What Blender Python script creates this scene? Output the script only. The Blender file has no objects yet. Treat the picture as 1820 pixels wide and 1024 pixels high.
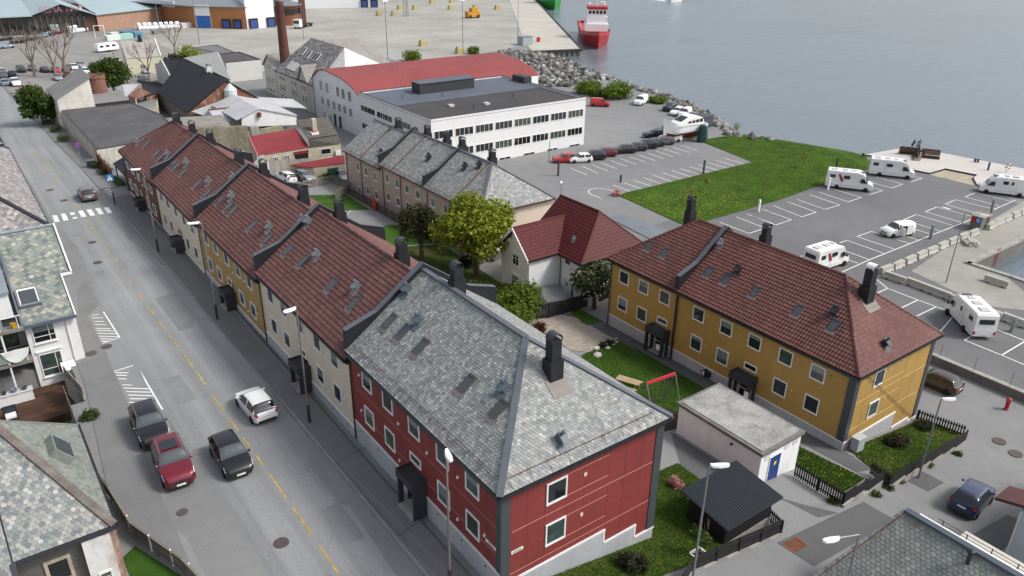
# Harbour-side street seen from the air: terrace, yellow block, quay car park, workshops and shopping hall.
import bpy,bmesh,math,random
import numpy as np
from mathutils import Vector,Matrix
from mathutils.geometry import delaunay_2d_cdt
random.seed(11)
rng=np.random.default_rng(11)
scene=bpy.context.scene
coll=scene.collection
cam_data=bpy.data.cameras.new('camera')
cam=bpy.data.objects.new('camera',cam_data)
coll.objects.link(cam)
CAM=Vector((0.0,0.0,39.0))
_f=Vector((0.535169,0.729993,-0.425094))
_r=Vector((0.809741,-0.586665,0.011965))
_u=Vector((0.240653,0.350619,0.905070))
cam.matrix_world=Matrix(((_r.x,_u.x,-_f.x,CAM.x),(_r.y,_u.y,-_f.y,CAM.y),(_r.z,_u.z,-_f.z,CAM.z),(0,0,0,1)))
cam_data.sensor_width=36.0
cam_data.lens=36.0*1386.73/1820.0
cam_data.clip_start=0.5
cam_data.clip_end=6000.0
scene.camera=cam
SUN_AZ=math.atan2(0.62,-0.60)
SUN_EL=math.radians(47)
world=bpy.data.worlds.new('World')
scene.world=world
world.use_nodes=True
wn=world.node_tree.nodes
wl=world.node_tree.links
wn.clear()
w_out=wn.new('ShaderNodeOutputWorld')
w_bg=wn.new('ShaderNodeBackground')
w_sky=wn.new('ShaderNodeTexSky')
w_sky.sky_type='NISHITA'
w_sky.sun_disc=False
w_sky.sun_elevation=SUN_EL
w_sky.sun_rotation=SUN_AZ
w_sky.air_density=1.0
w_sky.dust_density=3.0
w_sky.ozone_density=1.0
w_hsv=wn.new('ShaderNodeHueSaturation')
w_hsv.inputs['Saturation'].default_value=0.38
w_bg.inputs['Strength'].default_value=0.125
wl.new(w_sky.outputs['Color'],w_hsv.inputs['Color'])
wl.new(w_hsv.outputs['Color'],w_bg.inputs['Color'])
wl.new(w_bg.outputs['Background'],w_out.inputs['Surface'])
sun_data=bpy.data.lights.new('sun','SUN')
sun_data.energy=1.5
sun_data.angle=math.radians(13)
sun_data.color=(1.0,0.96,0.90)
sun=bpy.data.objects.new('sun',sun_data)
coll.objects.link(sun)
_sd=Vector((math.sin(SUN_AZ)*math.cos(SUN_EL),math.cos(SUN_AZ)*math.cos(SUN_EL),math.sin(SUN_EL)))
sun.rotation_euler=_sd.to_track_quat('Z','Y').to_euler()
sun.location=(0,0,120)
vs=scene.view_settings
vs.view_transform='Standard'
vs.look='None'
vs.exposure=0.68
vs.gamma=1.0
vs.use_curve_mapping=False
def lerp_tab(t,v):
 if v<=t[0][0]:return t[0][1]
 for(a,b),(c,d)in zip(t,t[1:]):
  if v<=c:return b+(d-b)*(v-a)/(c-a)
 return t[-1][1]
STREET_Z=((15,8.75),(25,8.6),(39,8.43),(56,8.04),(72,7.85),(88,7.65),(104,7.25),(125,6.7),(160,5.6),(200,4.2),(270,3.0),(330,2.4))
YARD_Z=((12,3.6),(24,3.45),(36,3.25),(45,3.05),(50,3.0),(70,2.5),(95,2.2),(110,2.1),(150,2.3),(200,2.3))
def ground_z(x,y):
 s=lerp_tab(STREET_Z,y);m=min(lerp_tab(YARD_Z,y),s);lo=min(2.0,s)
 if 44.5<y<61.9 and x<(3.1 if y>55 else 2.1):return s-1.95
 return lerp_tab(((17,s),(27,s-.36*(s-m)),(48,m),(60,lo)),x)
def tag(o,label=None,cat=None,group=None,kind=None):
 if label:o['label']=label
 if cat:o['category']=cat
 if group:o['group']=group
 if kind:o['kind']=kind
 return o
def thing(name,label,cat,loc=(0,0,0),rotz=0.0,group=None):
 o=bpy.data.objects.new(name,None)
 o.empty_display_size=0.2
 coll.objects.link(o)
 o.location=loc
 o.rotation_euler=(0,0,rotz)
 return tag(o,label,cat,group)
def rooted(o):
 p=Vector((0,0,0))
 while o is not None:
  p+=Vector(o.location)
  o=o.parent
 return p
class MB:
 """collects polygons, links them as one mesh object"""
 def __init__(self):
  self.v=[]
  self.f=[]
 def add(self,vs,fs):
  n=len(self.v)
  self.v.extend([tuple(p)for p in vs])
  self.f.extend([tuple(i+n for i in q)for q in fs])
  return self
 def poly(self,*pts):
  return self.add(pts,[tuple(range(len(pts)))])
 def box(self,x0,y0,z0,x1,y1,z1):
  if x0>x1:x0,x1=x1,x0
  if y0>y1:y0,y1=y1,y0
  if z0>z1:z0,z1=z1,z0
  return self.add([(x0,y0,z0),(x1,y0,z0),(x1,y1,z0),(x0,y1,z0),(x0,y0,z1),(x1,y0,z1),(x1,y1,z1),(x0,y1,z1)],[(0,3,2,1),(4,5,6,7),(0,1,5,4),(1,2,6,5),(2,3,7,6),(3,0,4,7)])
 def extr(self,pts,d):
  """closed prism: polygon pts (3D, counter-clockwise seen from +d) extruded along d"""
  n=len(pts)
  d=Vector(d)
  a=[Vector(p)for p in pts]
  b=[p+d for p in a]
  fs=[tuple(range(n))[::-1],tuple(range(n,2*n))]
  for i in range(n):
   j=(i+1)%n
   fs.append((i,j,n+j,n+i))
  return self.add(a+b,fs)
 def prism(self,pts,z0,z1):
  return self.extr([(x,y,z0)for x,y in pts],(0,0,z1-z0))
 def tube(self,p0,p1,r,n=6,r1=None,cap=True):
  p0=Vector(p0);p1=Vector(p1)
  if r1 is None:r1=r
  d=(p1-p0)
  if d.length<1e-6:return self
  d.normalize()
  a=d.orthogonal().normalized()
  b=d.cross(a)
  vs=[]
  for p,rr in((p0,r),(p1,r1)):
   for k in range(n):
    t=2*math.pi*k/n
    vs.append(p+a*(rr*math.cos(t))+b*(rr*math.sin(t)))
  fs=[(k,(k+1)%n,n+(k+1)%n,n+k)for k in range(n)]
  if cap:
   fs.append(tuple(range(n))[::-1]);fs.append(tuple(range(n,2*n)))
  return self.add(vs,fs)
 def path(self,pts,r,n=5):
  for a,b in zip(pts,pts[1:]):self.tube(a,b,r,n)
  return self
 def bar(self,p0,p1,w,h,up=(0,0,1)):
  """rectangular bar from p0 to p1, w across, h along up (centred)"""
  p0=Vector(p0);p1=Vector(p1)
  d=(p1-p0).normalized()
  s=d.cross(Vector(up))
  if s.length<1e-5:s=d.orthogonal()
  s.normalize()
  t=s.cross(d).normalized()
  q=[p0+s*(w/2)*i+t*(h/2)*j for i,j in((1,-1),(1,1),(-1,1),(-1,-1))]
  return self.extr(q,p1-p0)
 def lathe(self,c,prof,n=12):
  """profile of (r, z) turned round the vertical through c"""
  cx,cy,cz=c
  m=len(prof)
  vs=[]
  for r,z in prof:
   for k in range(n):
    t=2*math.pi*k/n
    vs.append((cx+r*math.cos(t),cy+r*math.sin(t),cz+z))
  fs=[]
  for i in range(m-1):
   for k in range(n):
    fs.append((i*n+k,i*n+(k+1)%n,(i+1)*n+(k+1)%n,(i+1)*n+k))
  fs.append(tuple(range(n))[::-1]);fs.append(tuple((m-1)*n+k for k in range(n)))
  return self.add(vs,fs)
 def mesh(self,name,mat=None,off=None,smooth=False):
  me=bpy.data.meshes.new(name)
  if off is not None and self.v:
   v=np.array(self.v,dtype=float)-np.array(off)
   me.from_pydata(v.tolist(),[],self.f)
  else:
   me.from_pydata(self.v,[],self.f)
  if mat is not None:me.materials.append(mat)
  if smooth:me.polygons.foreach_set('use_smooth',[True]*len(me.polygons))
  return me
 def build(self,name,mat=None,parent=None,smooth=False,local=False):
  """world coordinates, unless local"""
  off=None
  if parent is not None and not local:off=rooted(parent)
  me=self.mesh(name,mat,off,smooth)
  o=bpy.data.objects.new(name,me)
  coll.objects.link(o)
  if parent is not None:o.parent=parent
  return o
def inst(me,name,parent=None,matrix=None,loc=None):
 o=bpy.data.objects.new(name,me)
 coll.objects.link(o)
 if parent is not None:o.parent=parent
 if matrix is not None:o.matrix_local=matrix
 elif loc is not None:o.location=loc
 return o
def copy_tree(o,parent=None):
 c=o.copy()
 coll.objects.link(c)
 if parent is not None:c.parent=parent
 for ch in list(o.children):copy_tree(ch,c)
 return c
def arr_mesh(name,V,F,mat):
 """mesh from an (n,3) array and a list of faces"""
 me=bpy.data.meshes.new(name)
 me.from_pydata(V.tolist()if hasattr(V,'tolist')else V,[],F)
 if mat:me.materials.append(mat)
 return me
def shade(o,angle=None):
 o.data.polygons.foreach_set('use_smooth',[True]*len(o.data.polygons))
 return o
def S(r,g,b,k=1.0):
 def l(c):
  c/=255.0
  return c/12.92 if c<=0.04045 else((c+0.055)/1.055)**2.4
 return(l(r)*k,l(g)*k,l(b)*k)
_mats={}
class NT:
 def __init__(self,name):
  self.m=bpy.data.materials.new(name)
  self.m.use_nodes=True
  self.n=self.m.node_tree.nodes
  self.l=self.m.node_tree.links
  self.b=self.n['Principled BSDF']
  _mats[name]=self.m
 def node(self,t,**k):
  x=self.n.new(t)
  for a,v in k.items():setattr(x,a,v)
  return x
 def link(self,a,b):self.l.new(a,b)
 def pos(self,scale=(1,1,1),obj=False,rot=0.0):
  if obj:
   src=self.node('ShaderNodeTexCoord').outputs['Object']
  else:
   src=self.node('ShaderNodeNewGeometry').outputs['Position']
  mp=self.node('ShaderNodeMapping')
  mp.inputs['Scale'].default_value=scale
  mp.inputs['Rotation'].default_value=(0,0,rot)
  self.link(src,mp.inputs['Vector'])
  return mp.outputs['Vector']
 def noise(self,vec,scale,detail=4,rough=.6,dist=0):
  x=self.node('ShaderNodeTexNoise')
  x.inputs['Scale'].default_value=scale
  x.inputs['Detail'].default_value=detail
  x.inputs['Roughness'].default_value=rough
  x.inputs['Distortion'].default_value=dist
  self.link(vec,x.inputs['Vector'])
  return x.outputs['Fac']
 def ramp(self,fac,stops,interp='LINEAR'):
  r=self.node('ShaderNodeValToRGB')
  r.color_ramp.interpolation=interp
  e=r.color_ramp.elements
  while len(e)<len(stops):e.new(0.5)
  for i,(p,c)in enumerate(stops):
   e[i].position=p
   e[i].color=(c[0],c[1],c[2],1)if not isinstance(c,(int,float))else(c,c,c,1)
  self.link(fac,r.inputs['Fac'])
  return r.outputs['Color']
 def mix(self,fac,a,b,mode='MIX'):
  x=self.node('ShaderNodeMix',data_type='RGBA',blend_type=mode)
  for sock,v in((x.inputs[0],fac),(x.inputs[6],a),(x.inputs[7],b)):
   if hasattr(v,'is_output'):self.link(v,sock)
   elif isinstance(v,(int,float)):sock.default_value=v
   else:sock.default_value=(v[0],v[1],v[2],1)
  return x.outputs[2]
 def math(self,op,a,b=0.0):
  x=self.node('ShaderNodeMath',operation=op)
  for i,v in enumerate((a,b)):
   if hasattr(v,'is_output'):self.link(v,x.inputs[i])
   else:x.inputs[i].default_value=v
  return x.outputs[0]
 def color(self,c):
  if hasattr(c,'is_output'):self.link(c,self.b.inputs['Base Color'])
  else:self.b.inputs['Base Color'].default_value=(c[0],c[1],c[2],1)
 def set(self,rough=.8,metal=0,spec=.5,coat=0):
  self.b.inputs['Roughness'].default_value=rough
  self.b.inputs['Metallic'].default_value=metal
  self.b.inputs['Specular IOR Level'].default_value=spec
  self.b.inputs['Coat Weight'].default_value=coat
 def bump(self,h,strength=.3,dist=.02):
  x=self.node('ShaderNodeBump')
  x.inputs['Strength'].default_value=strength
  x.inputs['Distance'].default_value=dist
  self.link(h,x.inputs['Height'])
  self.link(x.outputs['Normal'],self.b.inputs['Normal'])
def scale_c(c,k):return tuple(min(1,x*k)for x in c)
def M(name,c,rough=.8,var=.12,scale=.6,fine=9.0,bump=.0,metal=0,spec=.4,dirt=None,dirt_amt=.35,dirt_scale=.35,obj=False):
 """plain weathered surface: two noises over one colour, optional dirt patches"""
 if name in _mats:return _mats[name]
 t=NT(name)
 p=t.pos(obj=obj)
 n1=t.noise(p,scale,5,.62)
 n2=t.noise(p,fine,3,.6)
 a=t.ramp(n1,((.3,scale_c(c,1-var)),(.7,scale_c(c,1+var))))
 f=t.ramp(n2,((.3,1-var*.8),(.7,1+var*.8)))
 col=t.mix(1.0,a,f,'MULTIPLY')
 if dirt is not None:
  d=t.ramp(t.noise(t.pos(scale=(1,1,.35),obj=obj),dirt_scale*3,6,.7),((.5,0),(.72,dirt_amt)))
  col=t.mix(d,col,dirt)
 t.color(col)
 t.set(rough,metal,spec)
 if bump:t.bump(n2,bump)
 return t.m
def flat(name,c,rough=.5,metal=0,spec=.5,coat=0):
 if name in _mats:return _mats[name]
 t=NT(name)
 t.color(c)
 t.set(rough,metal,spec,coat)
 return t.m
def piece_random(t):
 """a number per piece: works on single objects and on joined islands"""
 a=t.node('ShaderNodeObjectInfo').outputs['Random']
 b=t.node('ShaderNodeNewGeometry').outputs['Random Per Island']
 return t.math('FRACT',t.math('ADD',a,b))
def M_piece(name,stops,rough=.75,spots=None,spot_amt=.5,spec=.3,nscale=.5,namt=.12,fine=14):
 """material for slates, tiles, planks, stones: colour drawn per piece"""
 if name in _mats:return _mats[name]
 t=NT(name)
 base=t.ramp(piece_random(t),stops)
 p=t.pos()
 w=t.ramp(t.noise(p,nscale,5),((.3,1-namt),(.7,1+namt)))
 base=t.mix(1.0,base,w,'MULTIPLY')
 f=t.ramp(t.noise(p,fine,4,.7),((.3,.86),(.7,1.12)))
 base=t.mix(1.0,base,f,'MULTIPLY')
 if spots is not None:
  s=t.ramp(t.noise(p,5.5,6,.75),((.57,0),(.68,spot_amt)))
  base=t.mix(s,base,spots)
 t.color(base)
 t.set(rough,0,spec)
 return t.m
def M_road(name,c,streak=.16):
 t=NT(name)
 p=t.pos(scale=(1.1,.012,1))
 s=t.ramp(t.noise(p,1.0,3,.55),((.3,1-streak),(.5,1.0),(.72,1+streak)))
 q=t.pos()
 n1=t.ramp(t.noise(q,.12,5,.6),((.3,.9),(.7,1.1)))
 n2=t.ramp(t.noise(q,9,4,.7),((.3,.86),(.7,1.14)))
 n3=t.ramp(t.noise(q,60,2,.6),((.3,.88),(.7,1.12)))
 col=t.mix(1,t.mix(1,t.mix(1,t.mix(1,c,s,'MULTIPLY'),n1,'MULTIPLY'),n2,'MULTIPLY'),n3,'MULTIPLY')
 v=t.node('ShaderNodeTexVoronoi',feature='DISTANCE_TO_EDGE')
 v.inputs['Scale'].default_value=.16
 dv=t.node('ShaderNodeVectorMath',operation='ADD')
 dn=t.node('ShaderNodeTexNoise');dn.inputs['Scale'].default_value=.6
 t.link(q,dn.inputs['Vector']);t.link(q,dv.inputs[0]);t.link(dn.outputs['Color'],dv.inputs[1])
 t.link(dv.outputs[0],v.inputs['Vector'])
 cr=t.ramp(v.outputs['Distance'],((.0,.82),(.006,1)))
 col=t.mix(1,col,cr,'MULTIPLY')
 t.color(col);t.set(.85,0,.35)
 t.bump(t.noise(q,45,3),.25,.01)
 return t.m
def M_asphalt(name,c,patch=.14,spots=True):
 t=NT(name)
 q=t.pos()
 n0=t.ramp(t.noise(q,.05,5,.65),((.3,1-patch),(.7,1+patch)))
 n1=t.ramp(t.noise(q,.5,6,.65),((.3,.92),(.7,1.08)))
 n2=t.ramp(t.noise(q,14,4,.7),((.3,.84),(.7,1.14)))
 col=t.mix(1,t.mix(1,t.mix(1,c,n0,'MULTIPLY'),n1,'MULTIPLY'),n2,'MULTIPLY')
 if spots:
  d=t.ramp(t.noise(q,.33,7,.7),((.60,0),(.75,.45)))
  col=t.mix(d,col,scale_c(c,.62))
 t.color(col);t.set(.87,0,.3)
 t.bump(t.noise(q,40,3),.25,.01)
 return t.m
def M_grass(name,c,dry=(0.16,0.14,0.035),dry_amt=.5):
 t=NT(name)
 q=t.pos()
 a=t.ramp(t.noise(q,.35,6,.65),((.28,scale_c(c,.62)),(.5,c),(.75,scale_c(c,1.45))))
 f=t.ramp(t.noise(q,11,5,.75),((.25,.45),(.5,1),(.78,1.6)))
 col=t.mix(1,a,f,'MULTIPLY')
 d=t.ramp(t.noise(q,.22,7,.7),((.5,0),(.68,dry_amt)))
 col=t.mix(d,col,dry)
 t.color(col);t.set(.95,0,.15)
 t.bump(t.noise(q,22,4,.7),.8,.06)
 return t.m
ROAD=M_road('road_asphalt',(.245,.255,.26),.16)
LANE=M_asphalt('lane_asphalt',(.24,.245,.248),.08)
LANE2=M_asphalt('patch_asphalt',(.215,.222,.226),.1)
PAVE_R=M_asphalt('pavement_dark',(.165,.168,.17),.12)
PAVE_L=M_asphalt('pavement_grey',(.19,.192,.193),.1)
YARD=M_asphalt('yard_asphalt',(.215,.217,.217),.12)
YARD_D=M_asphalt('yard_asphalt_dark',(.105,.106,.108),.12)
LOT=M_asphalt('lot_asphalt',(.15,.151,.153),.14)
LOT_M=M_asphalt('lot_asphalt_mid',(.20,.20,.202),.12)
APRON=M_asphalt('apron',(.33,.32,.29),.2)
APRON_G=M_asphalt('apron_gravel',(.29,.275,.245),.18)
PIER=M('pier_concrete',(.43,.41,.36),.9,.1,.08,3)
QUAY=M_asphalt('quay_concrete',(.30,.29,.26),.2)
DECK=M('deck_boards',(.50,.47,.44),.85,.08,.2,6)
GRASS=M_grass('lawn_grass',(.040,.092,.012),(.12,.13,.025),.3)
GRASS_Y=M_grass('lawn_grass_dry',(.048,.080,.012),(.17,.145,.04),.6)
GRASS_B=M_grass('lawn_grass_big',(.048,.100,.010),(.13,.15,.015),.25)
SOIL=M('soil',(.035,.025,.018),.95,.3,1.2,12,.5)
GRAVEL=M('gravel_yard',(.21,.20,.185),.95,.22,.8,18,.4)
WHITE=M('road_paint',(.78,.78,.75),.7,.14,1.2,25)
YELLOW=M('road_paint_yellow',(.42,.30,.11),.8,.35,1.4,22)
CONC=M('concrete',(.33,.32,.29),.9,.14,.6,8,.2,dirt=(.10,.10,.08),dirt_amt=.5)
CONC_D=M('concrete_dark',(.17,.165,.15),.9,.2,.5,8,.2,dirt=(.06,.06,.05),dirt_amt=.5)
KERB=M('kerb_stone',(.27,.26,.25),.9,.14,.9,10,.2)
def gz(x,y,off=0.0):return ground_z(x,y)+off
def grid_points(poly,cell):
 xs=[p[0]for p in poly];ys=[p[1]for p in poly]
 x0,x1,y0,y1=min(xs),max(xs),min(ys),max(ys)
 gx=sorted(set([k for k in(2.05,2.15,3.05,3.15,17,27,48,60)if x0<k<x1]+list(np.arange(math.floor(x0/cell)*cell,x1,cell))))
 kn=[k for k,_ in STREET_Z+YARD_Z]+[44.45,44.55,54.95,55.05,61.85,61.95]
 gy=sorted(set([k for k in kn if y0<k<y1]+list(np.arange(math.floor(y0/cell)*cell,y1,cell))))
 return[(x,y)for x in gx for y in gy if x0<x<x1 and y0<y<y1]
def surface_mesh(poly,off,cell=3.0,zf=None):
 zf=zf or gz
 n=len(poly)
 pts=[Vector(p[:2])for p in poly]+[Vector(p)for p in grid_points(poly,cell)]
 area=sum(poly[i][0]*poly[(i+1)%n][1]-poly[(i+1)%n][0]*poly[i][1]for i in range(n))
 face=list(range(n))if area>0 else list(range(n))[::-1]
 r=delaunay_2d_cdt(pts,[],[face],1,1e-5)
 V=[(v.x,v.y,zf(v.x,v.y)+off)for v in r[0]]
 F=[f for f in r[2]]
 return V,F
def surface(name,poly,off,mat,kind='structure',cell=3.0,parent=None,zf=None):
 V,F=surface_mesh(poly,off,cell,zf)
 me=bpy.data.meshes.new(name)
 me.from_pydata(V,[],F)
 me.materials.append(mat)
 me.update()
 if len(me.polygons)and sum(p.normal.z for p in me.polygons)<0:me.flip_normals()
 o=bpy.data.objects.new(name,me)
 coll.objects.link(o)
 if parent is not None:o.parent=parent
 elif kind:o['kind']=kind
 return o
def strip(p,q,w):
 p=Vector(p[:2]);q=Vector(q[:2])
 d=(q-p).normalized();s=Vector((-d.y,d.x))*(w/2)
 return[tuple(p-s),tuple(q-s),tuple(q+s),tuple(p+s)]
SHORE=[(331,447),(170.9,197.2),(154.3,201.7),(153.5,185.3),(148.1,171.2),(143.6,153.5),(141.2,141.5),(139.5,130.2),(136.8,120.7),(132.3,110.1),(127.5,102.9),(123.0,95.5),(127.2,88.9),(129.1,82.8),(130.8,76.9),(131.1,72.7),(143.2,71.6),(144.5,63.4),(145.7,52.6),(146.5,37.6),(96.3,37.6),(96.6,-60)]
LAND=SHORE+[(-160,-60),(-160,700),(470,700)]
surface('ground',LAND,0.0,YARD,cell=6.0)
qw=MB()
for a,b in zip(SHORE,SHORE[1:]):
 qw.poly((a[0],a[1],-1.5),(b[0],b[1],-1.5),(b[0],b[1],2.0),(a[0],a[1],2.0))
qo=qw.build('quay_wall',CONC_D);qo['kind']='structure'
cop=MB()
for a,b in(((145.9,52.6),(146.7,37.8)),((146.5,37.75),(96.1,37.75)),((96.45,37.9),(96.75,-60))):
 cop.bar((a[0],a[1],2.06),(b[0],b[1],2.06),.7,.32)
cop.build('quay_coping',CONC)['kind']='structure'
road=surface('road',[(14.3,-40),(14.3,45),(14.15,71),(13.8,101),(13.7,122),(13.1,146),(12.6,175),(12.0,260),(4.0,260),(5.6,175),(6.6,146),(7.0,116),(7.0,100),(7.0,63.4),(7.25,50),(7.3,-40)],.03,ROAD,cell=4)
surface('parking_lane',[(7.3,-40),(7.25,50),(7.0,63.4),(7.0,71.5),(5.75,69.2),(5.75,62),(5.5,52.4),(5.0,44),(4.7,33.7),(4.4,20),(4.4,-40)],.02,LANE,cell=4)
surface('pavement',[(4.4,-40),(4.4,20),(4.7,33.7),(5.0,44),(5.5,52.4),(5.75,62),(5.75,69.2),(7.0,71.5),(7.0,100),(7.0,116),(4.5,116),(4.5,62),(3.6,61),(3.5,56.9),(2.5,44),(2.5,42),(2.8,38),(4.3,33.8),(2.0,20),(2.0,-40)],.035,PAVE_L,cell=4)
pr_=surface('pavement',[(14.3,-40),(14.3,45),(14.15,71),(13.95,92),(13.85,103.5),(16.9,103.5),(16.9,-40)],.13,PAVE_R,cell=4)
kb=MB()
kp=[(14.3,-40),(14.3,20),(14.3,45),(14.15,71),(13.95,92),(13.85,103.5)]
for a,b in zip(kp,kp[1:]):
 m=8
 for i in range(m):
  p=[a[0]+(b[0]-a[0])*i/m,a[1]+(b[1]-a[1])*i/m];q=[a[0]+(b[0]-a[0])*(i+1)/m,a[1]+(b[1]-a[1])*(i+1)/m]
  kb.bar((p[0],p[1],gz(*p)+.06),(q[0],q[1],gz(*q)+.06),.16,.17)
kb.build('kerb',KERB,pr_)
seam=MB()
for y0,xa in((38.1,14.4),(46.9,14.4),(30.2,14.4),(63.2,14.4),(80.5,14.4)):
 seam.bar((xa,y0-.25,gz(15.5,y0)+.136),(16.6,y0+.2,gz(15.5,y0)+.136),.04,.012)
seam.build('pavement_seam',CONC_D,pr_)
surface('pavement',[(13.85,108.5),(13.7,122),(13.2,143),(12.8,172),(14.6,172),(15.2,143),(15.6,122),(15.9,108.5)],.1,PAVE_L,cell=4)
surface('side_street',[(13.85,103.5),(13.85,108.5),(16.5,109),(30,109.5),(30,105.2),(16.9,105.0)],.025,LANE)
def marks(parent,mat,name,lst,off=.045):
 for p in lst:
  V=[(x,y,gz(x,y)+off)for x,y in p]
  mb=MB();mb.poly(*V)
  o=mb.build(name,mat,parent)
  if o.data.polygons[0].normal.z<0:o.data.flip_normals()
marks(road,WHITE,'crossing_stripe',[[(7.31,100.76),(7.77,100.55),(7.66,97.74),(7.18,97.90)],[(8.21,100.87),(8.66,100.66),(8.58,97.79),(8.06,97.85)],[(9.12,100.71),(9.59,100.57),(9.56,99.44),(9.07,99.47)],[(9.08,98.53),(9.56,98.48),(9.52,97.88),(9.08,97.84)],[(10.03,100.81),(10.53,100.66),(10.46,97.94),(9.95,98.01)],[(10.89,100.71),(11.42,100.53),(11.37,97.77),(10.85,97.86)],[(11.85,100.66),(12.37,100.49),(12.29,97.73),(11.79,97.79)],[(12.74,100.35),(13.24,100.17),(13.18,97.59),(12.70,97.63)]])
marks(road,WHITE,'give_way_stripe',[strip(a,b,.35)for a,b in(((14.42,109.32),(14.97,109.39)),((14.33,108.14),(14.93,108.16)),((14.31,106.93),(14.90,106.95)),((14.34,105.71),(14.82,105.80)))])
dash=[((10.39,72.10),(10.40,69.76)),((10.42,68.62),(10.45,66.16)),((10.45,65.11),(10.52,62.55)),((10.49,61.73),(10.61,58.98)),((10.62,58.08),(10.61,55.31)),((10.66,54.54),(10.64,52.05)),((10.63,50.45),(10.62,47.85)),((10.67,46.87),(10.67,44.99)),((10.68,44.03),(10.69,42.73)),((10.72,41.67),(10.69,40.34)),((10.72,39.29),(10.70,36.51)),((10.71,35.54),(10.73,32.72)),((10.72,31.83),(10.70,29.32)),((10.32,75.89),(10.37,74.26)),((10.42,78.82),(10.37,77.33)),((10.36,82.41),(10.39,80.58)),((10.18,85.94),(10.25,83.78)),((10.26,89.36),(10.21,87.30)),((10.13,96.58),(10.24,91.13)),((10.13,104.10),(10.13,101.93)),((10.21,119.90),(10.23,115.15)),((9.91,128.33),(10.14,122.44)),((9.59,140.68),(9.79,130.86))]
marks(road,YELLOW,'centre_line_dash',[strip(a,b,.13)for a,b in dash])
lane_l=[((5.54,58.12),(7.23,58.25)),((7.23,58.25),(7.27,50.55)),((5.68,57.46),(7.24,56.16)),((5.70,56.81),(7.24,55.56)),((5.72,55.73),(7.22,54.59)),((5.72,55.20),(7.21,53.97)),((5.76,53.99),(7.19,52.81)),((5.76,53.39),(6.75,52.62)),((5.62,52.90),(7.19,51.58)),((5.57,52.45),(7.17,51.20)),((5.65,57.90),(7.11,56.80)),((5.75,54.56),(7.17,53.43)),((6.01,68.01),(6.69,67.46)),((6.01,68.78),(6.79,68.23)),((5.94,67.36),(6.73,66.73)),((5.89,66.51),(6.89,65.75)),((5.90,66.08),(7.17,64.99)),((5.86,65.50),(7.14,64.41)),((5.83,64.86),(7.11,63.83)),((5.82,64.34),(6.62,63.71)),((5.82,63.87),(6.25,63.51)),((5.82,63.41),(7.16,63.62)),((7.03,69.52),(7.16,63.62)),((6.07,69.39),(6.61,69.15))]
marks(road,WHITE,'hatch_line',[strip(a,b,.11)for a,b in lane_l])
def disc(name,c,r,mat,label,group,h=.02):
 mb=MB();mb.lathe((0,0,0),((r,0),(r,h),(r*.86,h),(r*.84,h-.008),(r*.3,h-.008)),18)
 o=mb.build(name,mat)
 o.location=(c[0],c[1],gz(c[0],c[1])+.04)
 return tag(o,label,'manhole cover',group)
IRON=M('cast_iron',(.085,.07,.065),.7,.2,3,30,.3)
for c,r,l in(((9.13,33.18),.42,'round iron manhole cover in the street below the centre line'),((5.96,62.62),.42,'round iron manhole cover between the two hatched bays'),((4.79,62.12),.42,'round iron manhole cover by the white house corner'),((9.39,88.19),.42,'round iron manhole cover in the road below the crossing'),((8.77,81.82),.42,'round iron manhole cover near the green slate roof'),((9.35,106.35),.45,'round iron manhole cover beside the silver car'),((12.63,110.49),.5,'round iron manhole cover ahead of the silver car'),((8.61,112.38),.45,'round iron manhole cover beyond the crossing'),((61.70,18.30),.5,'round iron manhole cover in the lane by the picket fence'),((61.06,16.79),.5,'round iron manhole cover at the right edge lane'),((5.49,38.81),.3,'small round cover in front of the crimson car')):
 disc('manhole_cover',c,r,IRON,l,'manhole covers in the roads')
for pl_ in([(8.3,50.5),(9.6,50.6),(9.5,54.8),(8.2,54.7)],[(11.4,62),(13.2,62.1),(13.1,70),(11.3,69.9)],[(8.0,78),(8.9,78),(8.9,92),(8.0,92)],[(11.9,31),(13.0,31),(13.0,34.5),(11.9,34.4)]):
 surface('asphalt_patch',pl_,.036,LANE2,cell=4,parent=road)
surface('parking_lot',[(62,36),(66,27.5),(69.6,27.8),(69.6,-40),(96.2,-40),(96.1,37.9),(108,37.9),(122,40),(131,52),(131.5,61),(129,71),(74,69),(72,58)],.02,LOT,cell=8)
surface('parking_lot',[(76.32,97.52),(80.46,98.27),(113.88,96.70),(110.78,81.42),(79.11,81.30),(70.57,82.66),(71.44,88.39)],.022,LOT_M,cell=8)
surface('lane',[(60.5,40),(60.5,112),(70,112),(88,92),(80,70),(76,66),(68,50),(66,42)],.012,M_asphalt('lane_grey',(.2,.2,.2),.1),cell=8)
surface('quay',[(88.47,40.50),(102.93,42.45),(130.16,45.11),(120,38.2),(96.4,38.2),(96.0,33),(90,26),(86,31)],.03,QUAY,cell=6)
surface('apron',[(60,212),(108,207),(132,204),(160,214),(171,197.5),(330,446),(300,600),(90,640),(62,300)],.02,APRON,cell=20)
surface('pier',[(154.34,201.70),(170.79,197.31),(330.6,446.8),(318,470),(252.61,350.41),(169.09,225.97)],.12,PIER,cell=20)
surface('gravel_field',[(-6,165),(40,180),(58,205),(70,300),(20,330),(-40,300),(-40,220)],.015,M_asphalt('far_lot',(.25,.24,.225),.15),cell=15)
surface('deck',[(130.80,72.88),(142.81,71.36),(144.12,63.20),(145.6,52.4),(146.3,38.0),(131.5,38.0),(128.5,47),(129.66,52.80),(132.94,54.92),(135.11,55.34),(134.28,60.14),(129.44,60.26),(128.79,63.78),(132.62,68.21)],.22,DECK,cell=6)
surface('sand_bay',[(129.12,60.09),(133.95,59.96),(134.38,55.08),(132.63,54.77),(129.21,52.41)],.04,M('sandy_gravel',(.36,.32,.24),.95,.2,.8,12),cell=6)
dk=MB()
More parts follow.
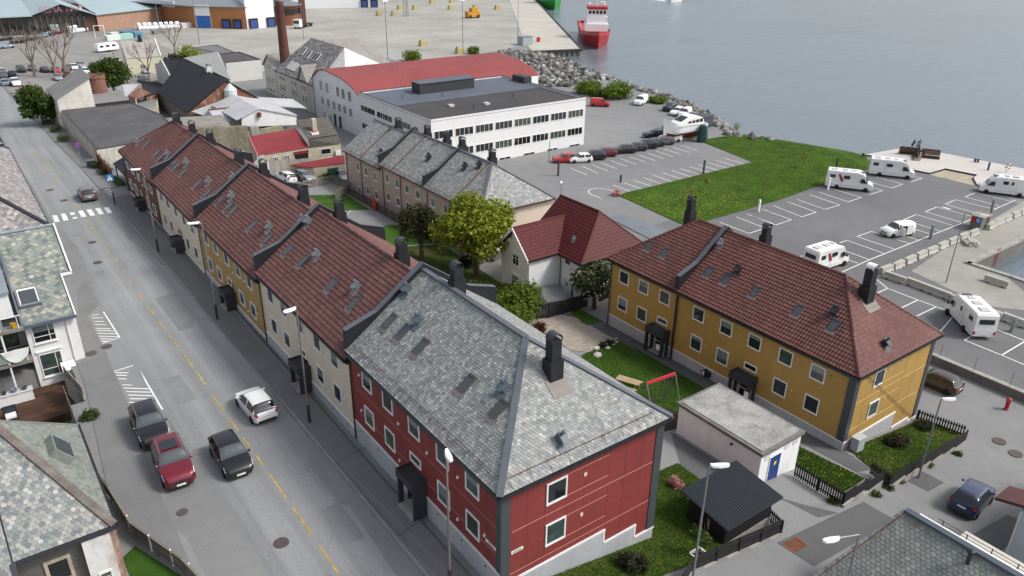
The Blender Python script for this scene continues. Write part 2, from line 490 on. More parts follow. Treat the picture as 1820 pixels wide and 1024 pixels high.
_a=[(130.80,72.88),(132.62,68.21),(128.79,63.78),(129.44,60.26),(134.28,60.14),(135.11,55.34),(132.94,54.92),(129.66,52.80),(128.5,47)]
for a,b in zip(_a,_a[1:]):dk.bar((a[0],a[1],2.12),(b[0],b[1],2.12),.12,.24)
dk.build('deck_edge',flat('deck_edge_dark',(.03,.028,.027),.8))['kind']='structure'
def lot_lines(pairs,w=.13,name='bay_line',parent=None):
 for a,b in pairs:
  s=strip(a,b,w)
  mb=MB();mb.poly(*[(x,y,gz(x,y)+.04)for x,y in s])
  o=mb.build(name,WHITE,parent)
  if o.data.polygons[0].normal.z<0:o.data.flip_normals()
lotm=thing('bay_markings','white painted bay lines of the middle car park','road marking',(85,90,2))
lot_lines([((82.03,95.75),(81.81,91.41)),((84.40,95.65),(83.91,91.14)),((86.30,95.40),(86.13,91.28)),((88.42,95.51),(88.22,91.34)),((90.79,95.70),(90.63,91.52)),((93.01,95.60),(92.79,91.39)),((95.15,95.57),(95.13,91.58)),((97.27,95.48),(97.14,91.29)),((99.56,95.62),(99.20,91.29)),((101.78,95.62),(101.53,91.35)),((104.04,95.84),(103.81,91.49)),((106.20,95.82),(106.11,91.64)),((108.47,95.86),(108.40,91.71)),((81.68,85.15),(81.70,81.19)),((83.91,85.23),(84.02,81.13)),((86.13,85.26),(86.19,81.11)),((88.40,85.36),(88.41,81.17)),((90.70,85.40),(90.63,81.18)),((93.01,85.55),(92.98,81.40)),((95.16,85.56),(95.06,81.30)),((97.17,85.49),(97.21,81.34)),((99.35,85.53),(99.49,81.43)),((101.55,85.48),(101.73,81.49)),((103.86,85.48),(103.95,81.48)),((106.11,85.56),(106.14,81.52)),((108.35,85.66),(108.52,81.67)),((75.75,81.02),(75.72,83.57)),((75.72,83.57),(76.25,84.84)),((76.25,84.84),(77.43,85.54)),((77.43,85.54),(78.84,85.18)),((78.84,85.18),(79.45,83.93)),((79.45,83.93),(79.63,81.92))],parent=lotm)
lotc=thing('bay_markings','white painted motorhome bay lines by the quay','road marking',(90,50,2))
lot_lines([((94.49,64.76),(93.78,59.47)),((93.78,59.47),(97.19,59.50)),((97.19,59.50),(97.67,64.67)),((99.81,64.62),(99.31,59.52)),((99.31,59.52),(102.89,59.48)),((102.89,59.48),(103.35,64.80)),((105.60,64.75),(105.20,59.60)),((105.20,59.60),(108.75,59.64)),((108.75,59.64),(108.78,65.05)),((117.09,64.23),(116.97,59.65)),((116.97,59.65),(120.43,59.77)),((120.43,59.77),(120.37,64.51)),((114.67,62.49),(114.60,59.72)),((114.60,59.72),(110.99,59.75)),((91.77,63.66),(91.56,59.60)),((91.56,59.60),(87.99,59.48)),((87.99,59.48),(88.23,63.57)),((125.81,61.82),(126.14,59.73)),((126.14,59.73),(122.59,59.65)),((127.20,45.82),(112.61,45.37)),((112.61,45.37),(87.41,45.29)),((87.41,45.29),(80.44,44.96)),((122.20,45.87),(122.24,50.90)),((122.24,50.90),(125.80,51.05)),((125.80,51.05),(125.91,45.75)),((116.17,45.62),(116.29,50.84)),((116.29,50.84),(119.71,51.01)),((119.71,51.01),(119.99,45.95)),((110.41,45.64),(110.56,50.77)),((110.56,50.77),(113.98,50.89)),((113.98,50.89),(114.27,45.98)),((104.56,45.54),(104.70,50.72)),((104.70,50.72),(108.32,50.85)),((108.32,50.85),(108.15,45.57)),((98.91,45.18),(98.88,50.67)),((98.88,50.67),(102.50,50.86)),((102.50,50.86),(102.33,45.80)),((93.27,45.41),(93.31,50.68)),((93.31,50.68),(96.70,50.68)),((96.70,50.68),(96.72,45.48)),((87.41,45.29),(87.65,50.67)),((87.65,50.67),(90.99,50.62)),((90.99,50.62),(90.84,45.39)),((80.49,50.82),(85.23,50.49)),((85.23,50.49),(85.25,45.45))]+[((82.71,41.53),(81.43,39.39)),((81.43,39.39),(81.38,35.83)),((81.38,35.83),(81.41,33.81)),((81.41,33.81),(81.42,28.32)),((81.42,28.32),(81.13,23.77)),((81.43,39.39),(79.16,39.39)),((81.38,35.83),(77.92,35.80)),((81.41,33.81),(77.60,33.82)),((81.43,31.77),(75.03,30.37)),((81.42,28.32),(76.37,28.31)),((76.37,28.31),(76.28,24.74)),((76.28,24.74),(80.91,24.72)),((76.28,24.74),(76.14,21.68))],parent=lotc)
lot_lines([((58.25,80.61),(57.57,75.89)),((82.45,64.55),(82.35,59.47)),((82.35,59.47),(85.80,59.53)),((86.10,64.66),(85.80,59.53)),((88.28,64.59),(88.14,60.17)),((91.84,64.69),(91.78,62.94))],parent=lotc)
surface('lawn',[(78.85,81.15),(110.49,81.19),(114.06,96.58),(123.5,95.5),(127.2,88.9),(129.1,82.8),(130.8,76.9),(130.9,72.9),(130.46,72.23),(124.27,67.58),(112.56,67.07),(96.90,65.88),(80.68,65.88),(77.47,66.73)],.09,GRASS_B,cell=5)
surface('lawn',[(40.60,44.79),(46.78,46.36),(46.35,35.32),(42.3,32.2),(40.6,33.4),(39.8,37.2),(39.0,42.6)],.05,GRASS,cell=2)
surface('play_ground_mulch',[(40.6,33.4),(39.8,37.2),(39.0,42.6),(37.0,42.6),(36.2,31.8),(42.3,31.6)],.04,SOIL,cell=2)
surface('lawn',[(33.30,28.11),(34.99,28.23),(34.91,25.75),(32.39,25.09),(30.77,20.79),(27.96,20.48),(25.46,20.50),(24,19.0),(17.0,20.6),(17.0,23.2),(27.45,23.2),(27.5,27.5)],.05,GRASS_Y,cell=2)
surface('lawn',[(45.52,26.19),(46.26,20.80),(42.85,20.51),(43.0,24.2)],.06,GRASS,cell=2)
surface('lawn',[(48.95,23.71),(59.62,23.45),(60.32,20.45),(47.50,19.76),(48.22,21.59)],.07,GRASS_Y,cell=2)
surface('walkway',[(46.4,24.2),(46.2,49.9),(44.5,53.5),(48.2,53),(48.25,23.9),(48.25,21.3),(46.6,21.6)],.03,YARD_D,cell=3)
surface('gravel_bed',[(48.25,23.9),(59.5,23.9),(59.2,23.2),(48.4,22.9)],.03,GRAVEL,cell=3)
surface('paved_court',[(40.3,46.0),(41.0,53.2),(44.3,54.6),(46.2,52.0),(46.2,45.6),(43.5,43.8)],.035,M('brick_paving',(.30,.26,.22),.92,.25,2.5,7,.4),cell=3)
surface('yard',[(34.5,27.3),(37.9,31.6),(37.9,23.9),(35.4,21.5),(33.5,25.5)],.02,YARD_D,cell=3)
for nm,pl,mt in(('asphalt_patch',[(33.94,19.34),(34.14,16.90),(43.47,17.00),(43.44,19.24)],YARD_D),('asphalt_patch',[(37.81,22.80),(39.40,20.67),(40.52,19.32),(38.80,19.65),(38.34,21.86)],YARD_D),('asphalt_patch',[(49.07,19.19),(51.47,19.27),(51.48,17.70),(49.19,17.70)],YARD_D),('asphalt_patch',[(40.77,13.85),(51.65,13.49),(52.09,12.25),(41.81,11.67)],YARD_D)):
 surface(nm,pl,.015,mt,cell=3)
surface('lawn',[(33,78),(46.2,78),(46.2,86),(33,86)],.05,GRASS,cell=4)
surface('gravel_yard',[(33,86.2),(45.5,86.2),(45.5,93.5),(33,93.5)],.04,M_asphalt('grey_gravel',(.2,.2,.2),.2),cell=4)
surface('lawn',[(33,93.8),(44.3,93.8),(44.6,102),(33,102)],.05,GRASS,cell=4)
surface('garden',[(33,55),(44,55),(46,77.5),(33,77.5)],.04,M_grass('rough_garden',(.04,.062,.012),(.11,.08,.03),.6),cell=4)
surface('lawn',[(45.9,50.2),(48.2,50.2),(48.2,54.5),(46.4,53.2)],.05,GRASS,cell=2)
surface('verge',[(14.4,108.8),(17.0,108.8),(17.2,112.5),(15.2,123.5),(14.8,118)],.06,M_grass('verge_grass',(.05,.08,.015),(.12,.1,.04),.5),cell=3)
surface('lawn',[(2.7,37.5),(4.1,33.9),(3.3,28),(2.0,28),(2.0,37)],.05,GRASS,cell=2)
surface('lawn',[(-6,44.7),(2.0,44.7),(2.0,56.3),(-6,56.3)],.05,GRASS,cell=2)
t=NT('sea')
q=t.pos(scale=(1,1,1),rot=.5)
n1=t.noise(t.pos(scale=(.55,1.5,1),rot=.6),.55,6,.62)
n2=t.noise(t.pos(scale=(.05,.14,1),rot=.6),.6,5,.6)
n3=t.noise(t.pos(),.018,4,.6)
h=t.math('ADD',t.math('MULTIPLY',n1,.55),t.math('MULTIPLY',n2,1.5))
t.color(t.ramp(n3,((.3,(.125,.16,.19)),(.7,(.15,.185,.21)))))
t.b.inputs['IOR'].default_value=1.33
r_=t.ramp(n3,((.35,.12),(.65,.24)))
t.link(r_,t.b.inputs['Roughness'])
t.b.inputs['Specular IOR Level'].default_value=.5
t.bump(h,.55,.6)
sea=MB();sea.poly((-3000,-3000,0),(3500,-3000,0),(3500,4000,0),(-3000,4000,0))
so=sea.build('sea',t.m);so['kind']='structure'
def rocks(name,poly,n,smin,smax,zf,mat,seed):
 r=np.random.default_rng(seed)
 bm=bmesh.new();bmesh.ops.create_icosphere(bm,subdivisions=1,radius=1.0)
 bv=np.array([v.co[:]for v in bm.verts]);bf=[tuple(v.index for v in f.verts)for f in bm.faces];bm.free()
 P=np.array(poly);lo=P.min(0);hi=P.max(0)
 V=[];F=[];k=0
 def inside(x,y):
  c=False;j=len(poly)-1
  for i in range(len(poly)):
   if(poly[i][1]>y)!=(poly[j][1]>y)and x<(poly[j][0]-poly[i][0])*(y-poly[i][1])/(poly[j][1]-poly[i][1])+poly[i][0]:c=not c
   j=i
  return c
 while k<n:
  x,y=r.uniform(lo,hi)
  if not inside(x,y):continue
  s=smin+(smax-smin)*r.random()**2.2
  a=bv*(r.uniform(.7,1.3,3))*(1+r.uniform(-.22,.22,(len(bv),1)))
  th=r.uniform(0,6.28);c,d=math.cos(th),math.sin(th)
  a=a@np.array([[c,d,0],[-d,c,0],[0,0,1]])*s
  V.append(a+np.array([x,y,zf(x,y)+s*.25]));F.extend([tuple(i+k*len(bv)for i in f)for f in bf]);k+=1
 me=arr_mesh(name,np.concatenate(V),F,mat)
 o=bpy.data.objects.new(name,me);coll.objects.link(o);o['kind']='stuff'
 return o
ROCK=M_piece('shore_rock',((0,(.06,.058,.052)),(.3,(.12,.115,.105)),(.6,(.18,.172,.16)),(.85,(.26,.25,.24)),(1,(.40,.40,.39))),.9,nscale=1.2)
def shore_z(x,y):
 d=min((Vector((x,y))-Vector(p)).length for p in SHORE[2:16])
 return 2.0
big=[(128,150),(143,153.5),(148.1,171),(153.5,185),(154.3,201),(148,205),(140,203),(128,196),(117,176),(112,166),(120,155)]
tag(rocks('shore_rocks',big,1900,.25,1.05,lambda x,y:1.9,ROCK,3),'heaped grey boulders between the white block and the pier')
def off_line(a,b,w0,w1):
 a=Vector(a);b=Vector(b);d=(b-a).normalized();s=Vector((d.y,-d.x))
 return a,b,s
class _L:pass
V2=MB()
seg=SHORE[2:13]
edge_pts=[]
for a,b in zip(seg,seg[1:]):
 a=Vector(a);b=Vector(b);d=(b-a);L=d.length;d.normalize();s=Vector((-d.y,d.x))
 for k in range(int(L*7.5)):
  u=random.random()*L;w=random.uniform(-1.6,3.4)
  p=a+d*u+s*w
  edge_pts.append((p.x,p.y,1.9-max(0,w)*.62))
bm=bmesh.new();bmesh.ops.create_icosphere(bm,subdivisions=1,radius=1.0)
bv=np.array([v.co[:]for v in bm.verts]);bf=[tuple(v.index for v in f.verts)for f in bm.faces];bm.free()
VV=[];FF=[]
for k,p in enumerate(edge_pts):
 s=.3+.75*random.random()**2
 VV.append(bv*rng.uniform(.7,1.3,3)*(1+rng.uniform(-.22,.22,(len(bv),1)))*s+np.array(p));FF.extend([tuple(i+k*len(bv)for i in f)for f in bf])
o=bpy.data.objects.new('shore_rocks',arr_mesh('shore_rocks',np.concatenate(VV),FF,ROCK));coll.objects.link(o);o['kind']='stuff'
SLATE=M_piece('slate_grey',((0,(.175,.188,.188)),(.25,(.225,.236,.233)),(.6,(.27,.278,.272)),(.86,(.315,.32,.308)),(1,(.41,.41,.395))),.62,spots=(.33,.28,.22),spot_amt=.22,spec=.35,nscale=.9,namt=.07)
SLATE_G=M_piece('slate_green',((0,(.125,.155,.15)),(.15,(.165,.195,.18)),(.4,(.205,.235,.215)),(.62,(.24,.265,.235)),(.8,(.285,.295,.25)),(.92,(.33,.31,.25)),(1,(.40,.41,.37))),.62,spots=(.36,.33,.27),spot_amt=.3,spec=.35)
SLATE_M=M_piece('slate_mixed',((0,(.13,.15,.155)),(.2,(.175,.195,.20)),(.45,(.225,.24,.23)),(.7,(.275,.28,.26)),(.9,(.33,.325,.30)),(1,(.40,.40,.385))),.65,spots=(.42,.38,.33),spot_amt=.45,spec=.35)
SLATE_P=M_piece('slate_pinkish',((0,(.16,.155,.16)),(.35,(.235,.225,.225)),(.7,(.31,.295,.285)),(.93,(.40,.37,.34)),(1,(.5,.47,.43))),.65,spots=(.38,.31,.25),spot_amt=.4,spec=.35)
PANTILE=M_piece('pantile_brown',((0,(.115,.052,.046)),(.5,(.140,.063,.056)),(1,(.165,.075,.067))),.62,spots=(.05,.035,.03),spot_amt=.35,spec=.35,nscale=.25,namt=.16)
PANTILE_R=M_piece('pantile_redder',((0,(.120,.048,.041)),(.5,(.146,.058,.049)),(1,(.172,.070,.060))),.62,spots=(.06,.035,.03),spot_amt=.3,spec=.35,nscale=.25,namt=.15)
TILE_RED=M_piece('tile_dark_red',((0,(.080,.009,.009)),(1,(.095,.012,.011))),.55,spec=.35,nscale=.3,namt=.06)
DARK=flat('roof_metal_dark',(.022,.025,.031),.42,.0,.5)
PORCH=M('porch_grey',(.036,.039,.046),.55,.15,1.5,20)
DARK2=M('cladding_dark',(.015,.017,.021),.55,.2,1.5,20)
GREYM=M('metal_grey',(.22,.24,.26),.45,.1,1.5,15,metal=.4)
CAPM=M('hip_metal',(.115,.125,.145),.5,.12,1.0,12,metal=.2)
GUTTER=flat('gutter_black',(.016,.016,.018),.4)
WTRIM=M('white_trim',(.74,.74,.73),.55,.05,1.5,12)
WWOOD=M('white_wood',(.72,.73,.73),.6,.06,.6,10,dirt=(.45,.45,.43),dirt_amt=.25)
PLINTH=M('plinth_grey',(.40,.41,.43),.8,.07,.5,9,dirt=(.2,.2,.2),dirt_amt=.3)
RED=M('red_panel',(.21,.037,.033),.62,.09,.4,7,dirt=(.10,.022,.02),dirt_amt=.3)
REDJ=M('red_joint',(.36,.16,.13),.7,.05)
OCHRE=M('ochre_panel',(.40,.245,.068),.7,.06,.35,6,dirt=(.25,.16,.06),dirt_amt=.3)
OCHRE2=M('ochre_render',(.36,.23,.08),.75,.07,.35,6,dirt=(.22,.15,.06),dirt_amt=.35)
CREAM=M('cream_render',(.62,.54,.42),.8,.05,.35,6,dirt=(.42,.36,.28),dirt_amt=.4)
BROWNRED=M('brown_red_render',(.16,.055,.045),.75,.1,.35,6)
BEIGE=M('beige_render',(.50,.40,.345),.85,.07,.3,5,dirt=(.25,.2,.17),dirt_amt=.35)
BEIGE2=M('beige_render_light',(.66,.56,.45),.85,.05,.3,5)
CORNER=M('corner_board',(.055,.065,.072),.5,.1,1,12)
RUSTY=M('rust_rail',(.14,.07,.035),.85,.3,2,30)
COPPER=M('brown_pipe',(.10,.045,.035),.5,.15,2,20)
def M_glass():
 t=NT('window_glass')
 r=t.node('ShaderNodeObjectInfo').outputs['Random']
 c=t.ramp(r,((0,(.012,.016,.018)),(.35,(.03,.04,.042)),(.5,(.05,.075,.068)),(.62,(.075,.10,.09)),(.75,(.02,.026,.03)),(.88,(.06,.085,.06)),(1,(.11,.13,.125))),'CONSTANT')
 p=t.pos(obj=True,scale=(1,1,1))
 n=t.ramp(t.noise(p,1.6,3,.6),((.35,.55),(.65,1.25)))
 t.color(t.mix(1,c,n,'MULTIPLY'))
 t.set(.06,0,.75)
 return t.m
GLASS=M_glass()
BLIND=flat('blind_behind_glass',(.17,.205,.195),.12,0,.7)
def M_skyglass():
 t=NT('skylight_glass')
 t.color((.06,.072,.085));t.set(.15,0,.6)
 return t.m
SKYGLASS=M_skyglass()
class Plane:
 """a frame on a roof plane: o lower left seen from outside, u along the eave, v up the slope"""
 def __init__(self,o,u,v):
  self.o=Vector(o);self.u=Vector(u).normalized();self.v=Vector(v).normalized()
  self.n=self.u.cross(self.v).normalized()
 def at(self,a,b,w=0.0):return self.o+self.u*a+self.v*b+self.n*w
 def ab(self,p):
  d=Vector(p)-self.o
  return d.dot(self.u),d.dot(self.v)
 def mat(self,a,b,w=0.0):
  p=self.at(a,b,w)
  u,v,n=self.u,self.v,self.n
  return Matrix(((u.x,v.x,n.x,p.x),(u.y,v.y,n.y,p.y),(u.z,v.z,n.z,p.z),(0,0,0,1)))
 def local(self,parent,a,b,w=0.0):
  m=self.mat(a,b,w)
  q=rooted(parent)
  m.translation=m.translation-q
  return m
def t_slate(du,dv,th=.032):
 h=du*.462
 top=[(-h,2.0*dv),(-h,.38*dv),(-h*.72,.12*dv),(-h*.3,0),(h*.3,0),(h*.72,.12*dv),(h,.38*dv),(h,2.0*dv)]
 zt=lambda b:.004+.042*(1-b/(2*dv))
 V=[(a,b,zt(b))for a,b in top]+[(a,b,zt(b)-th)for a,b in top[1:7]]
 F=[tuple(range(8))[::1]]
 for i in range(1,6):F.append((i,8+i-1,8+i,i+1))
 return np.array(V),F
def t_square(du,dv,th=.014):
 h=du*.492
 top=[(-h,1.35*dv),(-h,0),(h,0),(h,1.35*dv)]
 zt=lambda b:.004+.02*(1-b/(1.4*dv))
 V=[(a,b,zt(b))for a,b in top]+[(a,b,zt(b)-th)for a,b in top[1:3]]
 return np.array(V),[(0,1,2,3),(1,4,5,2)]
def t_diamond(du,dv,th=.012):
 h=du*.49;g=dv*.98
 V=[(0,0,.022),(h,g,.013),(0,2*g,.004),(-h,g,.013),(0,0,.022-th),(h,g,.013-th),(-h,g,.013-th)]
 return np.array(V),[(0,1,2,3),(0,4,5,1),(3,6,4,0)]
def t_pantile(du,dv,amp=.045):
 prof=[(-.5,.0),(-.28,.55),(-.05,1.0),(.16,.8),(.34,.2),(.52,.0)]
 lift=.062
 V=[(a*du,0,w*amp+lift)for a,w in prof]+[(a*du,dv*1.12,w*amp)for a,w in prof]+[(a*du,.045,w*amp-.012)for a,w in prof]
 F=[]
 for i in range(5):
  F.append((i,i+1,7+i,6+i));F.append((12+i,13+i,i+1,i))
 return np.array(V),F
def clip_poly_mesh(pl,V,F,poly):
 bm=bmesh.new()
 vv=[bm.verts.new(p)for p in V]
 for f in F:
  try:bm.faces.new([vv[i]for i in f])
  except ValueError:pass
 n=len(poly)
 for i in range(n):
  a=Vector((poly[i][0],poly[i][1],0));b=Vector((poly[(i+1)%n][0],poly[(i+1)%n][1],0))
  d=b-a
  no=Vector((d.y,-d.x,0)).normalized()
  bmesh.ops.bisect_plane(bm,geom=bm.verts[:]+bm.edges[:]+bm.faces[:],dist=1e-5,plane_co=a,plane_no=no,clear_outer=True)
 bm.verts.ensure_lookup_table();bm.verts.index_update()
 V2=np.array([v.co[:]for v in bm.verts])if len(bm.verts)else np.zeros((0,3))
 F2=[tuple(v.index for v in f.verts)for f in bm.faces]
 bm.free()
 return V2,F2
def tile_field(parent,pl,poly,tmpl,du,dv,mat,stagger=.5,piece='slate',rest='slate_field',nparts=0,jit=.003,holes=(),tiltj=.012):
 """fill a convex polygon (a, b) of plane pl with tiles: the nparts nearest ones as objects, the rest as one part"""
 TV,TF=tmpl
 P=np.array(poly,float)
 n=len(P)
 if sum(P[i][0]*P[(i+1)%n][1]-P[(i+1)%n][0]*P[i][1]for i in range(n))<0:P=P[::-1]
 lo=P.min(0);hi=P.max(0)
 j0=int(math.floor(lo[1]/dv))-2;j1=int(math.ceil(hi[1]/dv))+1
 i0=int(math.floor(lo[0]/du))-1;i1=int(math.ceil(hi[0]/du))+1
 J,I=np.meshgrid(np.arange(j0,j1+1),np.arange(i0,i1+1),indexing='ij')
 ca=(I+(J%2)*stagger+.25).ravel()*du
 cb=J.ravel()*dv
 C=np.stack([ca,cb],1)
 tmin=TV[:,:2].min(0);tmax=TV[:,:2].max(0)
 corners=[np.array(c)for c in((tmin[0],tmin[1]),(tmax[0],tmin[1]),(tmax[0],tmax[1]),(tmin[0],tmax[1]))]
 full=np.ones(len(C),bool);out=np.zeros(len(C),bool)
 for i in range(n):
  a=P[i];d=P[(i+1)%n]-a
  no=np.array([-d[1],d[0]])/np.hypot(*d)
  ds=np.stack([(C+c-a)@no for c in corners],1)
  full&=(ds.min(1)>-1e-4);out|=(ds.max(1)<0)
 for hx0,hy0,hx1,hy1 in holes:
  out|=(C[:,0]>hx0)&(C[:,0]<hx1)&(C[:,1]>hy0-dv)&(C[:,1]<hy1-dv)
 fi=np.where(full&~out)[0];si=np.where(~full&~out)[0]
 o,u,v,nn=(np.array(x[:])for x in(pl.o,pl.u,pl.v,pl.n))
 R=np.stack([u,v,nn],0)
 parts=[]
 if nparts and len(fi):
  W=o+C[fi,:1]*u+C[fi,1:]*v
  D=W-np.array(CAM[:])
  fw=np.array(_f[:]);dep=D@fw
  px=D@np.array(_r[:])/dep*1386.7;py=D@np.array(_u[:])/dep*1386.7
  size=1/dep
  size[(np.abs(px)>915)|(np.abs(py)>517)|(dep<1)]=-1
  order=np.argsort(-size)
  order=[k for k in order[:nparts]if size[k]>0]
  me=arr_mesh(piece,TV,TF,mat)
  pick=fi[order]
  for k in pick:
   m=pl.local(parent,C[k,0]+rng.normal(0,jit),C[k,1]+rng.normal(0,jit),abs(rng.normal(0,jit)))
   inst(me,piece,parent,m@Matrix.Rotation(rng.normal(0,tiltj),4,'Y')@Matrix.Rotation(rng.normal(0,tiltj*.6),4,'Z'))
  fi=np.setdiff1d(fi,pick)
 def expand(idx):
  k=len(idx)
  c=C[idx]
  T=np.repeat(TV[None],k,0).copy()
  tl=rng.normal(0,tiltj,(k,1));rt=rng.normal(0,tiltj*.6,(k,1))
  T[:,:,2]+=T[:,:,0]*tl+np.abs(rng.normal(0,jit,(k,1)))
  T[:,:,0]+=c[:,:1]+rng.normal(0,jit,(k,1))+T[:,:,1]*rt
  T[:,:,1]+=c[:,1:]+rng.normal(0,jit,(k,1))
  F=[]
  m=len(TV)
  for q in range(k):
   b=q*m
   F.extend([tuple(i+b for i in f)for f in TF])
  return T.reshape(-1,3),F
 V,F=expand(fi)
 if len(si):
  V2,F2=expand(si)
  V2,F2=clip_poly_mesh(pl,V2,F2,[tuple(p)for p in P])
  b=len(V)
  F=F+[tuple(i+b for i in f)for f in F2]
  V=np.concatenate([V,V2])if len(V)else V2
 if len(V):
  W=o+V@R
  off=np.array(rooted(parent)[:])
  ob=bpy.data.objects.new(rest,arr_mesh(rest,W-off,F,mat))
  coll.objects.link(ob);ob.parent=parent;ob['kind']='stuff'
  return ob
def ribbed(parent,pl,poly,pitch,h,mat,name='roof_sheet',wave=False):
 """profiled metal sheet on a convex polygon of a plane"""
 P=np.array(poly,float);lo=P.min(0);hi=P.max(0)
 a=lo[0];V=[];F=[]
 prof=((0,0),(.35,h),(.65,h),(1,0))if not wave else((0,0),(.25,h*.6),(.5,h),(.75,h*.6),(1,0))
 xs=[]
 while a<hi[0]:
  for f,w in prof[:-1]:xs.append((a+f*pitch,w))
  a+=pitch
 xs.append((a,0))
 for x,w in xs:V+=[(x,lo[1],w+.01),(x,hi[1],w+.01)]
 for i in range(len(xs)-1):F.append((2*i,2*i+2,2*i+3,2*i+1))
 n=len(P)
 if sum(P[i][0]*P[(i+1)%n][1]-P[(i+1)%n][0]*P[i][1]for i in range(n))<0:P=P[::-1]
 V2,F2=clip_poly_mesh(pl,np.array(V),F,[tuple(p)for p in P])
 o,u,v,nn=(np.array(x[:])for x in(pl.o,pl.u,pl.v,pl.n))
 W=o+V2@np.stack([u,v,nn],0)
 ob=bpy.data.objects.new(name,arr_mesh(name,W-np.array(rooted(parent)[:]),F2,mat))
 coll.objects.link(ob);ob.parent=parent
 return ob
_wm={}
def window_meshes(w,h,style,fmat,fw=.085):
 k=(round(w,2),round(h,2),style,fmat.name,fw)
 if k in _wm:return _wm[k]
 mb=MB()
 d0,d1=-.075,.02
 mb.box(-w/2,d0,-h/2,w/2,d1,-h/2+fw*1.35).box(-w/2,d0,h/2-fw,w/2,d1,h/2)
 mb.box(-w/2,d0,-h/2+fw*1.35,-w/2+fw,d1,h/2-fw).box(w/2-fw,d0,-h/2+fw*1.35,w/2,d1,h/2-fw)
 if style=='sill' or style.endswith('sill'):mb.box(-w/2-.05,-.14,-h/2-.06,w/2+.05,.0,-h/2-.002)
 m=.05
 if style.startswith('cross'):
  mb.box(w*.22-m/2,-.06,-h/2+fw,w*.22+m/2,0,h/2-fw);mb.box(-w/2+fw,-.055,-h*.17-m/2,w/2-fw,0,-h*.17+m/2)
 if style.startswith('tee'):
  n=int(style[3])
  for i in range(1,n):
   x=-w/2+w*i/n;mb.box(x-m/2,-.06,-h/2+fw,x+m/2,0,h/2-fw)
  mb.box(-w/2+fw,-.055,h*.17-m/2,w/2-fw,0,h*.17+m/2)
 if style.startswith('bars'):
  n=int(style[4])
  for i in range(1,n):
   x=-w/2+w*i/n;mb.box(x-.03,-.05,-h/2+fw,x+.03,0,h/2-fw)
 if style.startswith('grid'):
  for i in range(1,3):
   x=-w/2+w*i/3;mb.box(x-.025,-.05,-h/2+fw,x+.025,0,h/2-fw)
  for i in range(1,5):
   z=-h/2+h*i/5;mb.box(-w/2+fw,-.045,z-.02,w/2-fw,0,z+.02)
 fr=mb.mesh('window',fmat)
 pn=MB();pn.box(-w/2+fw*.9,-.032,-h/2+fw,w/2-fw*.9,.01,h/2-fw*.9)
 _wm[k]=(fr,pn.mesh('pane',GLASS))
 return _wm[k]
class Face:
 """a wall face: o left end at the foot seen from outside, u to the right"""
 def __init__(self,o,u):
  self.o=Vector(o);self.u=Vector((u[0],u[1],0)).normalized()
  self.n=Vector((self.u.y,-self.u.x,0))
  self.ang=math.atan2(self.u.y,self.u.x)
 def at(self,s,z,d=0.0):
  p=self.o+self.u*s+self.n*d
  return Vector((p.x,p.y,z))
 def mat(self,parent,s,z,d=0.0):
  m=Matrix.Translation(self.at(s,z,d)-rooted(parent))@Matrix.Rotation(self.ang,4,'Z')
  return m
 def box(self,mb,s0,s1,z0,z1,d0,d1):
  q=[self.at(s0,z0,d1),self.at(s1,z0,d1),self.at(s1,z0,d0),self.at(s0,z0,d0)]
  return mb.extr(q,(0,0,z1-z0))
def window(parent,face,s,z,w,h,style='plain',fmat=None,name='window',fw=.085,label=None,d=0.0):
 fr,pn=window_meshes(w,h,style,fmat or WTRIM,fw)
 f=inst(fr,name,parent,face.mat(parent,s,z,d))
 inst(pn,'pane',f)
 if w>.7 and h>.9 and style in('plain','bars2sill','crosssill')and random.random()<.5:
  q=random.choice((.25,.4,.55));k=(round(w,2),round(h,2),q,'blind')
  if k not in _wm:
   bm_=MB();bm_.box(-w/2+fw,-.036,h/2-fw-q*h,w/2-fw,-.0325,h/2-fw);_wm[k]=bm_.mesh('blind',BLIND)
  inst(_wm[k],'blind',f)
 if label:f['label']=label
 return f
_sk={}
def skylight(parent,pl,a,b,w=.58,h=1.08,mat=None):
 mat=mat or DARK
 k=(w,h,mat.name)
 if k not in _sk:
  mb=MB();f=.07
  mb.box(-w/2,-h/2,-.02,w/2,-h/2+f,.12).box(-w/2,h/2-f*1.6,-.02,w/2,h/2,.17)
  mb.box(-w/2,-h/2+f,-.02,-w/2+f,h/2-f*1.6,.13).box(w/2-f,-h/2+f,-.02,w/2,h/2-f*1.6,.13)
  fl=MB();fl.add([(-w/2-.12,-h/2-.32,.055),(w/2+.12,-h/2-.32,.055),(w/2+.12,-h/2,.075),(-w/2-.12,-h/2,.075)],[(0,1,2,3)])
  pn=MB();pn.box(-w/2+f,-h/2+f,0,w/2-f,h/2-f*1.6,.115)
  _sk[k]=(mb.mesh('skylight',mat),pn.mesh('pane',SKYGLASS),fl.mesh('flashing',LEAD))
 s,p,fl=_sk[k]
 o=inst(s,'skylight',parent,pl.local(parent,a,b,.02))
 inst(p,'pane',o);inst(fl,'flashing',o)
 return o
LEAD=M('lead_flashing',(.19,.165,.155),.6,.15,2,20)
HOOD=M('hood_metal',(.05,.055,.065),.45,.12,1.0,12,metal=.2)
_rv={}
def roof_vent(parent,pl,a,b,mat,size=1.0):
 k=(mat.name,size)
 if k not in _rv:
  mb=MB();s=size
  mb.box(-.14*s,-.2*s,0,.14*s,.2*s,.34*s).box(-.17*s,-.32*s,.34*s,.17*s,.24*s,.40*s)
  mb.lathe((0,.1*s,.40*s),((.05*s,0),(.05*s,.12*s),(.09*s,.12*s),(.09*s,.2*s),(.03*s,.24*s)),10)
  mb.box(-.3*s,-.6*s,.03,.3*s,-.2*s,.055)
  _rv[k]=mb.mesh('roof_vent',mat)
 return inst(_rv[k],'roof_vent',parent,pl.local(parent,a,b,.02))
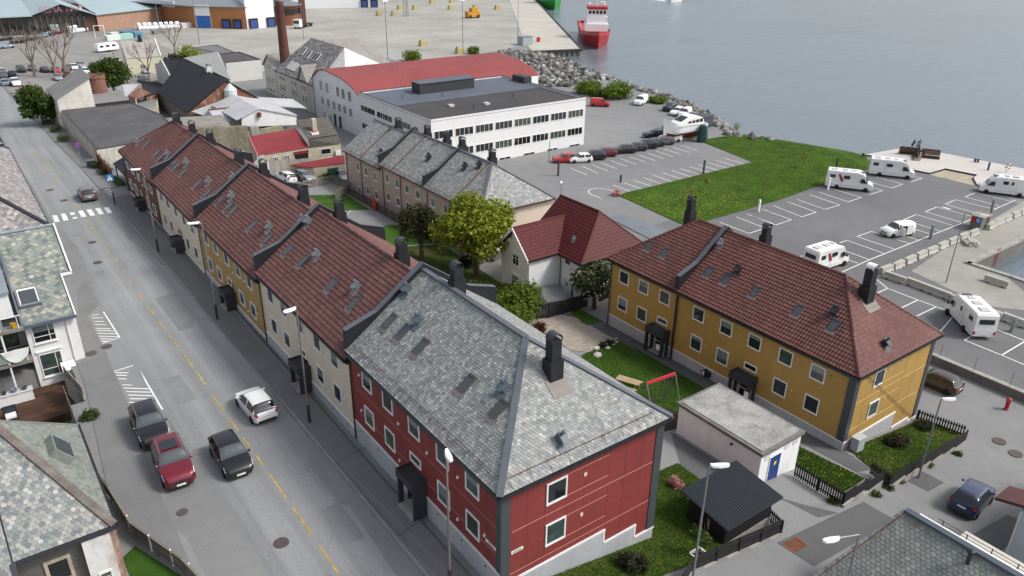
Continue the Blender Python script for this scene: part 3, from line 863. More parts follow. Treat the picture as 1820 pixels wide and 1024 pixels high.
def chimney(parent,x,y,z0,z1,wx=.68,wy=.6,mat=None,name='chimney',capmat=None):
 mat=mat or DARK2
 mb=MB();zm=z0+(z1-z0)*.42
 mb.box(x-wx*.62,y-wy*.62,z0-1.2,x+wx*.62,y+wy*.62,zm)
 mb.box(x-wx*.46,y-wy*.46,zm,x+wx*.46,y+wy*.46,z1-.28)
 c=mb.build(name,mat,parent)
 cp=MB();n=7;pts=[]
 for i in range(n+1):
  t=math.pi*i/n;pts.append((x-wx*.5*math.cos(t),z1-.16+.3*math.sin(t)))
 for(xa,za),(xb,zb)in zip(pts,pts[1:]):
  cp.poly((xa,y-wy*.5,za),(xb,y-wy*.5,zb),(xb,y+wy*.5,zb),(xa,y+wy*.5,za))
  cp.poly((xa,y-wy*.5,za-.02),(xa,y+wy*.5,za-.02),(xb,y+wy*.5,zb-.02),(xb,y-wy*.5,zb-.02))
 for sx in(-1,1):
  cp.box(x+sx*wx*.44,y-wy*.45,z1-.28,x+sx*wx*.5,y-wy*.38,z1-.1).box(x+sx*wx*.44,y+wy*.38,z1-.28,x+sx*wx*.5,y+wy*.45,z1-.1)
 cp.build('chimney_hood',capmat or HOOD,c)
 return c
class Roof:
 """x0..x1, y0..y1 the eave rectangle, ridge along y; hip0/hip1 at the y0 / y1 end"""
 def __init__(self,parent,x0,x1,y0,y1,ze,zr,hip0,hip1,over=.0,thick=.22,mat=None):
  self.x0,self.x1,self.y0,self.y1,self.ze,self.zr=x0,x1,y0,y1,ze,zr
  self.xc=xc=(x0+x1)/2;hw=(x1-x0)/2
  self.k=(zr-ze)/hw
  self.r0=y0+hw*hip0;self.r1=y1-hw*hip1
  A,B,Cc,D=(x0,y0,ze),(x1,y0,ze),(x1,y1,ze),(x0,y1,ze)
  R0,R1=(xc,self.r0,zr),(xc,self.r1,zr)
  mb=MB()
  dz=Vector((0,0,-thick))
  lo=[tuple(Vector(p)+dz)for p in(A,B,Cc,D)]
  mb.add([A,B,Cc,D,R0,R1]+lo,[(0,4,5,3),(1,2,5,4),(0,1,4),(2,3,5),(6,9,8,7),(0,6,7,1),(1,7,8,2),(2,8,9,3),(3,9,6,0)])
  self.part=mb.build('roof',mat or DARK2,parent)
  s=math.hypot(hw,zr-ze)
  self.s=s
  sl=Vector((hw,0,zr-ze)).normalized()
  self.front=Plane((x0,y1,ze),(0,-1,0),sl)
  self.fpoly=[(0,0),(y1-y0,0),(y1-self.r0,s),(y1-self.r1,s)]
  self.back=Plane((x1,y0,ze),(0,1,0),(-sl.x,0,sl.z))
  self.bpoly=[(0,0),(y1-y0,0),(self.r1-y0,s),(self.r0-y0,s)]
  self.hips=[]
  if hip0:
   v=Vector((0,self.r0-y0,zr-ze));self.h0=Plane((x0,y0,ze),(1,0,0),v);self.h0poly=[(0,0),(2*hw,0),(hw,v.length)]
   self.hips.append((self.h0,self.h0poly))
  if hip1:
   v=Vector((0,self.r1-y1,zr-ze));self.h1=Plane((x1,y1,ze),(-1,0,0),v);self.h1poly=[(0,0),(2*hw,0),(hw,v.length)]
   self.hips.append((self.h1,self.h1poly))
  self.planes=[(self.front,self.fpoly),(self.back,self.bpoly)]+self.hips
 def caps(self,mat,r=.11,tiles=False,parent=None,hips=True):
  mb=MB()
  c=[((self.xc,self.r0,self.zr),(self.xc,self.r1,self.zr))]
  if hips:
   if self.r0>self.y0+.01:c+=[((self.x0,self.y0,self.ze),(self.xc,self.r0,self.zr)),((self.x1,self.y0,self.ze),(self.xc,self.r0,self.zr))]
   if self.r1<self.y1-.01:c+=[((self.x0,self.y1,self.ze),(self.xc,self.r1,self.zr)),((self.x1,self.y1,self.ze),(self.xc,self.r1,self.zr))]
  for a,b in c:
   a=Vector(a);b=Vector(b)
   if not tiles:
    mb.bar(a+Vector((0,0,.03)),b+Vector((0,0,.03)),r*2.6,r*.9)
   else:
    L=(b-a).length;n=max(1,int(L/.38));d=(b-a)/n
    for i in range(n):mb.tube(a+d*i+Vector((0,0,.045)),a+d*(i+1.12)+Vector((0,0,.03)),r,7,r*.9)
  return mb.build('ridge_cap',mat,self.part)
 def gutter(self,parent,mat=None,sides='fb'):
  mb=MB();z=self.ze-.09;g=.07
  fr=[((self.x0-g,self.y0,z),(self.x0-g,self.y1,z))]
  if 'b' in sides:fr.append(((self.x1+g,self.y0,z),(self.x1+g,self.y1,z)))
  if '0' in sides:fr.append(((self.x0-g,self.y0-g,z),(self.x1+g,self.y0-g,z)))
  if '1' in sides:fr.append(((self.x0-g,self.y1+g,z),(self.x1+g,self.y1+g,z)))
  for a,b in fr:
   mb=MB();mb.bar(a,b,.13,.13);mb.build('gutter',mat or GUTTER,parent)
def downpipe(parent,x,y,z0,z1,mat=None,r=.05):
 mb=MB();mb.tube((x,y,z0),(x,y,z1),r,6)
 return mb.build('downpipe',mat or GUTTER,parent)
def slab_panels(parent,face,s0,s1,rows,cols,mat,gap=.022,th=.014,name='panel'):
 """facade panels with open joints"""
 for(z0,z1)in rows:
  for a,b in zip(cols,cols[1:]):
   mb=MB();face.box(mb,a+gap/2,b-gap/2,z0+gap/2,z1-gap/2,.004,th)
   mb.build(name,mat,parent)
def snow_guard(roof_part,pl,a0,a1,b,mat,zig=False):
 mb=MB()
 if zig:
  n=int((a1-a0)/.22);pts=[]
  for i in range(n+1):pts.append(pl.at(a0+(a1-a0)*i/n,b+(.28 if i%2 else 0),.10+(.16 if i%2 else .0)))
  mb.path(pts,.012,4)
 else:
  mb.path([pl.at(a0,b,.17),pl.at(a1,b,.17)],.016,5);mb.path([pl.at(a0,b,.09),pl.at(a1,b,.09)],.012,4)
  k=int((a1-a0)/1.1)
  for i in range(k+1):
   a=a0+(a1-a0)*i/max(1,k);mb.path([pl.at(a,b+.05,.03),pl.at(a,b,.19)],.016,4);mb.path([pl.at(a,b-.5,.04),pl.at(a,b,.17)],.012,4)
 return mb.build('snow_guard',mat,roof_part)
def parapet(parent,R,y,th=.34,far=False,mat=None):
 """clad fire wall across the slope between two roofs, with the flared foot at the eave"""
 mb=MB();x0=R.x0;xc=R.xc
 for sx in(1,-1):
  X=lambda d:xc-sx*(xc-x0-d)
  zz=lambda d:R.ze+R.k*d
  w=xc-x0
  prof=[(X(.05),zz(.05)-.3),(X(w),zz(w)-.3),(X(w),zz(w)+.42),(X(2.25),zz(2.25)+.42),(X(.12),zz(.12)+1.28)]
  pts=[(px,y-th/2,pz)for px,pz in prof]
  if sx<0:pts=pts[::-1]
  mb.extr(pts[::-1],(0,th,0))if False else mb.extr(pts,(0,th,0))
 o=mb.build('parapet_wall',mat or DARK2,parent)
 tp=MB()
 for sx in(1,-1):
  X=lambda d:xc-sx*(xc-x0-d)
  zz=lambda d:R.ze+R.k*d
  tp.bar((X(.1),y,zz(.12)+1.30),(X(2.25),y,zz(2.25)+.44),th+.08,.035);tp.bar((X(2.25),y,zz(2.25)+.44),(X(xc-x0),y,zz(xc-x0)+.44),th+.08,.035)
 tp.build('parapet_capping',CAPM,o)
 return o
def porch(parent,face,s,ztop,zg,w=1.8,depth=.95,near_solid=True,door=True):
 p=MB()
 face.box(p,s-w/2,s+w/2,ztop-.42,ztop,0.0,depth)
 for a,b in((s-w/2,s-w/2+.07),(s+w/2-.07,s+w/2)):face.box(p,a,b,ztop,ztop+.12,0,depth)
 face.box(p,s-w/2+.07,s+w/2-.07,ztop,ztop+.12,depth-.07,depth)
 o=p.build('porch_canopy',PORCH,parent)
 bits=[(-w/2+.004,-w/2+.14,.62,.92),(-w/2+.004,-w/2+.14,.05,.3)]
 bits+=[(w/2-.14,w/2-.004,.0,.92)]if near_solid else[(w/2-.14,w/2-.004,.62,.92),(w/2-.14,w/2-.004,.05,.3)]
 for a,b,d0,d1 in bits:
  q=MB();face.box(q,s+a,s+b,zg,ztop-.42,depth*d0,depth*d1);q.build('porch_post',PORCH,parent)
 if door:
  d=MB();face.box(d,s-.55,s+.5,zg+.16,zg+2.25,.0,.05);do=d.build('door',flat('door_dark',(.018,.02,.022),.35),parent)
  g=MB();face.box(g,s-.3,s+.3,zg+.5,zg+2.0,.05,.06);g.build('door_glass',GLASS,do)
  h=MB();face.box(h,s+.36,s+.4,zg+1.1,zg+1.3,.05,.09);h.build('handle',GREYM,do)
 st=MB();face.box(st,s-w/2+.15,s+w/2-.15,zg-.3,zg+.14,0,depth*1.02);st.build('step',CONC,parent)
 return o
HW=11.3
def wall_box(parent,x0,x1,y0,y1,z0,z1,mat,name='wall'):
 mb=MB();mb.box(x0,y0,z0,x1,y1,z1)
 return mb.build(name,mat,parent)
def terrace(y0,y1,ze,mat,label,hip0,hip1,roofkind,lights,vents,wallname='wall',para=True,panels=False):
 x0,x1=16.35,27.65
 zr=ze+4.05
 w0,w1=16.65,27.35
 zg=gz(16.6,(y0+y1)/2)
 t=thing('terraced_house',label,'house',(16.65,y0,round(zg,2)),0,'terraced houses along the street')
 ya=y0+(.3 if hip0 else 0.0);yb=y1-(.3 if hip1 else 0.0)
 wall_box(t,w0,w1,ya,yb,5.2,ze-.05,REDJ if panels else mat)
 R=Roof(t,x0,x1,y0,y1,ze,zr,hip0,hip1)
 face=Face((w0,yb,0),(0,-1))
 L=yb-ya
 base=ze-5.15
 pb=MB();face.box(pb,0.0,L,5.2,base-.05,.0,.05);pb.build('plinth',PLINTH,t)
 pt=MB();face.box(pt,0.0,L,base-.05,base+.035,.0,.075);pt.build('plinth_drip',WTRIM,t)
 off=y1-yb
 for s in(2.35,5.0,8.05,11.05,13.85):
  window(t,face,s-off,ze-1.16,1.22,1.26)
 for s in(2.35,5.0,11.05,13.85):
  window(t,face,s-off,ze-3.75,1.22,1.32)
 window(t,face,8.05-off,ze-3.36,1.22,.62)
 porch(t,face,8.3-off,ze-4.0,gz(16.5,y1-8.3)+.13,1.85,.98)
 vm=MB()
 for s,dz in((1.3,1.2),(6.2,1.95),(9.4,2.0),(12.5,1.6),(1.25,3.8),(6.1,4.6),(12.4,4.4),(14.9,3.6)):
  p=face.at(s-off,ze-dz,.03);vm.lathe(p,((.075,-.075),(.09,0),(.075,.075)),6)
 vm.build('wall_vent',WTRIM,t)
 pv=MB()
 for s in(1.0,3.3,6.0,10.4,12.8,15):face.box(pv,s-off-.06,s-off+.06,base-.42,base-.3,.05,.058)
 pv.build('plinth_vent',DARK,t)
 fb=MB();face.box(fb,-.02,L+.02,ze-.3,ze-.16,.0,.26);fb.build('fascia',DARK,t)
 R.gutter(t,sides='fb0' if hip0 else('fb1' if hip1 else 'fb'))
 downpipe(t,w0-.1,y1-(.12 if not hip1 else .5),zg,ze-.1,GUTTER if not panels else DARK)
 tm={'slate':(t_slate(.225,.165),.225,.165,SLATE,.5),'pan':(t_pantile(.27,.345),.27,.345,PANTILE,.0)}[roofkind]
 for k,(pl,poly)in enumerate(R.planes):
  if roofkind=='slate':
   tile_field(R.part,pl,poly,tm[0],tm[1],tm[2],tm[3],tm[4],'slate','slate_field',nparts=300 if k==0 else 0)
  else:
   tile_field(R.part,pl,poly,tm[0],tm[1],tm[2],tm[3],tm[4],'roof_tile','roof_tile_field',jit=.002,tiltj=.006)
 if roofkind=='slate':
  R.caps(CAPM,.13)
  snow_guard(R.part,R.front,.5,y1-y0-.9,.62,RUSTY)
  if hip0:snow_guard(R.part,R.h0,.8,10.2,.62,RUSTY)
 else:
  R.caps(PANTILE,.12,tiles=True)
  snow_guard(R.part,R.front,.3,y1-y0-.4,.35,COPPER,zig=True)
 for x,y,z in lights:
  a,b=R.front.ab((x,y,z));skylight(t,R.front,a,b,mat=LIGHTFRAME if roofkind!='slate' else SKYFRAME)
 for x,y,z in vents:
  a,b=R.front.ab((x,y,z));roof_vent(t,R.front,a,b,VENTBLUE if roofkind=='slate' else GREYM,1.15)
 if para:parapet(t,R,y1+.02)
 return t,R,face
SKYFRAME=M('skylight_frame_brown',(.085,.075,.072),.45,.1,2,20)
LIGHTFRAME=M('skylight_frame_grey',(.075,.07,.07),.4,.1,2,20)
VENTBLUE=M('vent_blue_grey',(.095,.12,.145),.5,.15,2,20)
tA,RA,fA=terrace(23.05,39.6,15.1,RED,'dark red panelled house with grey slate hip roof at the near end of the terrace',1,0,'slate',[(18.9,38.2,16.93),(18.9,36.5,16.93),(18.9,34.4,16.93),(18.9,29.6,16.93),(18.9,26.7,16.93)],[(19.8,36.1,17.57),(19.75,27.3,17.5),(20.7,39.0,18.2)],panels=True)
cols=[.05,1.05,3.7,6.3,7.1,9.0,9.75,12.3,15.1,16.2]
slab_panels(tA,fA,0,16.2,[(10.02,11.0),(11.0,12.7),(12.7,14.95)],cols,RED)
eA=Face((16.65,23.35,0),(1,0))
zs={}
for a,b,lo in((.04,1.55,9.27),(1.55,2.65,9.27),(2.65,4.0,9.27),(4.0,5.2,9.27),(5.2,6.85,9.27),(6.85,8.0,8.37),(8.0,9.25,8.37),(9.25,10.2,7.47)):
 rows=[(lo,9.67),(9.67,11.0),(11.0,12.33),(12.33,14.95)]if 2.5>a or a>6.8 else[(lo,9.67),(9.67,10.24),(10.24,11.63),(11.63,12.33),(12.33,12.94),(12.94,14.27),(14.27,14.95)]
 slab_panels(tA,eA,a,b,[r for r in rows if r[1]-r[0]>.1],[a,b],RED)
fl=MB()
for s0,s1,z in((.65,10.4,12.33),(4.0,6.85,14.27),(4.0,6.85,12.94),(4.0,6.85,11.63),(4.0,6.85,10.24),(.05,10.4,9.67)):
 eA.box(fl,s0,s1,z-.018,z+.018,.0,.022)
for s0,s1,z in((.8,16.1,12.7),(.8,16.1,10.98)):fA.box(fl,s0,s1,z-.012,z+.012,.0,.02)
fl.build('joint_flashing',M('joint_flashing',(.50,.27,.22),.5,.05),tA)
window(tA,eA,3.35,13.6,1.3,1.34);window(tA,eA,3.38,10.98,1.3,1.42)
pl=MB()
for s0,s1,z in((.0,6.85,9.25),(6.85,9.25,8.35),(9.25,10.75,7.45)):eA.box(pl,s0,s1,4.8,z-.06,.0,.05)
pl.build('plinth',PLINTH,tA)
pl=MB()
for s0,s1,z in((.0,6.9,9.25),(6.87,9.3,8.35),(9.27,10.78,7.45)):eA.box(pl,s0,s1,z-.06,z+.05,.0,.085)
eA.box(pl,6.80,6.90,8.40,9.2,.0,.06);eA.box(pl,9.2,9.3,7.5,8.3,.0,.06)
pl.build('plinth_drip',WTRIM,tA)
for fc_,bx_ in((eA,(-.06,.5,9.3,15.0,.0,.06)),(eA,(10.2,10.76,7.5,15.0,.0,.06)),(fA,(15.9,16.31,10.0,15.0,.0,.045))):cb=MB();fc_.box(cb,*bx_);cb.build('corner_board',CORNER,tA)
fb=MB();eA.box(fb,-.05,10.75,14.86,15.0,.0,.26);eA.box(fb,-.05,10.75,14.6,14.86,.0,.05);fb.build('fascia',CORNER,tA)
vm=MB()
for s,z in((5.2,13.75),(5.1,11.2)):eA.box(vm,s-.09,s+.09,z-.1,z+.1,.01,.06)
vm.build('wall_vent',M('vent_cream',(.62,.52,.42),.6),tA)
def text_obj(txt,size,mat,parent,face,s,z,d=.03,name='lettering'):
 cu=bpy.data.curves.new(name,'FONT');cu.body=txt;cu.size=size;cu.extrude=.004;cu.align_x='CENTER';cu.align_y='CENTER'
 ob=bpy.data.objects.new(name,cu);coll.objects.link(ob)
 deps=bpy.context.evaluated_depsgraph_get()
 me=bpy.data.meshes.new_from_object(ob.evaluated_get(deps))
 bpy.data.objects.remove(ob)
 me.materials.clear();me.materials.append(mat)
 m=Matrix.Translation(face.at(s,z,d)-rooted(parent))@Matrix.Rotation(face.ang,4,'Z')@Matrix.Rotation(math.pi/2,4,'X')
 return inst(me,name,parent,m)
for fc,s,z in((eA,.98,11.03),(fA,15.5,11.3)):
 sg=MB();fc.box(sg,s-.36 if fc is eA else s-.5,s+.36 if fc is eA else s+.5,z-.09,z+.09,.015,.035);so_=sg.build('name_plate',WTRIM,tA)
 for q_ in range(9):sg=MB();fc.box(sg,s-.27+q_*.06,s-.235+q_*.06,z-.045,z+.045,.035,.039);sg.build('faded_letter',DARK,so_)
a,b=RA.h0 .ab((20.70,24.12,15.87));roof_vent(tA,RA.h0,a,b,VENTBLUE,1.25)
chimney(tA,22.3,26.75,17.7,20.10,.68,.6)
cfl=MB();q0_,q1_=RA.h0 .ab((21.6,26.0,17.2)),RA.h0 .ab((23.0,26.0,17.2));q2_=RA.h0 .ab((22.3,25.4,16.8));cfl.add([RA.h0 .at(q0_[0],q0_[1]-.35,.06),RA.h0 .at(q1_[0],q0_[1]-.35,.06),RA.h0 .at(q1_[0],q0_[1]+.8,.06),RA.h0 .at(q0_[0],q0_[1]+.8,.06)],[(0,1,2,3)]);cfl.build('chimney_flashing',LEAD,tA)
chimney(tA,22.5,36.3,18.9,20.55,.68,.6)
tB,RB,fB=terrace(39.6,55.85,14.35,CREAM,'cream rendered house under brown pantiles, next to the red slate roofed house',0,0,'pan',[(18.8,54.4,16.1),(18.9,51.6,16.15),(18.9,46.6,16.15),(18.9,43.1,16.15),],[(19.7,50.7,16.7),(19.65,44.1,16.7),(21.0,55.2,17.6)])
chimney(tB,22.6,43.4,18.1,19.75,.68,.6);chimney(tB,22.8,53.7,17.9,19.55,.68,.6)
tC,RC,fC=terrace(55.85,72.3,13.65,OCHRE2,'ochre yellow house in the middle of the terrace',0,0,'pan',[(18.8,71.2,15.4),(18.8,68.9,15.4),(18.8,67.6,15.4),(18.9,62.8,15.45),(18.85,59.2,15.4)],[(19.55,69.8,15.9),(19.55,60.2,15.9),(21.2,57.0,17.1)])
chimney(tC,22.7,60.8,17.3,18.85,.68,.6);chimney(tC,22.75,70.3,17.2,18.75,.68,.6)
tD,RD,fD=terrace(72.3,88.6,13.15,CREAM,'cream rendered house, fourth along the terrace beyond the ochre one',0,0,'pan',[(18.75,87.5,14.87),(18.75,86.3,14.87),(18.8,83.6,14.9),(18.8,78.8,14.9),(18.75,75.4,14.87)],[(19.6,84.8,15.5),(19.55,77.0,15.5),(21.0,73.6,16.5)])
chimney(tD,22.5,76.7,16.8,18.35,.68,.6);chimney(tD,22.6,86.3,16.7,18.25,.68,.6)
tE,RE_,fE=terrace(88.6,105.0,12.75,BROWNRED,'dull brownish red house at the far end of the terrace by the side street',0,1,'pan',[(18.7,101.6,14.44),(18.7,99.4,14.44),(18.65,94.6,14.4),(18.65,92.6,14.4)],[(18.3,101.9,14.15),(19.3,91.6,14.87)],para=False)
chimney(tE,22.5,92.9,16.4,17.95,.68,.6);chimney(tE,22.3,98.8,16.2,17.75,.8,.8)
def yellow(y0,y1,ze,hip0,hip1,ups,los,smalls,lights,vents,label,porches,base):
 x0,x1=47.95,59.4
 zr=ze+4.4;w0,w1=48.25,59.1
 t=thing('yellow_house',label,'house',(w0,y0,3.2),0,'yellow houses behind the lawn')
 ya=y0+(.3 if hip0 else 0);yb=y1-(.3 if hip1 else 0)
 wall_box(t,w0,w1,ya,yb,1.2,ze-.05,OCHRE)
 R=Roof(t,x0,x1,y0,y1,ze,zr,hip0,hip1)
 f=Face((w0,yb,0),(0,-1));L=yb-ya
 pb=MB();f.box(pb,0,L,1.2,base-.04,0,.05);pb.build('plinth',PLINTH,t)
 pt=MB();f.box(pt,0,L,base-.04,base+.03,0,.07);pt.build('plinth_drip',WTRIM,t)
 for y in ups:window(t,f,yb-y,ze-1.31,1.26,1.3)
 for y in los:window(t,f,yb-y,ze-4.08,1.26,1.4)
 for y in smalls:window(t,f,yb-y,ze-3.67,1.26,.6)
 for y in porches:porch(t,f,yb-y,ze-4.25,gz(48.2,y),2.0,1.2,near_solid=False)
 vm=MB()
 for y in list(ups)+list(los):
  if y>ya+1.2:p=f.at(yb-y+1.05,ze-(1.0 if y in ups else 3.8),.02);vm.lathe(p,((.06,-.06),(.07,0),(.06,.06)),6)
 if vm.v:vm.build('wall_vent',M('vent_cream',(.62,.52,.42),.6),t)
 pv=MB();s=1.5
 while s<L:f.box(pv,s-.05,s+.05,base-.5,base-.38,.05,.07);s+=2.8
 pv.build('plinth_vent',WTRIM,t)
 fb=MB();f.box(fb,0,L,ze-.34,ze-.16,0,.26);fb.build('fascia',DARK,t)
 R.gutter(t,sides='fb'+('0' if hip0 else '')+('1' if hip1 else ''))
 for pl,poly in R.planes:tile_field(R.part,pl,poly,t_pantile(.27,.345),.27,.345,PANTILE_R,0,'roof_tile','roof_tile_field',jit=.002,tiltj=.006)
 R.caps(PANTILE_R,.13,tiles=True)
 for x,y,z in lights:
  a,b=R.front.ab((x,y,z));skylight(t,R.front,a,b,.6,1.0,LIGHTFRAME)
 for x,y,z in vents:
  a,b=R.front.ab((x,y,z));roof_vent(t,R.front,a,b,DARK,1.25)
 return t,R,f
yA,RYA,fYA=yellow(23.65,41.25,10.0,1,0,(38.65,35.65,32.75,29.8,26.95),(38.55,35.65,29.85,26.95),(32.75,),[(50.25,39.7,11.8),(50.3,37.8,11.8),(50.25,34.8,11.8),(50.25,30.7,11.8),(50.3,27.6,11.8)],[(51.2,37.4,12.55),(51.15,28.2,12.5)],'longer near part of the yellow panelled building with brown tiled hip roof',(32.9,),4.2)
yB,RYB,fYB=yellow(41.25,50.1,10.0,0,1,(47.9,45.3,42.65),(47.85,45.25),(42.65,),[(50.25,46.9,11.8),(50.25,44.9,11.8)],[],'short far part of the yellow panelled building beside the villa',(42.6,),4.2)
parapet(yA,RYA,41.25,.36)
downpipe(yA,48.1,41.1,3.1,9.9,DARK,.11);downpipe(yB,48.12,49.6,3.0,9.9,CORNER,.07)
chimney(yA,54.0,27.6,13.0,15.85,.8,.7,capmat=WTRIM);chimney(yA,54.6,37.7,14.2,15.85,.68,.6);chimney(yB,53.5,45.3,14.2,16.45,.68,.6)
cfl=MB();q0_=RYA.h0 .ab((53.2,26.9,12.5));cfl.add([RYA.h0 .at(q0_[0],q0_[1]-.3,.09),RYA.h0 .at(q0_[0]+1.6,q0_[1]-.3,.09),RYA.h0 .at(q0_[0]+1.6,q0_[1]+1.0,.09),RYA.h0 .at(q0_[0],q0_[1]+1.0,.09)],[(0,1,2,3)]);cfl.build('chimney_flashing',LEAD,yA)
a,b=RYA.h0 .ab((52.44,24.74,10.84));roof_vent(yA,RYA.h0,a,b,DARK,1.25)
a,b=RYA.front.ab((52.6,40.6,13.5));roof_vent(yA,RYA.front,a,b,GREYM,1.1)
eY=Face((48.25,23.95,0),(1,0))
window(yA,eY,3.15,8.72,1.3,1.4);window(yA,eY,3.35,5.9,1.3,1.42)
pl=MB()
for s0,s1,z in((0,7.1,4.14),(7.1,9.6,2.66),(9.6,10.85,2.3)):eY.box(pl,s0,s1,1.0,z-.06,0,.05)
pl.build('plinth',PLINTH,yA)
pl=MB()
for s0,s1,z in((0,7.15,4.14),(7.1,9.62,2.66),(9.6,10.9,2.3)):eY.box(pl,s0,s1,z-.06,z+.05,0,.09)
pl.build('plinth_drip',WTRIM,yA)
for fc_,bx_ in((eY,(-.06,.5,4.2,9.9,0,.06)),(eY,(10.4,10.92,2.4,9.9,0,.06)),(fYA,(16.75,17.36,4.2,9.9,0,.05))):cb=MB();fc_.box(cb,*bx_);cb.build('corner_board',CORNER,yA)
fb=MB();eY.box(fb,-.05,10.9,9.74,9.88,0,.26);eY.box(fb,-.05,10.9,9.45,9.74,0,.05);fb.build('fascia',CORNER,yA)
jl=MB()
for s0,s1,z in((.5,10.4,7.37),(4.0,7.0,6.53),(4.0,6.9,8.0),(.5,9.9,5.0),(4,7,9.3)):eY.box(jl,s0,s1,z-.012,z+.012,0,.02)
for s,z0,z1 in((1.8,4.2,9.4),(4.0,5.0,9.4),(7.0,4.2,9.4),(8.6,2.8,9.4)):eY.box(jl,s-.006,s+.006,z0,z1,0,.015)
jl.build('joint_flashing',M('joint_ochre',(.6,.42,.2),.6),yA)
vm=MB()
for s,z in((4.6,9.0),(4.7,6.4)):eY.box(vm,s-.07,s+.07,z-.12,z+.12,.01,.05)
vm.build('wall_vent',M('vent_cream',(.62,.52,.42),.6),yA)
cab=MB();cab.tube((49.6,23.86,9.5),(58.6,23.86,2.4),.02,4);cab.build('cable',DARK,yA)
def beige(y0,y1,ze,hip0,label,wins,low):
 x0,x1=46.4,57.4;zr=ze+3.9
 t=thing('beige_house',label,'house',(46.75,y0,2.3),0,'beige houses behind the leafy tree')
 ya=y0+(.35 if hip0 else 0)
 wall_box(t,46.75,57.05,ya,y1,0.8,ze-.05,BEIGE)
 R=Roof(t,x0,x1,y0,y1,ze,zr,hip0,0)
 f=Face((46.75,y1,0),(0,-1))
 for y in wins:window(t,f,y1-y,ze-1.6,1.0,1.25,'bars2sill')
 for y,z,h in low:window(t,f,y1-y,z,1.0,h,'bars2sill')
 R.gutter(t,COPPER,'fb'+('0' if hip0 else ''))
 for pl,poly in R.planes:tile_field(R.part,pl,poly,t_square(.30,.24),.30,.24,SLATE,.5,'slate','slate_field')
 R.caps(CAPM,.12)
 snow_guard(R.part,R.front,.3,y1-y0-.3,.4,RUSTY)
 for y in(y1-.6,(y0+y1)/2+.4):downpipe(t,46.66,y,2.2,ze-.1,COPPER)
 return t,R,f
bA,RBA,fBA=beige(69.7,82.6,8.75,1,'near beige house with slate hip roof and pale blank end wall',(80.6,77.6,74.6),((77.6,4.4,1.25),(80.6,4.4,1.25)))
bB,RBB,fBB=beige(82.6,94.6,8.75,0,'middle beige house with slate roof between two black parapets',(92.75,89.9,87.25,84.4),((92.7,4.5,1.1),(89.9,4.6,1.2),(87.2,4.7,1.2),(84.4,4.7,1.2)))
bC,RBC,fBC=beige(94.6,106.2,8.1,0,'far beige house with slate roof next to the sheds',(101.9,99.2,96.35),((99.1,3.75,1.3),(96.35,3.75,1.25),(101.9,3.0,1.0)))
parapet(bA,RBA,82.6,.3);parapet(bB,RBB,94.6,.3)
e=MB();e.box(46.72,70.02,.8,57.08,70.06,8.68);e.build('end_wall',BEIGE2,bA)
e=MB();e.box(46.70,69.98,.8,57.1,70.08,3.3);e.build('plinth',CONC_D,bA)
downpipe(bA,51.0,69.95,2.4,8.6,COPPER)
for t_,x,y,z in((bA,52.9,76.6,12.6),(bA,52.6,86.9-4,12.8),(bB,52.5,91.5,12.6),(bB,52.6,86.6,12.7),(bC,52.3,99.4,12.1)):chimney(t_,x,y,z-.4,z+1.25,.75,.7)
for t_,R_,pts in((bA,RBA,((50.4,78.6),(51.2,76.6))),(bB,RBB,((49.7,86.2),)),(bC,RBC,((48.3,97.0),))):
 for x,y in pts:
  a,b=R_.front.ab((x,y,R_.ze+R_.k*(x-R_.x0)));roof_vent(t_,R_.front,a,b,DARK,1.3)
for t_,R_,y in((bA,RBA,75.6),(bB,RBB,90.9),(bC,RBC,100.5)):
 ln=MB();a,b=R_.front.ab((46.6,y,R_.ze));ln.path([R_.front.at(a,.2,.06),R_.front.at(a,R_.s,.06)],.07,5);ln.build('roof_ladder',RUSTY,R_.part)
v=thing('villa','white wooden villa with dark red tiled roof and small-paned windows','house',(48.5,56.5,2.6))
wall_box(v,49.0,57.2,54.9,63.2,1.0,7.55,WWOOD)
mb=MB();mb.extr([(49.0,63.0,7.5),(57.2,63.0,7.5),(53.1,63.0,11.2)],(0,.2,0));mb.build('gable_wall',WWOOD,v)
VR=MB()
VX0,VX1,VY0,VY1,VZ,VT=48.5,57.7,54.4,63.6,7.6,11.6
R=Roof(v,VX0,VX1,VY0,VY1,VZ,VT,.58,.0)
for pl_,poly in R.planes:tile_field(R.part,pl_,poly,t_pantile(.30,.37,.035),.30,.37,TILE_RED,0,'roof_tile','roof_tile_field',jit=.001,tiltj=.003)
R.caps(TILE_RED,.11,tiles=True);R.gutter(v,sides='fb0')
wy0,wy1,wx0=58.1,63.7,44.7
yc=(wy0+wy1)/2;wz,wt=7.6,10.35
g=MB()
g.extr([(wx0+.3,wy0+.35,1.0),(wx0+.3,wy0+.35,wz-.05),(wx0+.3,yc,wt-.35),(wx0+.3,wy1-.35,wz-.05),(wx0+.3,wy1-.35,1.0)][::-1],(5.0,0,0))
g.build('wing_wall',WWOOD,v)
wr=MB();xe=52.6
wr.extr([(wx0-.1,wy0,wz),(wx0-.1,yc,wt),(wx0-.1,wy1,wz),(wx0-.1,wy1,wz-.2),(wx0-.1,yc,wt-.22),(wx0-.1,wy0,wz-.2)][::-1],(xe-wx0,0,0))
wro=wr.build('wing_roof',DARK2,v)
sv=Vector((0,yc-wy0,wt-wz));sL=sv.length
pS=Plane((wx0-.1,wy0,wz),(1,0,0),sv)
tile_field(wro,pS,[(0,0),(VX0-wx0+.1,0),(xe-wx0,sL),(0,sL)],t_pantile(.30,.37,.035),.30,.37,TILE_RED,0,'roof_tile','roof_tile_field',jit=.001,tiltj=.003)
pN=Plane((xe,wy1,wz),(-1,0,0),(0,-sv.y,sv.z))
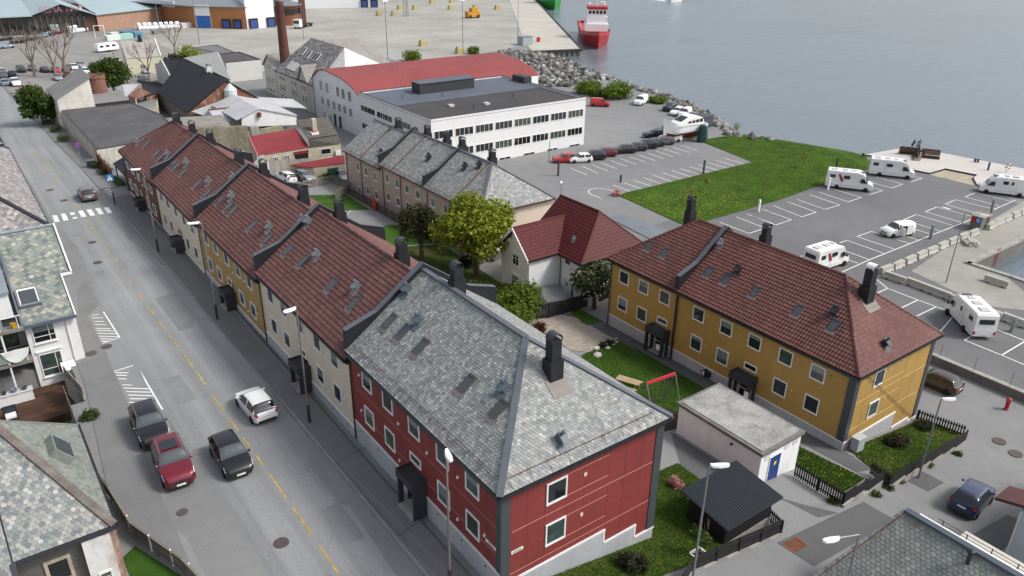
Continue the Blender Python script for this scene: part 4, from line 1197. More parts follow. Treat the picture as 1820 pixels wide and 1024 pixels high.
tile_field(wro,pN,[(xe-VX0,0),(xe-wx0+.1,0),(xe-wx0+.1,sL),(0,sL)],t_pantile(.30,.37,.035),.30,.37,TILE_RED,0,'roof_tile','roof_tile_field',jit=.001,tiltj=.003)
c=MB();c.tube((wx0-.1,yc,wt+.05),(xe,yc,wt+.05),.1,7);c.build('ridge_cap',TILE_RED,wro)
bb=MB();bb.bar((wx0-.16,wy0-.05,wz+.0),(wx0-.16,yc,wt+.05),.08,.34,(1,0,0));bb.bar((wx0-.16,wy1+.05,wz),(wx0-.16,yc,wt+.05),.08,.34,(1,0,0));
bb=MB()
for ya_ in(wy0-.02,wy1+.02):
 bb.extr([(wx0-.2,ya_,wz-.22),(wx0-.2,ya_,wz+.09),(wx0-.2,yc,wt+.10),(wx0-.2,yc,wt-.24)][::(-1 if ya_<yc else 1)],(.1,0,0))
bb.build('barge_board',WTRIM,v)
fW=Face((wx0+.3,wy1,0),(0,-1))
for s,z,w_,h_,st in((3.0,6.75,1.15,1.25,'tee2sill'),(3.0,4.2,1.35,1.55,'tee3sill')):window(v,fW,s,z,w_,h_,st,fw=.09,d=.02)
hd=MB();fW.box(hd,2.2,3.8,5.1,5.18,0,.16);fW.box(hd,2.3,3.7,7.45,7.53,0,.14);hd.build('window_hood',WTRIM,v)
fM=Face((49.0,58.0,0),(0,-1))
d_=MB();fM.box(d_,.55,1.5,2.9,5.0,0,.06);dd=d_.build('door',M('door_pale',(.66,.67,.67),.5,.04),v)
q_=MB()
for i in range(2):
 for j in range(2):fM.box(q_,.82+i*.2,.98+i*.2,4.15+j*.22,4.33+j*.22,.06,.07)
q_.build('door_pane',GLASS,dd)
hd=MB();fM.box(hd,.35,1.75,5.15,5.22,0,.3);hd.build('door_hood',WTRIM,v)
window(v,fM,1.95,3.9,.4,1.7,'plain',fw=.05);window(v,fM,1.0,6.9,.9,.6,'plainsill',fw=.05)
fS=Face((49.0,54.9,0),(1,0))
window(v,fS,2.4,5.55,1.5,2.1,'tee3sill',fw=.1);window(v,fS,6.6,6.3,1.5,1.3,'tee3sill',fw=.1)
downpipe(v,48.9,58.1,2.6,7.5,GUTTER)
a,b=R.front.ab((50.4,57.4,8.8));roof_vent(v,R.front,a,b,GREYM,.8)
pp=MB();pp.tube((50.6,57.7,8.9),(50.6,57.7,9.8),.06,6);pp.build('soil_pipe',DARK,v)
sh=thing('bin_shed','low white shed with grey felt roof in front of the villa','shed',(46.5,55.6,2.8))
mb=MB();mb.prism([(44.6,54.9),(46.6,54.2),(48.3,57.2),(46.2,58.0)],2.0,4.25);mb.build('wall',WWOOD,sh)
mb=MB();mb.prism([(44.4,54.8),(46.65,54.0),(48.5,57.3),(46.2,58.2)],4.25,4.37);mb.build('roof',M('felt_grey',(.16,.165,.17),.9,.12,.8,10),sh)
fd=Face((44.6,54.9,0),(2.0,-.7));mb=MB();fd.box(mb,.3,1.8,2.75,4.0,0,.04);mb.build('door',WTRIM,sh)
def roof_slab(parent,pts,mat,th=.18,name='roof'):
 """a sloping or flat roof plane with thickness below it"""
 mb=MB();P=[Vector(p)for p in pts]
 n=Vector((0,0,0))
 for i in range(len(P)):
  a,b=P[i],P[(i+1)%len(P)];n+=Vector(((a.y-b.y)*(a.z+b.z),(a.z-b.z)*(a.x+b.x),(a.x-b.x)*(a.y+b.y)))
 if n.z<0:P=P[::-1]
 mb.extr([p-Vector((0,0,th))for p in P],(0,0,th))
 return mb.build(name,mat,parent)
def skirt(parent,top,zb,mat,name='wall',th=.25,close=False):
 """walls below a run of points, thickened inwards on the left of the run"""
 T=[Vector(p)for p in top]
 mb=MB()
 seg=list(zip(T,T[1:]))+([(T[-1],T[0])]if close else[])
 for a,b in seg:
  d=Vector((b.x-a.x,b.y-a.y,0))
  if d.length<1e-4:continue
  d.normalize();s=Vector((-d.y,d.x,0))*th
  mb.extr([Vector((a.x,a.y,zb)),Vector((b.x,b.y,zb)),Vector((b.x,b.y,b.z-.02)),Vector((a.x,a.y,a.z-.02))][::-1],s)
 return mb.build(name,mat,parent)
def plane_field(parent,pts,tm,du,dv,mat,stagger=.5,piece='slate',rest='slate_field',nparts=0,**k):
 """tiles over a convex plane given by 3D corners; the first edge is the eave, left to right from outside"""
 P=[Vector(p)for p in pts]
 u=(P[1]-P[0]).normalized()
 n=(P[1]-P[0]).cross(P[-1]-P[0]).normalized()
 v=n.cross(u)
 pl=Plane(P[0],u,v)
 poly=[pl.ab(p)for p in P]
 tile_field(parent,pl,poly,tm,du,dv,mat,stagger,piece,rest,nparts,**k)
 return pl,poly
def flat_house(name,label,cat,poly,z0,z1,wmat,rmat,par=.35,group=None,pmat=None,pw=.3):
 P=[tuple(p[:2])for p in poly]
 if sum(P[i][0]*P[(i+1)%len(P)][1]-P[(i+1)%len(P)][0]*P[i][1]for i in range(len(P)))<0:P=P[::-1]
 t=thing(name,label,cat,(P[0][0],P[0][1],max(z0,ground_z(*P[0]))),0,group)
 mb=MB();mb.prism(P,z0,z1);mb.build('wall',wmat,t)
 mb=MB();mb.prism(P,z1,z1+.06);mb.build('roof',rmat,t)
 if par:
  mb=MB();n=len(P)
  for i in range(n):
   a=Vector(P[i]);b=Vector(P[(i+1)%n]);d=(b-a).normalized();s=Vector((-d.y,d.x))*pw
   mb.prism([tuple(a),tuple(b),tuple(b+s-d*pw),tuple(a+s+d*pw)],z1,z1+par)
  mb.build('parapet',pmat or wmat,t)
 return t
lw=thing('white_house','white house with diamond pattern green slate roof and balconies beside the street','house',(2.6,61.75,7.0))
prof=[(61.75,5.6),(61.75,11.85),(70.5,15.9),(79.0,11.85),(79.0,5.6)]
mb=MB();mb.extr([(.95,y,z)for y,z in prof][::-1],(3.35,0,0));mb.build('wall',WTRIM,lw)
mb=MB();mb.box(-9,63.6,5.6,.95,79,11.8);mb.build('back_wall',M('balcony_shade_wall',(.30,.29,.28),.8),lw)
ro=MB();ro.extr([(-9,61.4,11.83),(-9,70.5,16.05),(-9,79.4,11.83),(-9,79.4,11.6),(-9,70.5,15.8),(-9,61.4,11.6)][::-1],(13.35,0,0))
ro.extr([(4.35,65.4,13.69),(4.35,70.5,16.05),(4.35,75.0,13.95),(4.35,75.0,13.75),(4.35,70.5,15.8),(4.35,65.4,13.45)][::-1],(.72,0,0))
lwr=ro.build('roof',DARK2,lw)
sv=Vector((0,9.1,4.22));P=Plane((-9,61.4,11.83),(1,0,0),sv)
tile_field(lwr,P,[(9.85,0),(13.3,0),(13.3,sv.length),(9.85,sv.length)],t_diamond(.48,.24),.48,.24,SLATE_G,.5,'slate','slate_field',nparts=300,jit=.001,tiltj=.004)
tile_field(lwr,P,[(4.0,4.45),(9.85,4.45),(9.85,sv.length),(4.0,sv.length)],t_diamond(.48,.24),.48,.24,SLATE_G,.5,'slate','slate_field_far',nparts=0,jit=.001,tiltj=.004)
tile_field(lwr,P,[(13.3,4.45),(14.02,4.45),(14.02,sv.length),(13.3,sv.length)],t_diamond(.48,.24),.48,.24,SLATE_G,.5,'slate','slate_field_edge',jit=.001,tiltj=.004)
tr=MB();tr.bar((-9,70.5,16.13),(5.1,70.5,16.13),.34,.09);tr.build('ridge_cap',M('zinc',(.34,.40,.45),.45,.08,1,15,metal=.3),lwr)
tr=MB();tr.bar((5.06,65.3,13.72),(5.06,70.5,16.12),.12,.26);tr.build('verge_board',WTRIM,lwr)
tr=MB();tr.bar((4.3,65.36,13.66),(5.1,65.36,13.66),.14,.22);tr.build('verge_return',WTRIM,lwr)
tr=MB();tr.bar((4.34,61.3,11.82),(4.34,65.3,13.68),.1,.2);tr.build('verge_board',WTRIM,lwr)
tr=MB();tr.bar((.85,61.3,11.8),(4.4,61.3,11.8),.16,.22);tr.build('gutter',flat('gutter_slate_blue',(.10,.12,.16),.45),lw)
tr=MB();tr.bar((.86,61.35,11.9),(.86,70.4,16.1),.14,.34);tr.build('roof_kerb',flat('gutter_slate_blue',(.10,.12,.16),.45),lwr)
fl_=Face((.95,61.75,0),(1,0))
window(lw,fl_,1.12,10.9,1.5,1.6,'crosssill',fw=.07);window(lw,fl_,1.12,8.2,1.5,1.95,'crosssill',fw=.07)
hd=MB();fl_.box(hd,.25,2.0,9.36,9.44,0,.14);hd.build('window_hood',WTRIM,lw)
cbd=MB();fl_.box(cbd,2.72,3.36,6,11.6,.0,.05);cbd.build('corner_board',WTRIM,lw)
dp=MB();dp.tube((3.62,61.66,6.6),(3.62,61.66,11.7),.05,6);dp.build('downpipe',WTRIM,lw)
def dormer(px0,px1,a0,a1,label):
 pass
dm=MB();dm.box(-4.5,62.2,12.4,.55,67.2,14.35);dmo=dm.build('dormer',WTRIM,lw)
dm=MB();dm.box(-4.6,62.0,14.35,.65,67.3,14.5);dm.build('dormer_roof',M('dormer_felt',(.23,.26,.29),.7,.08,.6,8),dmo)
a,b=P.ab((2.13,65.55,13.75));a=10.75;b=2.6
sk=MB();sk.box(-.75,-.9,0,.75,.95,.34);sko=inst(sk.mesh('skylight',M('skylight_zinc',(.17,.19,.21),.45,.1,2,15)),'skylight',lw,P.local(lw,a,b,0))
sk=MB();sk.box(-.55,-.72,.34,.55,.6,.37);inst(sk.mesh('pane',SKYGLASS),'pane',sko)
sk=MB();sk.box(-.62,.6,.34,.62,.74,.42).box(-.62,-.78,.34,-.55,.6,.42).box(.55,-.78,.34,.62,.6,.42);inst(sk.mesh('skylight_rim',WTRIM),'skylight_rim',sko)
for zf,nm in((9.35,'lower'),(12.0,'upper')):
 bl=MB();bl.box(-9,60.9,zf-.22,.9,63.6,zf);bo=bl.build('balcony',M('balcony_slab',(.20,.19,.17),.85,.15,1,10),lw)
 rl=MB();rl.box(-9,60.92,zf+.98,.9,60.98,zf+1.04);rl.build('balcony_rail',WTRIM,bo)
 x=-8.6
 while x<.9:
  pb_=MB();pb_.box(x,60.92,zf,x+.05,60.97,zf+1.0);pb_.build('baluster',WTRIM,bo);x+=1.15
 gl=MB();gl.box(-9,60.94,zf+.12,-.3,60.955,zf+.92);gl.build('balcony_panel',M('balcony_glass',(.25,.29,.28),.2),bo)
po=MB();po.box(-.62,60.95,6.6,-.5,61.07,12);po.build('post',WTRIM,lw)
for zc,w_ in((7.9,1.6),(10.5,1.7)):
 window(lw,Face((-9,63.6,0),(1,0)),8.6,zc,w_,1.95,'bars2',fmat=DARK)
cl=MB();n=14;V=[];F=[]
for i in range(n+1):
 for j in range(6):
  u_=i/n;q_=j/5
  drop=.25+.75*math.sin(math.pi*u_)**.7
  V.append((-.85+1.7*u_,60.86-.05*math.sin(9*u_+4*q_)-.03*q_,10.45-q_*drop))
for i in range(n):
 for j in range(5):F.append((i*6+j,i*6+j+1,(i+1)*6+j+1,(i+1)*6+j))
cl.add(V,F);tag(cl.build('hanging_cloth',M('white_cloth',(.72,.74,.72),.9,.06,3,20),None,True),'white cloth hung over the balcony rail of the white house','cloth')
bk=MB();bk.lathe((.35,61.2,12.02),((.13,0),(.19,.36),(.2,.38),(.17,.38),(.12,.05)),14);tag(bk.build('bucket',flat('bucket_yellow',(.55,.36,.02),.5)),'yellow bucket on the upper balcony of the white house','bucket')
dkr=thing('wooden_terrace','dark brown plank terrace in front of the white house','terrace',(0,57.5,6.55))
wood=M_piece('deck_plank',((0,(.055,.028,.018)),(.5,(.075,.038,.025)),(1,(.10,.055,.037))),.75,nscale=2.0)
for i in range(34):
 y=61.5-i*.148
 x1=3.05-max(0,(i-12))*.02
 x0=-6.5+.0*i
 if y<57.0:x1=3.0-(57.0-y)*.3
 mb=MB();mb.box(x0,y-.07,6.52,x1,y+.066,6.6);mb.build('plank',wood,dkr)
fr=MB();fr.box(-6.5,56.35,5.6,2.9,56.42,6.58);fr.build('skirting',flat('deck_skirt',(.045,.022,.016),.8),dkr)
hb=thing('heat_pump_cover','white slatted box against the corner of the white house on the terrace','cover',(3.0,61.0,6.6))
mb=MB();mb.extr([(2.55,60.55,7.85),(3.5,60.55,7.85),(3.5,61.6,8.1),(2.55,61.6,8.1)],(0,0,.07));mb.build('lid',WTRIM,hb)
for i in range(11):
 mb=MB();mb.box(2.62,60.62,6.68+i*.105,3.42,60.67,6.74+i*.105);mb.build('slat',WTRIM,hb)
for x in(2.6,3.38):
 mb=MB();mb.box(x,60.68,6.6,x+.07,61.5,7.83);mb.build('side',WTRIM,hb)
kt=thing('outdoor_cabinet','white cabinet with plates and pots on the terrace','cabinet',(-.6,60.2,6.6))
mb=MB();mb.box(-2.6,59.9,6.65,.35,60.5,7.45);mb.build('body',WTRIM,kt);mb=MB();mb.box(-2.65,59.84,7.45,.4,60.55,7.5);mb.build('top',M('cab_top',(.5,.5,.5),.6),kt)
for i,(x,r)in enumerate(((-.1,.2),(-.75,.22),(-1.4,.17))):
 mb=MB();mb.lathe((x,60.2,7.5),((r*.7,0),(r,r*1.1),(r*.9,r*1.1),(r*.6,.05)),12);tag(mb.build('plant_pot',flat('pot_%d'%i,((.05,.07,.10),(.16,.2,.25),(.03,.03,.03))[i],.5)),('dark blue pot at the right end of the white cabinet','grey blue pot in the middle of the white cabinet','black pot at the left of the white cabinet')[i],'pot')
ch=thing('garden_chair','black garden chair with a white cushion on the terrace','chair',(-1.3,57.6,6.6))
mb=MB();mb.box(-1.75,57.2,6.98,-.9,58.0,7.06);mb.build('seat',DARK,ch);mb=MB();mb.box(-1.75,57.95,7.06,-.9,58.05,7.7);mb.build('backrest',DARK,ch)
for x in(-1.72,-.97):
 for y in(57.22,57.92):mb=MB();mb.box(x,y,6.6,x+.06,y+.06,6.98);mb.build('leg',DARK,ch)
mb=MB();mb.box(-1.65,57.25,7.06,-1.0,57.9,7.2);mb.build('cushion',WTRIM,ch)
lf=thing('grey_roof_house','house with pinkish grey slate hip roof at the left edge by the crossing','house',(0,86.7,7.5))
wall_box(lf,-6.4,5.4,86.8,120.6,5.0,10.95,M('house_wall_pale',(.42,.40,.36),.8))
R=Roof(lf,-6.8,5.75,86.3,121,11.0,15.6,1,1)
for pl_,poly in(R.planes[1],R.planes[2]):tile_field(R.part,pl_,poly,t_square(.34,.26),.34,.26,SLATE_P,.5,'slate','slate_field',tiltj=.02)
R.caps(flat('hip_black',(.02,.019,.025),.5),.16);R.gutter(lf,sides='fb0')
lg=thing('red_brown_house','rooftop at the upper left edge beyond the pinkish grey roof','house',(-1,124,7))
wall_box(lg,-8,5.2,123,134,5,11.2,CREAM);R2=Roof(lg,-8.3,5.5,122.7,134.3,11.3,15.0,1,1)
for pl_,poly in(R2 .planes[1],R2 .planes[2]):tile_field(R2 .part,pl_,poly,t_square(.34,.26),.34,.26,SLATE_P,.5,'slate','slate_field')
ll=thing('old_house','weathered grey wooden house with fish-scale slate roof in the bottom left corner','house',(-2,35.4,7.2))
lp=Vector((1.88,35.3,12.0));kr,ke=1.25,.9
dx=3.6;dy=kr*dx/ke;dz=kr*dx
top=Vector((lp.x-dx,lp.y+dy,lp.z+dz));top2=Vector((lp.x-dx,45.5-1.35*dx,lp.z+dz))
rfo=MB()
rfo.add([lp,(1.88,45.5,12),top2,top,(-9,35.3,12),(-9,lp.y+dy,lp.z+dz),(-9,45.5,12),(-9,top2 .y,top2 .z)],[(0,1,2,3),(4,0,3,5),(5,3,2,7),(1,6,7,2)])
lr=rfo.build('roof',DARK2,ll)
vR=Vector((-1,0,kr));PR=Plane(lp,(0,1,0),vR);LR=vR.normalized()
bmax=Vector((dx,0,dz)).length
tile_field(lr,PR,[(0,0),(10.2,0),(10.2-1.35*dx,bmax),(dy,bmax)],t_slate(.25,.19),.25,.19,M_piece('slate_pale_green',((0,(.17,.195,.175)),(.5,(.215,.238,.213)),(1,(.27,.285,.255))),.65,spots=(.4,.36,.3),spot_amt=.3),.5,'slate','slate_field')
PE=Plane((-9,35.3,12),(1,0,0),(0,1,ke));b2=Vector((0,dy,dz)).length
tile_field(lr,PE,[(6.6,0),(10.88,0),(10.88-dx,b2),(6.6,b2)],t_slate(.25,.185),.25,.185,SLATE_M,.5,'slate','slate_field',nparts=300)
tile_field(lr,PE,[(2.0,-3.2),(6.52,-3.2),(6.52,b2),(2.0,b2)],t_slate(.25,.185),.25,.185,SLATE_M,.5,'slate','slate_field_left')
hc=MB();hc.bar(Vector((1.88,45.5,12.04)),top2+Vector((0,0,.04)),.2,.08);hc.build('hip_cap',SLATE_M,lr)
hc=MB();hc.bar(lp+Vector((0,0,.04)),top+Vector((0,0,.04)),.42,.1);hc.build('hip_flashing',M('hip_flash_rust',(.13,.115,.105),.7,.35,1.5,10,dirt=(.13,.05,.025),dirt_amt=.8),lr)
vl=MB();vl.bar((-2.44,35.2,12.03),(-2.44,32.6,9.75),.22,.1);vl.build('valley',DARK,lr)
gt=MB();gt.bar((-2.4,35.2,11.92),(1.95,35.2,11.92),.17,.15);gt.build('gutter',flat('gutter_dk',(.03,.03,.04),.5),ll)
gt=MB();gt.bar((1.97,35.2,11.92),(1.97,45.6,11.92),.15,.13);gt.build('gutter',GUTTER,ll)
a,b=6.2,2.6
sk=MB();sk.box(-.8,-.55,0,.8,.6,.5);so2=inst(sk.mesh('skylight',M('skylight_old',(.20,.22,.20),.6,.2,2,12)),'skylight',ll,PR.local(ll,5.0,2.3,0))
sk=MB();sk.box(-.68,-.5,.5,.68,.5,.53);inst(sk.mesh('pane',SKYGLASS),'pane',so2)
OLD=M('old_cladding',(.13,.125,.11),.85,.2,.8,14,dirt=(.09,.045,.02),dirt_amt=.5)
wall_box(ll,-8.6,1.6,35.7,45.2,5.5,11.9,OLD)
fo=Face((-8.6,35.7,0),(1,0))
for i in range(26):
 mb=MB();z_=7.4+i*.17
 fo.box(mb,.0,8.9,z_,z_+.155,.0,.018+.008*(i%3));mb.build('board',OLD,ll)
window(ll,fo,7.8,10.3,1.15,1.5,'plainsill',M('old_frame',(.42,.36,.28),.8,.2,2,15,dirt=(.2,.12,.07),dirt_amt=.7),fw=.16,d=.03)
mb=MB();fo.box(mb,8.95,10.2,6.5,11.7,.0,.5);mb.build('bay_wall',M('old_white',(.62,.62,.60),.8,.08,1,10,dirt=(.22,.09,.04),dirt_amt=.6),ll)
mb=MB();fo.box(mb,9.3,9.9,6.8,9.6,.5,.56);bd=mb.build('door',M('old_door',(.70,.70,.68),.7,.06,2,12),ll)
for i in range(6):
 mb=MB();fo.box(mb,9.38,9.82,8.0+i*.26,8.2+i*.26,.56,.575);mb.build('pane',GLASS,bd)
mb=MB();fo.box(mb,10.2,10.5,6.5,11.7,.0,.35);mb.build('corner_board',M('old_rust',(.22,.10,.05),.85,.3,2,8,dirt=(.5,.47,.42),dirt_amt=.9),ll)
mb=MB();fo.box(mb,9.0,10.7,6.5,8.6,.56,1.4);mb.build('porch_roof',M('torn_felt',(.10,.105,.11),.9,.5,3,16),ll)
rs=thing('slate_roof_house','house with grey green scalloped slate roof in the bottom right','house',(35,9,5.2))
A=Vector((36.8,13.9,10.5));Bv=Vector((36.8,-4,10.5));s_=Vector((-1,.36,0));kk=-.75
Cv=A+s_*5.6+Vector((0,0,kk*5.6));Dv=Vector((36.8-5.6,-4,10.5+kk*5.6))
ro=MB();ro.add([A,Bv,Dv,Cv],[(0,1,2,3)[::-1]]);ro.add([A,Bv,Bv+Vector((5,0,-3.9)),A+Vector((5,-1.8,-3.9))],[(0,1,2,3)])
rr=ro.build('roof',DARK2,rs)
pl_,poly=plane_field(rr,[Cv,Dv,Bv,A],t_slate(.28,.225,.022),.28,.225,M_piece('slate_green_grey',((0,(.17,.185,.172)),(.4,(.195,.21,.196)),(.8,(.22,.232,.216)),(1,(.27,.278,.26))),.65,spots=(.28,.24,.21),spot_amt=.35),.5,'slate','slate_field',300)
tr=MB();tr.bar(A+Vector((0,.15,.08)),Bv+Vector((0,0,.08)),.38,.12);tr.build('ridge_cap',flat('ridge_metal_blue',(.06,.075,.10),.4),rr)
tr=MB();tr.bar(A+Vector((.36,-.4,-.1)),Bv+Vector((.36,0,-.1)),.4,.08);tr.build('ridge_board',WTRIM,rr)
tr=MB();tr.bar(A+Vector((-.1,.06,.06)),Cv+Vector((0,.06,.06)),.06,.05);tr.build('verge_wire',RUSTY,rr)
vs_=MB()
for i in range(20):
 p=A.lerp(Cv,(i+.1)/20);q_=A.lerp(Cv,(i+.92)/20);mb=MB();mb.bar(p+Vector((0,.12,.05)),q_+Vector((0,.12,.05)),.34,.035);mb.build('verge_slate',SLATE,rr)
rg=MB();y=12.4;rg.path([(37.6,12.7,10.55),(37.6,-3,10.55)],.02,5);rg.path([(37.6,12.7,10.35),(37.6,-3,10.35)],.015,5)
while y>-3:rg.path([(37.6,y,9.8),(37.6,y,10.6)],.03,5);y-=1.25
rg.build('snow_guard',flat('rail_dark',(.05,.045,.045),.6),rr)
vp=MB();vp.tube((36.2,10.35,9.9),(36.2,10.35,10.75),.1,8);vp.lathe((36.2,10.35,10.7),((.1,0),(.18,.06),(.18,.2),(.05,.3)),10);vp.build('vent_pipe',DARK,rr)
wall_box(rs,32.2,41,-4,12.3,3,8.2,M('wall_cream_rs',(.5,.48,.42),.8))
rw=thing('white_panel_building','building corner with white panel cladding at the bottom right edge','building',(45.2,11.2,3.9))
wall_box(rw,45.2,60,-6,11.2,2.5,8.35,M('panel_bluewhite',(.52,.60,.63),.5,.04,.5,5))
fw_=Face((45.2,11.2,0),(0,-1))
for i in range(6):
 for j in range(4):
  mb=MB();fw_.box(mb,.02+i*1.6,1.59+i*1.6,3.2+j*1.3,4.47+j*1.3,.004,.02);mb.build('panel',M('panel_bluewhite',(.6,.66,.68),.5),rw)
mb=MB();fw_.box(mb,-.03,.06,3,8.35,-.01,.06);mb.build('corner_trim',WTRIM,rw)
mb=MB();mb.extr([(44.9,12.6,8.3),(44.9,9.0,9.3),(44.9,9.0,9.5),(44.9,12.6,8.5)][::-1],(1.8,0,0));mb.build('porch_roof',M('porch_brown',(.10,.04,.035),.6),rw)
ga=flat_house('transformer_garage','white flat-roofed garage with stained concrete roof and blue door','garage',[(38.2,24.0),(42.5,24.0),(42.5,31.3),(38.2,31.3)],3.2,7.35,M('garage_white',(.80,.81,.81),.8,.05,.4,6,dirt=(.4,.4,.38),dirt_amt=.3),CONC,0)
mb=MB();mb.box(38.05,23.85,7.3,42.65,31.45,7.55);mb.build('roof_slab',CONC_D,ga)
mb=MB();mb.box(38.3,24.1,7.55,42.4,31.2,7.6);mb.build('roof_top',M('mossy_concrete',(.31,.31,.295),.95,.25,.5,5,.3,dirt=(.12,.12,.10),dirt_amt=.75),ga)
fg=Face((38.2,24.0,0),(1,0))
mb=MB();fg.box(mb,.95,2.2,4.62,6.78,.0,.05);mb.build('door_frame',WTRIM,ga)
mb=MB();fg.box(mb,1.05,2.1,4.68,6.7,.05,.08);dd=mb.build('door',M('door_blue',(.02,.055,.22),.45,.06,1.5,12),ga)
mb=MB();fg.box(mb,1.45,1.7,5.95,6.25,.08,.085);mb.build('warning_sign',flat('sign_yellow',(.75,.55,.03),.5),dd)
mb=MB();fg.box(mb,1.95,2.0,5.55,5.75,.08,.13);mb.build('handle',GREYM,dd)
for s in(.4,2.5,3.4):
 mb=MB();fg.box(mb,s,s+.55,6.75,7.1,-.005,.03);mb.build('vent',M('vent_white',(.62,.63,.62),.6),ga)
lp_=MB();lp_.lathe((38.12,26.4,6.75),((.04,0),(.1,.05),(.1,.14),(.04,.2)),8);lp_.build('wall_lamp',DARK,ga)
bs=thing('black_shed','black wooden bin shed with black ribbed metal roof on the lawn','shed',(30.6,20.8,6.2))
wall_box(bs,30.75,35.0,20.75,23.6,5.0,7.75,flat('shed_black',(.012,.011,.012),.75),'wall')
for fc,L_ in((Face((30.75,20.75,0),(1,0)),4.25),(Face((30.75,23.6,0),(0,-1)),2.85)):
 n=int(L_/.14)
 for i in range(n):
  mb=MB();fc.box(mb,i*L_/n+.006,(i+1)*L_/n-.012,6.25,7.72,.0,.02+.012*(i%2));mb.build('board',flat('shed_board',(.014,.013,.014),.65),bs)
mb=MB();mb.box(30.7,20.7,5.0,35.05,23.65,6.2);mb.build('plinth',CONC,bs)
P_=Plane((30.35,20.35,7.85),(1,0,0),(0,1,.12))
rf=roof_slab(bs,[(30.3,20.3,7.84),(35.35,20.3,7.84),(35.35,23.95,8.28),(30.3,23.95,8.28)],DARK,.12)
ribbed(rf,P_,[(0,0),(4.95,0),(4.95,3.6),(0,3.6)],.2,.035,flat('ribbed_black',(.016,.019,.027),.38))
cw=M('render_white',(.70,.70,.695),.75,.04,.12,3,dirt=(.55,.54,.5),dirt_amt=.22)
wb=flat_house('office_block','long white flat-roofed block with two bands of dark windows','building',[(61.8,106.5),(94.0,106.5),(94.0,132.3),(61.8,132.3)],0.5,10.2,cw,M('felt_dark',(.055,.052,.055),.85,.15,.12,3),.42,pmat=cw)
mb=MB();mb.box(61.85,119.4,10.27,93.95,132.0,10.36);mb.build('roof_membrane',M('felt_bluegrey',(.10,.115,.145),.7,.12,.15,4),wb)
mb=MB();mb.box(61.8,106.5,10.62,94.0,106.85,10.68).box(61.8,106.85,10.62,62.15,132.3,10.68).box(93.65,106.85,10.62,94.0,132.3,10.68).box(62.15,131.95,10.62,93.65,132.3,10.68);mb.build('parapet_cap',DARK,wb)
mb=MB();mb.box(70.8,125.6,10.3,82.6,128.6,12.2);pl_=mb.build('plant_room',M('plant_black',(.035,.038,.045),.6,.1,.5,5),wb)
mb=MB();mb.box(70.6,125.4,12.2,82.8,128.8,12.3);mb.build('plant_room_roof',M('felt_bluegrey',(.10,.115,.145),.7),pl_)
mb=MB();mb.box(93.2,124,10.3,95.0,128,11.5);mb.build('lift_head',M('plant_black',(.035,.038,.045),.6),wb)
for x,y in((70,114),(76,112)):mb=MB();mb.box(x,y,10.25,x+.9,y+.9,10.6);mb.build('roof_hatch',M('hatch_pale',(.5,.48,.44),.6),wb)
for x,y in((66.5,124.5),(73,121.5),(72.5,110.5),(84,115)):mb=MB();mb.tube((x,y,10.3),(x,y,11.1),.07,6);mb.build('roof_pipe',DARK,wb)
f1=Face((61.8,106.5,0),(1,0));f2=Face((61.8,132.3,0),(0,-1))
for i in range(8):
 for z_ in(7.95,4.7):window(wb,f1,2.25+i*3.95,z_,3.5,1.35,'bars4',fw=.06)
for s,w_ in((3.5,5.6),(9.9,5.7),(16.5,5.6),(20.9,1.6)):window(wb,f2,s,8.0,w_,1.15,'bars4',fw=.07)
for s,w_ in((3.5,5.6),(9.9,5.7),(16.5,5.6)):window(wb,f2,s,4.75,w_,1.2,'bars4',fw=.07)
for i in range(6):window(wb,f1,4+i*5.2,1.6+.3,2.4,1.0,'bars2',fw=.06)
for s in(9.3,19.2):downpipe(wb,61.72,132.3-s,1,10.2,WTRIM)
hl=thing('red_roof_hall','long white hall with a red curved metal roof behind the office block','building',(62,145,2))
prof=[(133.0,10.0),(138.1,11.6),(148.7,13.2),(152.0,12.4),(156.0,10.4)]
prof=[(132.4,9.9),(135.2,11.0),(139.5,12.0),(147.6,12.5),(151,11.9),(154.2,10.1)]
mb=MB();mb.extr([(62.2,132.4,.5)]+[(62.2,y,z-.2)for y,z in prof]+[(62.2,154.2,.5)],(41,0,0));
mb=MB();mb.extr(([(62.2,132.4,.5)]+[(62.2,y,z-.2)for y,z in prof]+[(62.2,154.2,.5)])[::-1],(41,0,0));mb.build('wall',WWOOD,hl)
mb=MB();q_=[(61.9,y,z)for y,z in prof]+[(61.9,y,z-.18)for y,z in prof[::-1]];mb.extr(q_[::-1],(41.6,0,0))
hr=mb.build('roof',M('roof_red_metal',(.27,.058,.055),.55,.1,.15,4),hl)
for i in range(52):
 x=62.2+i*.79
 mb=MB()
 for(ya_,za_),(yb_,zb_)in zip(prof,prof[1:]):mb.bar((x,ya_,za_+.01),(x,yb_,zb_+.01),.04,.04)
 mb.build('standing_seam',M('roof_red_metal',(.27,.058,.055),.55),hr)
mb=MB();mb.bar((61.8,154.3,10.1),(103.5,154.3,10.1),.5,.3);mb.build('parapet',WTRIM,hl)
fh=Face((62.2,154.2,0),(0,-1))
for s in(4.1,7.0,12.0,14.4,17.2,):window(hl,fh,s,9.0,1.4,1.9,'grid',fw=.06)
for s in(4.2,7.0,9.7,12.2,14.6,17.2):window(hl,fh,s,6.0,1.4,1.6,'grid',fw=.06)
for s in(4.6,7.6):window(hl,fh,s,3.0,1.0,1.6,'grid',fw=.06)
for s in(9.6,12.0):mb=MB();fh.box(mb,s-.5,s+.5,1.5,4.3,0,.06);mb.build('door',flat('door_dk',(.03,.032,.035),.6),hl)
downpipe(hl,62.1,132.7,1,9.8,COPPER);downpipe(hl,62.1,154,1,9.8,COPPER)
fa=thing('old_factory','old rendered factory with slate roof, skylights and small gables','building',(63,170,2))
FW=M('factory_render',(.58,.56,.51),.85,.08,.3,4,dirt=(.38,.36,.32),dirt_amt=.5)
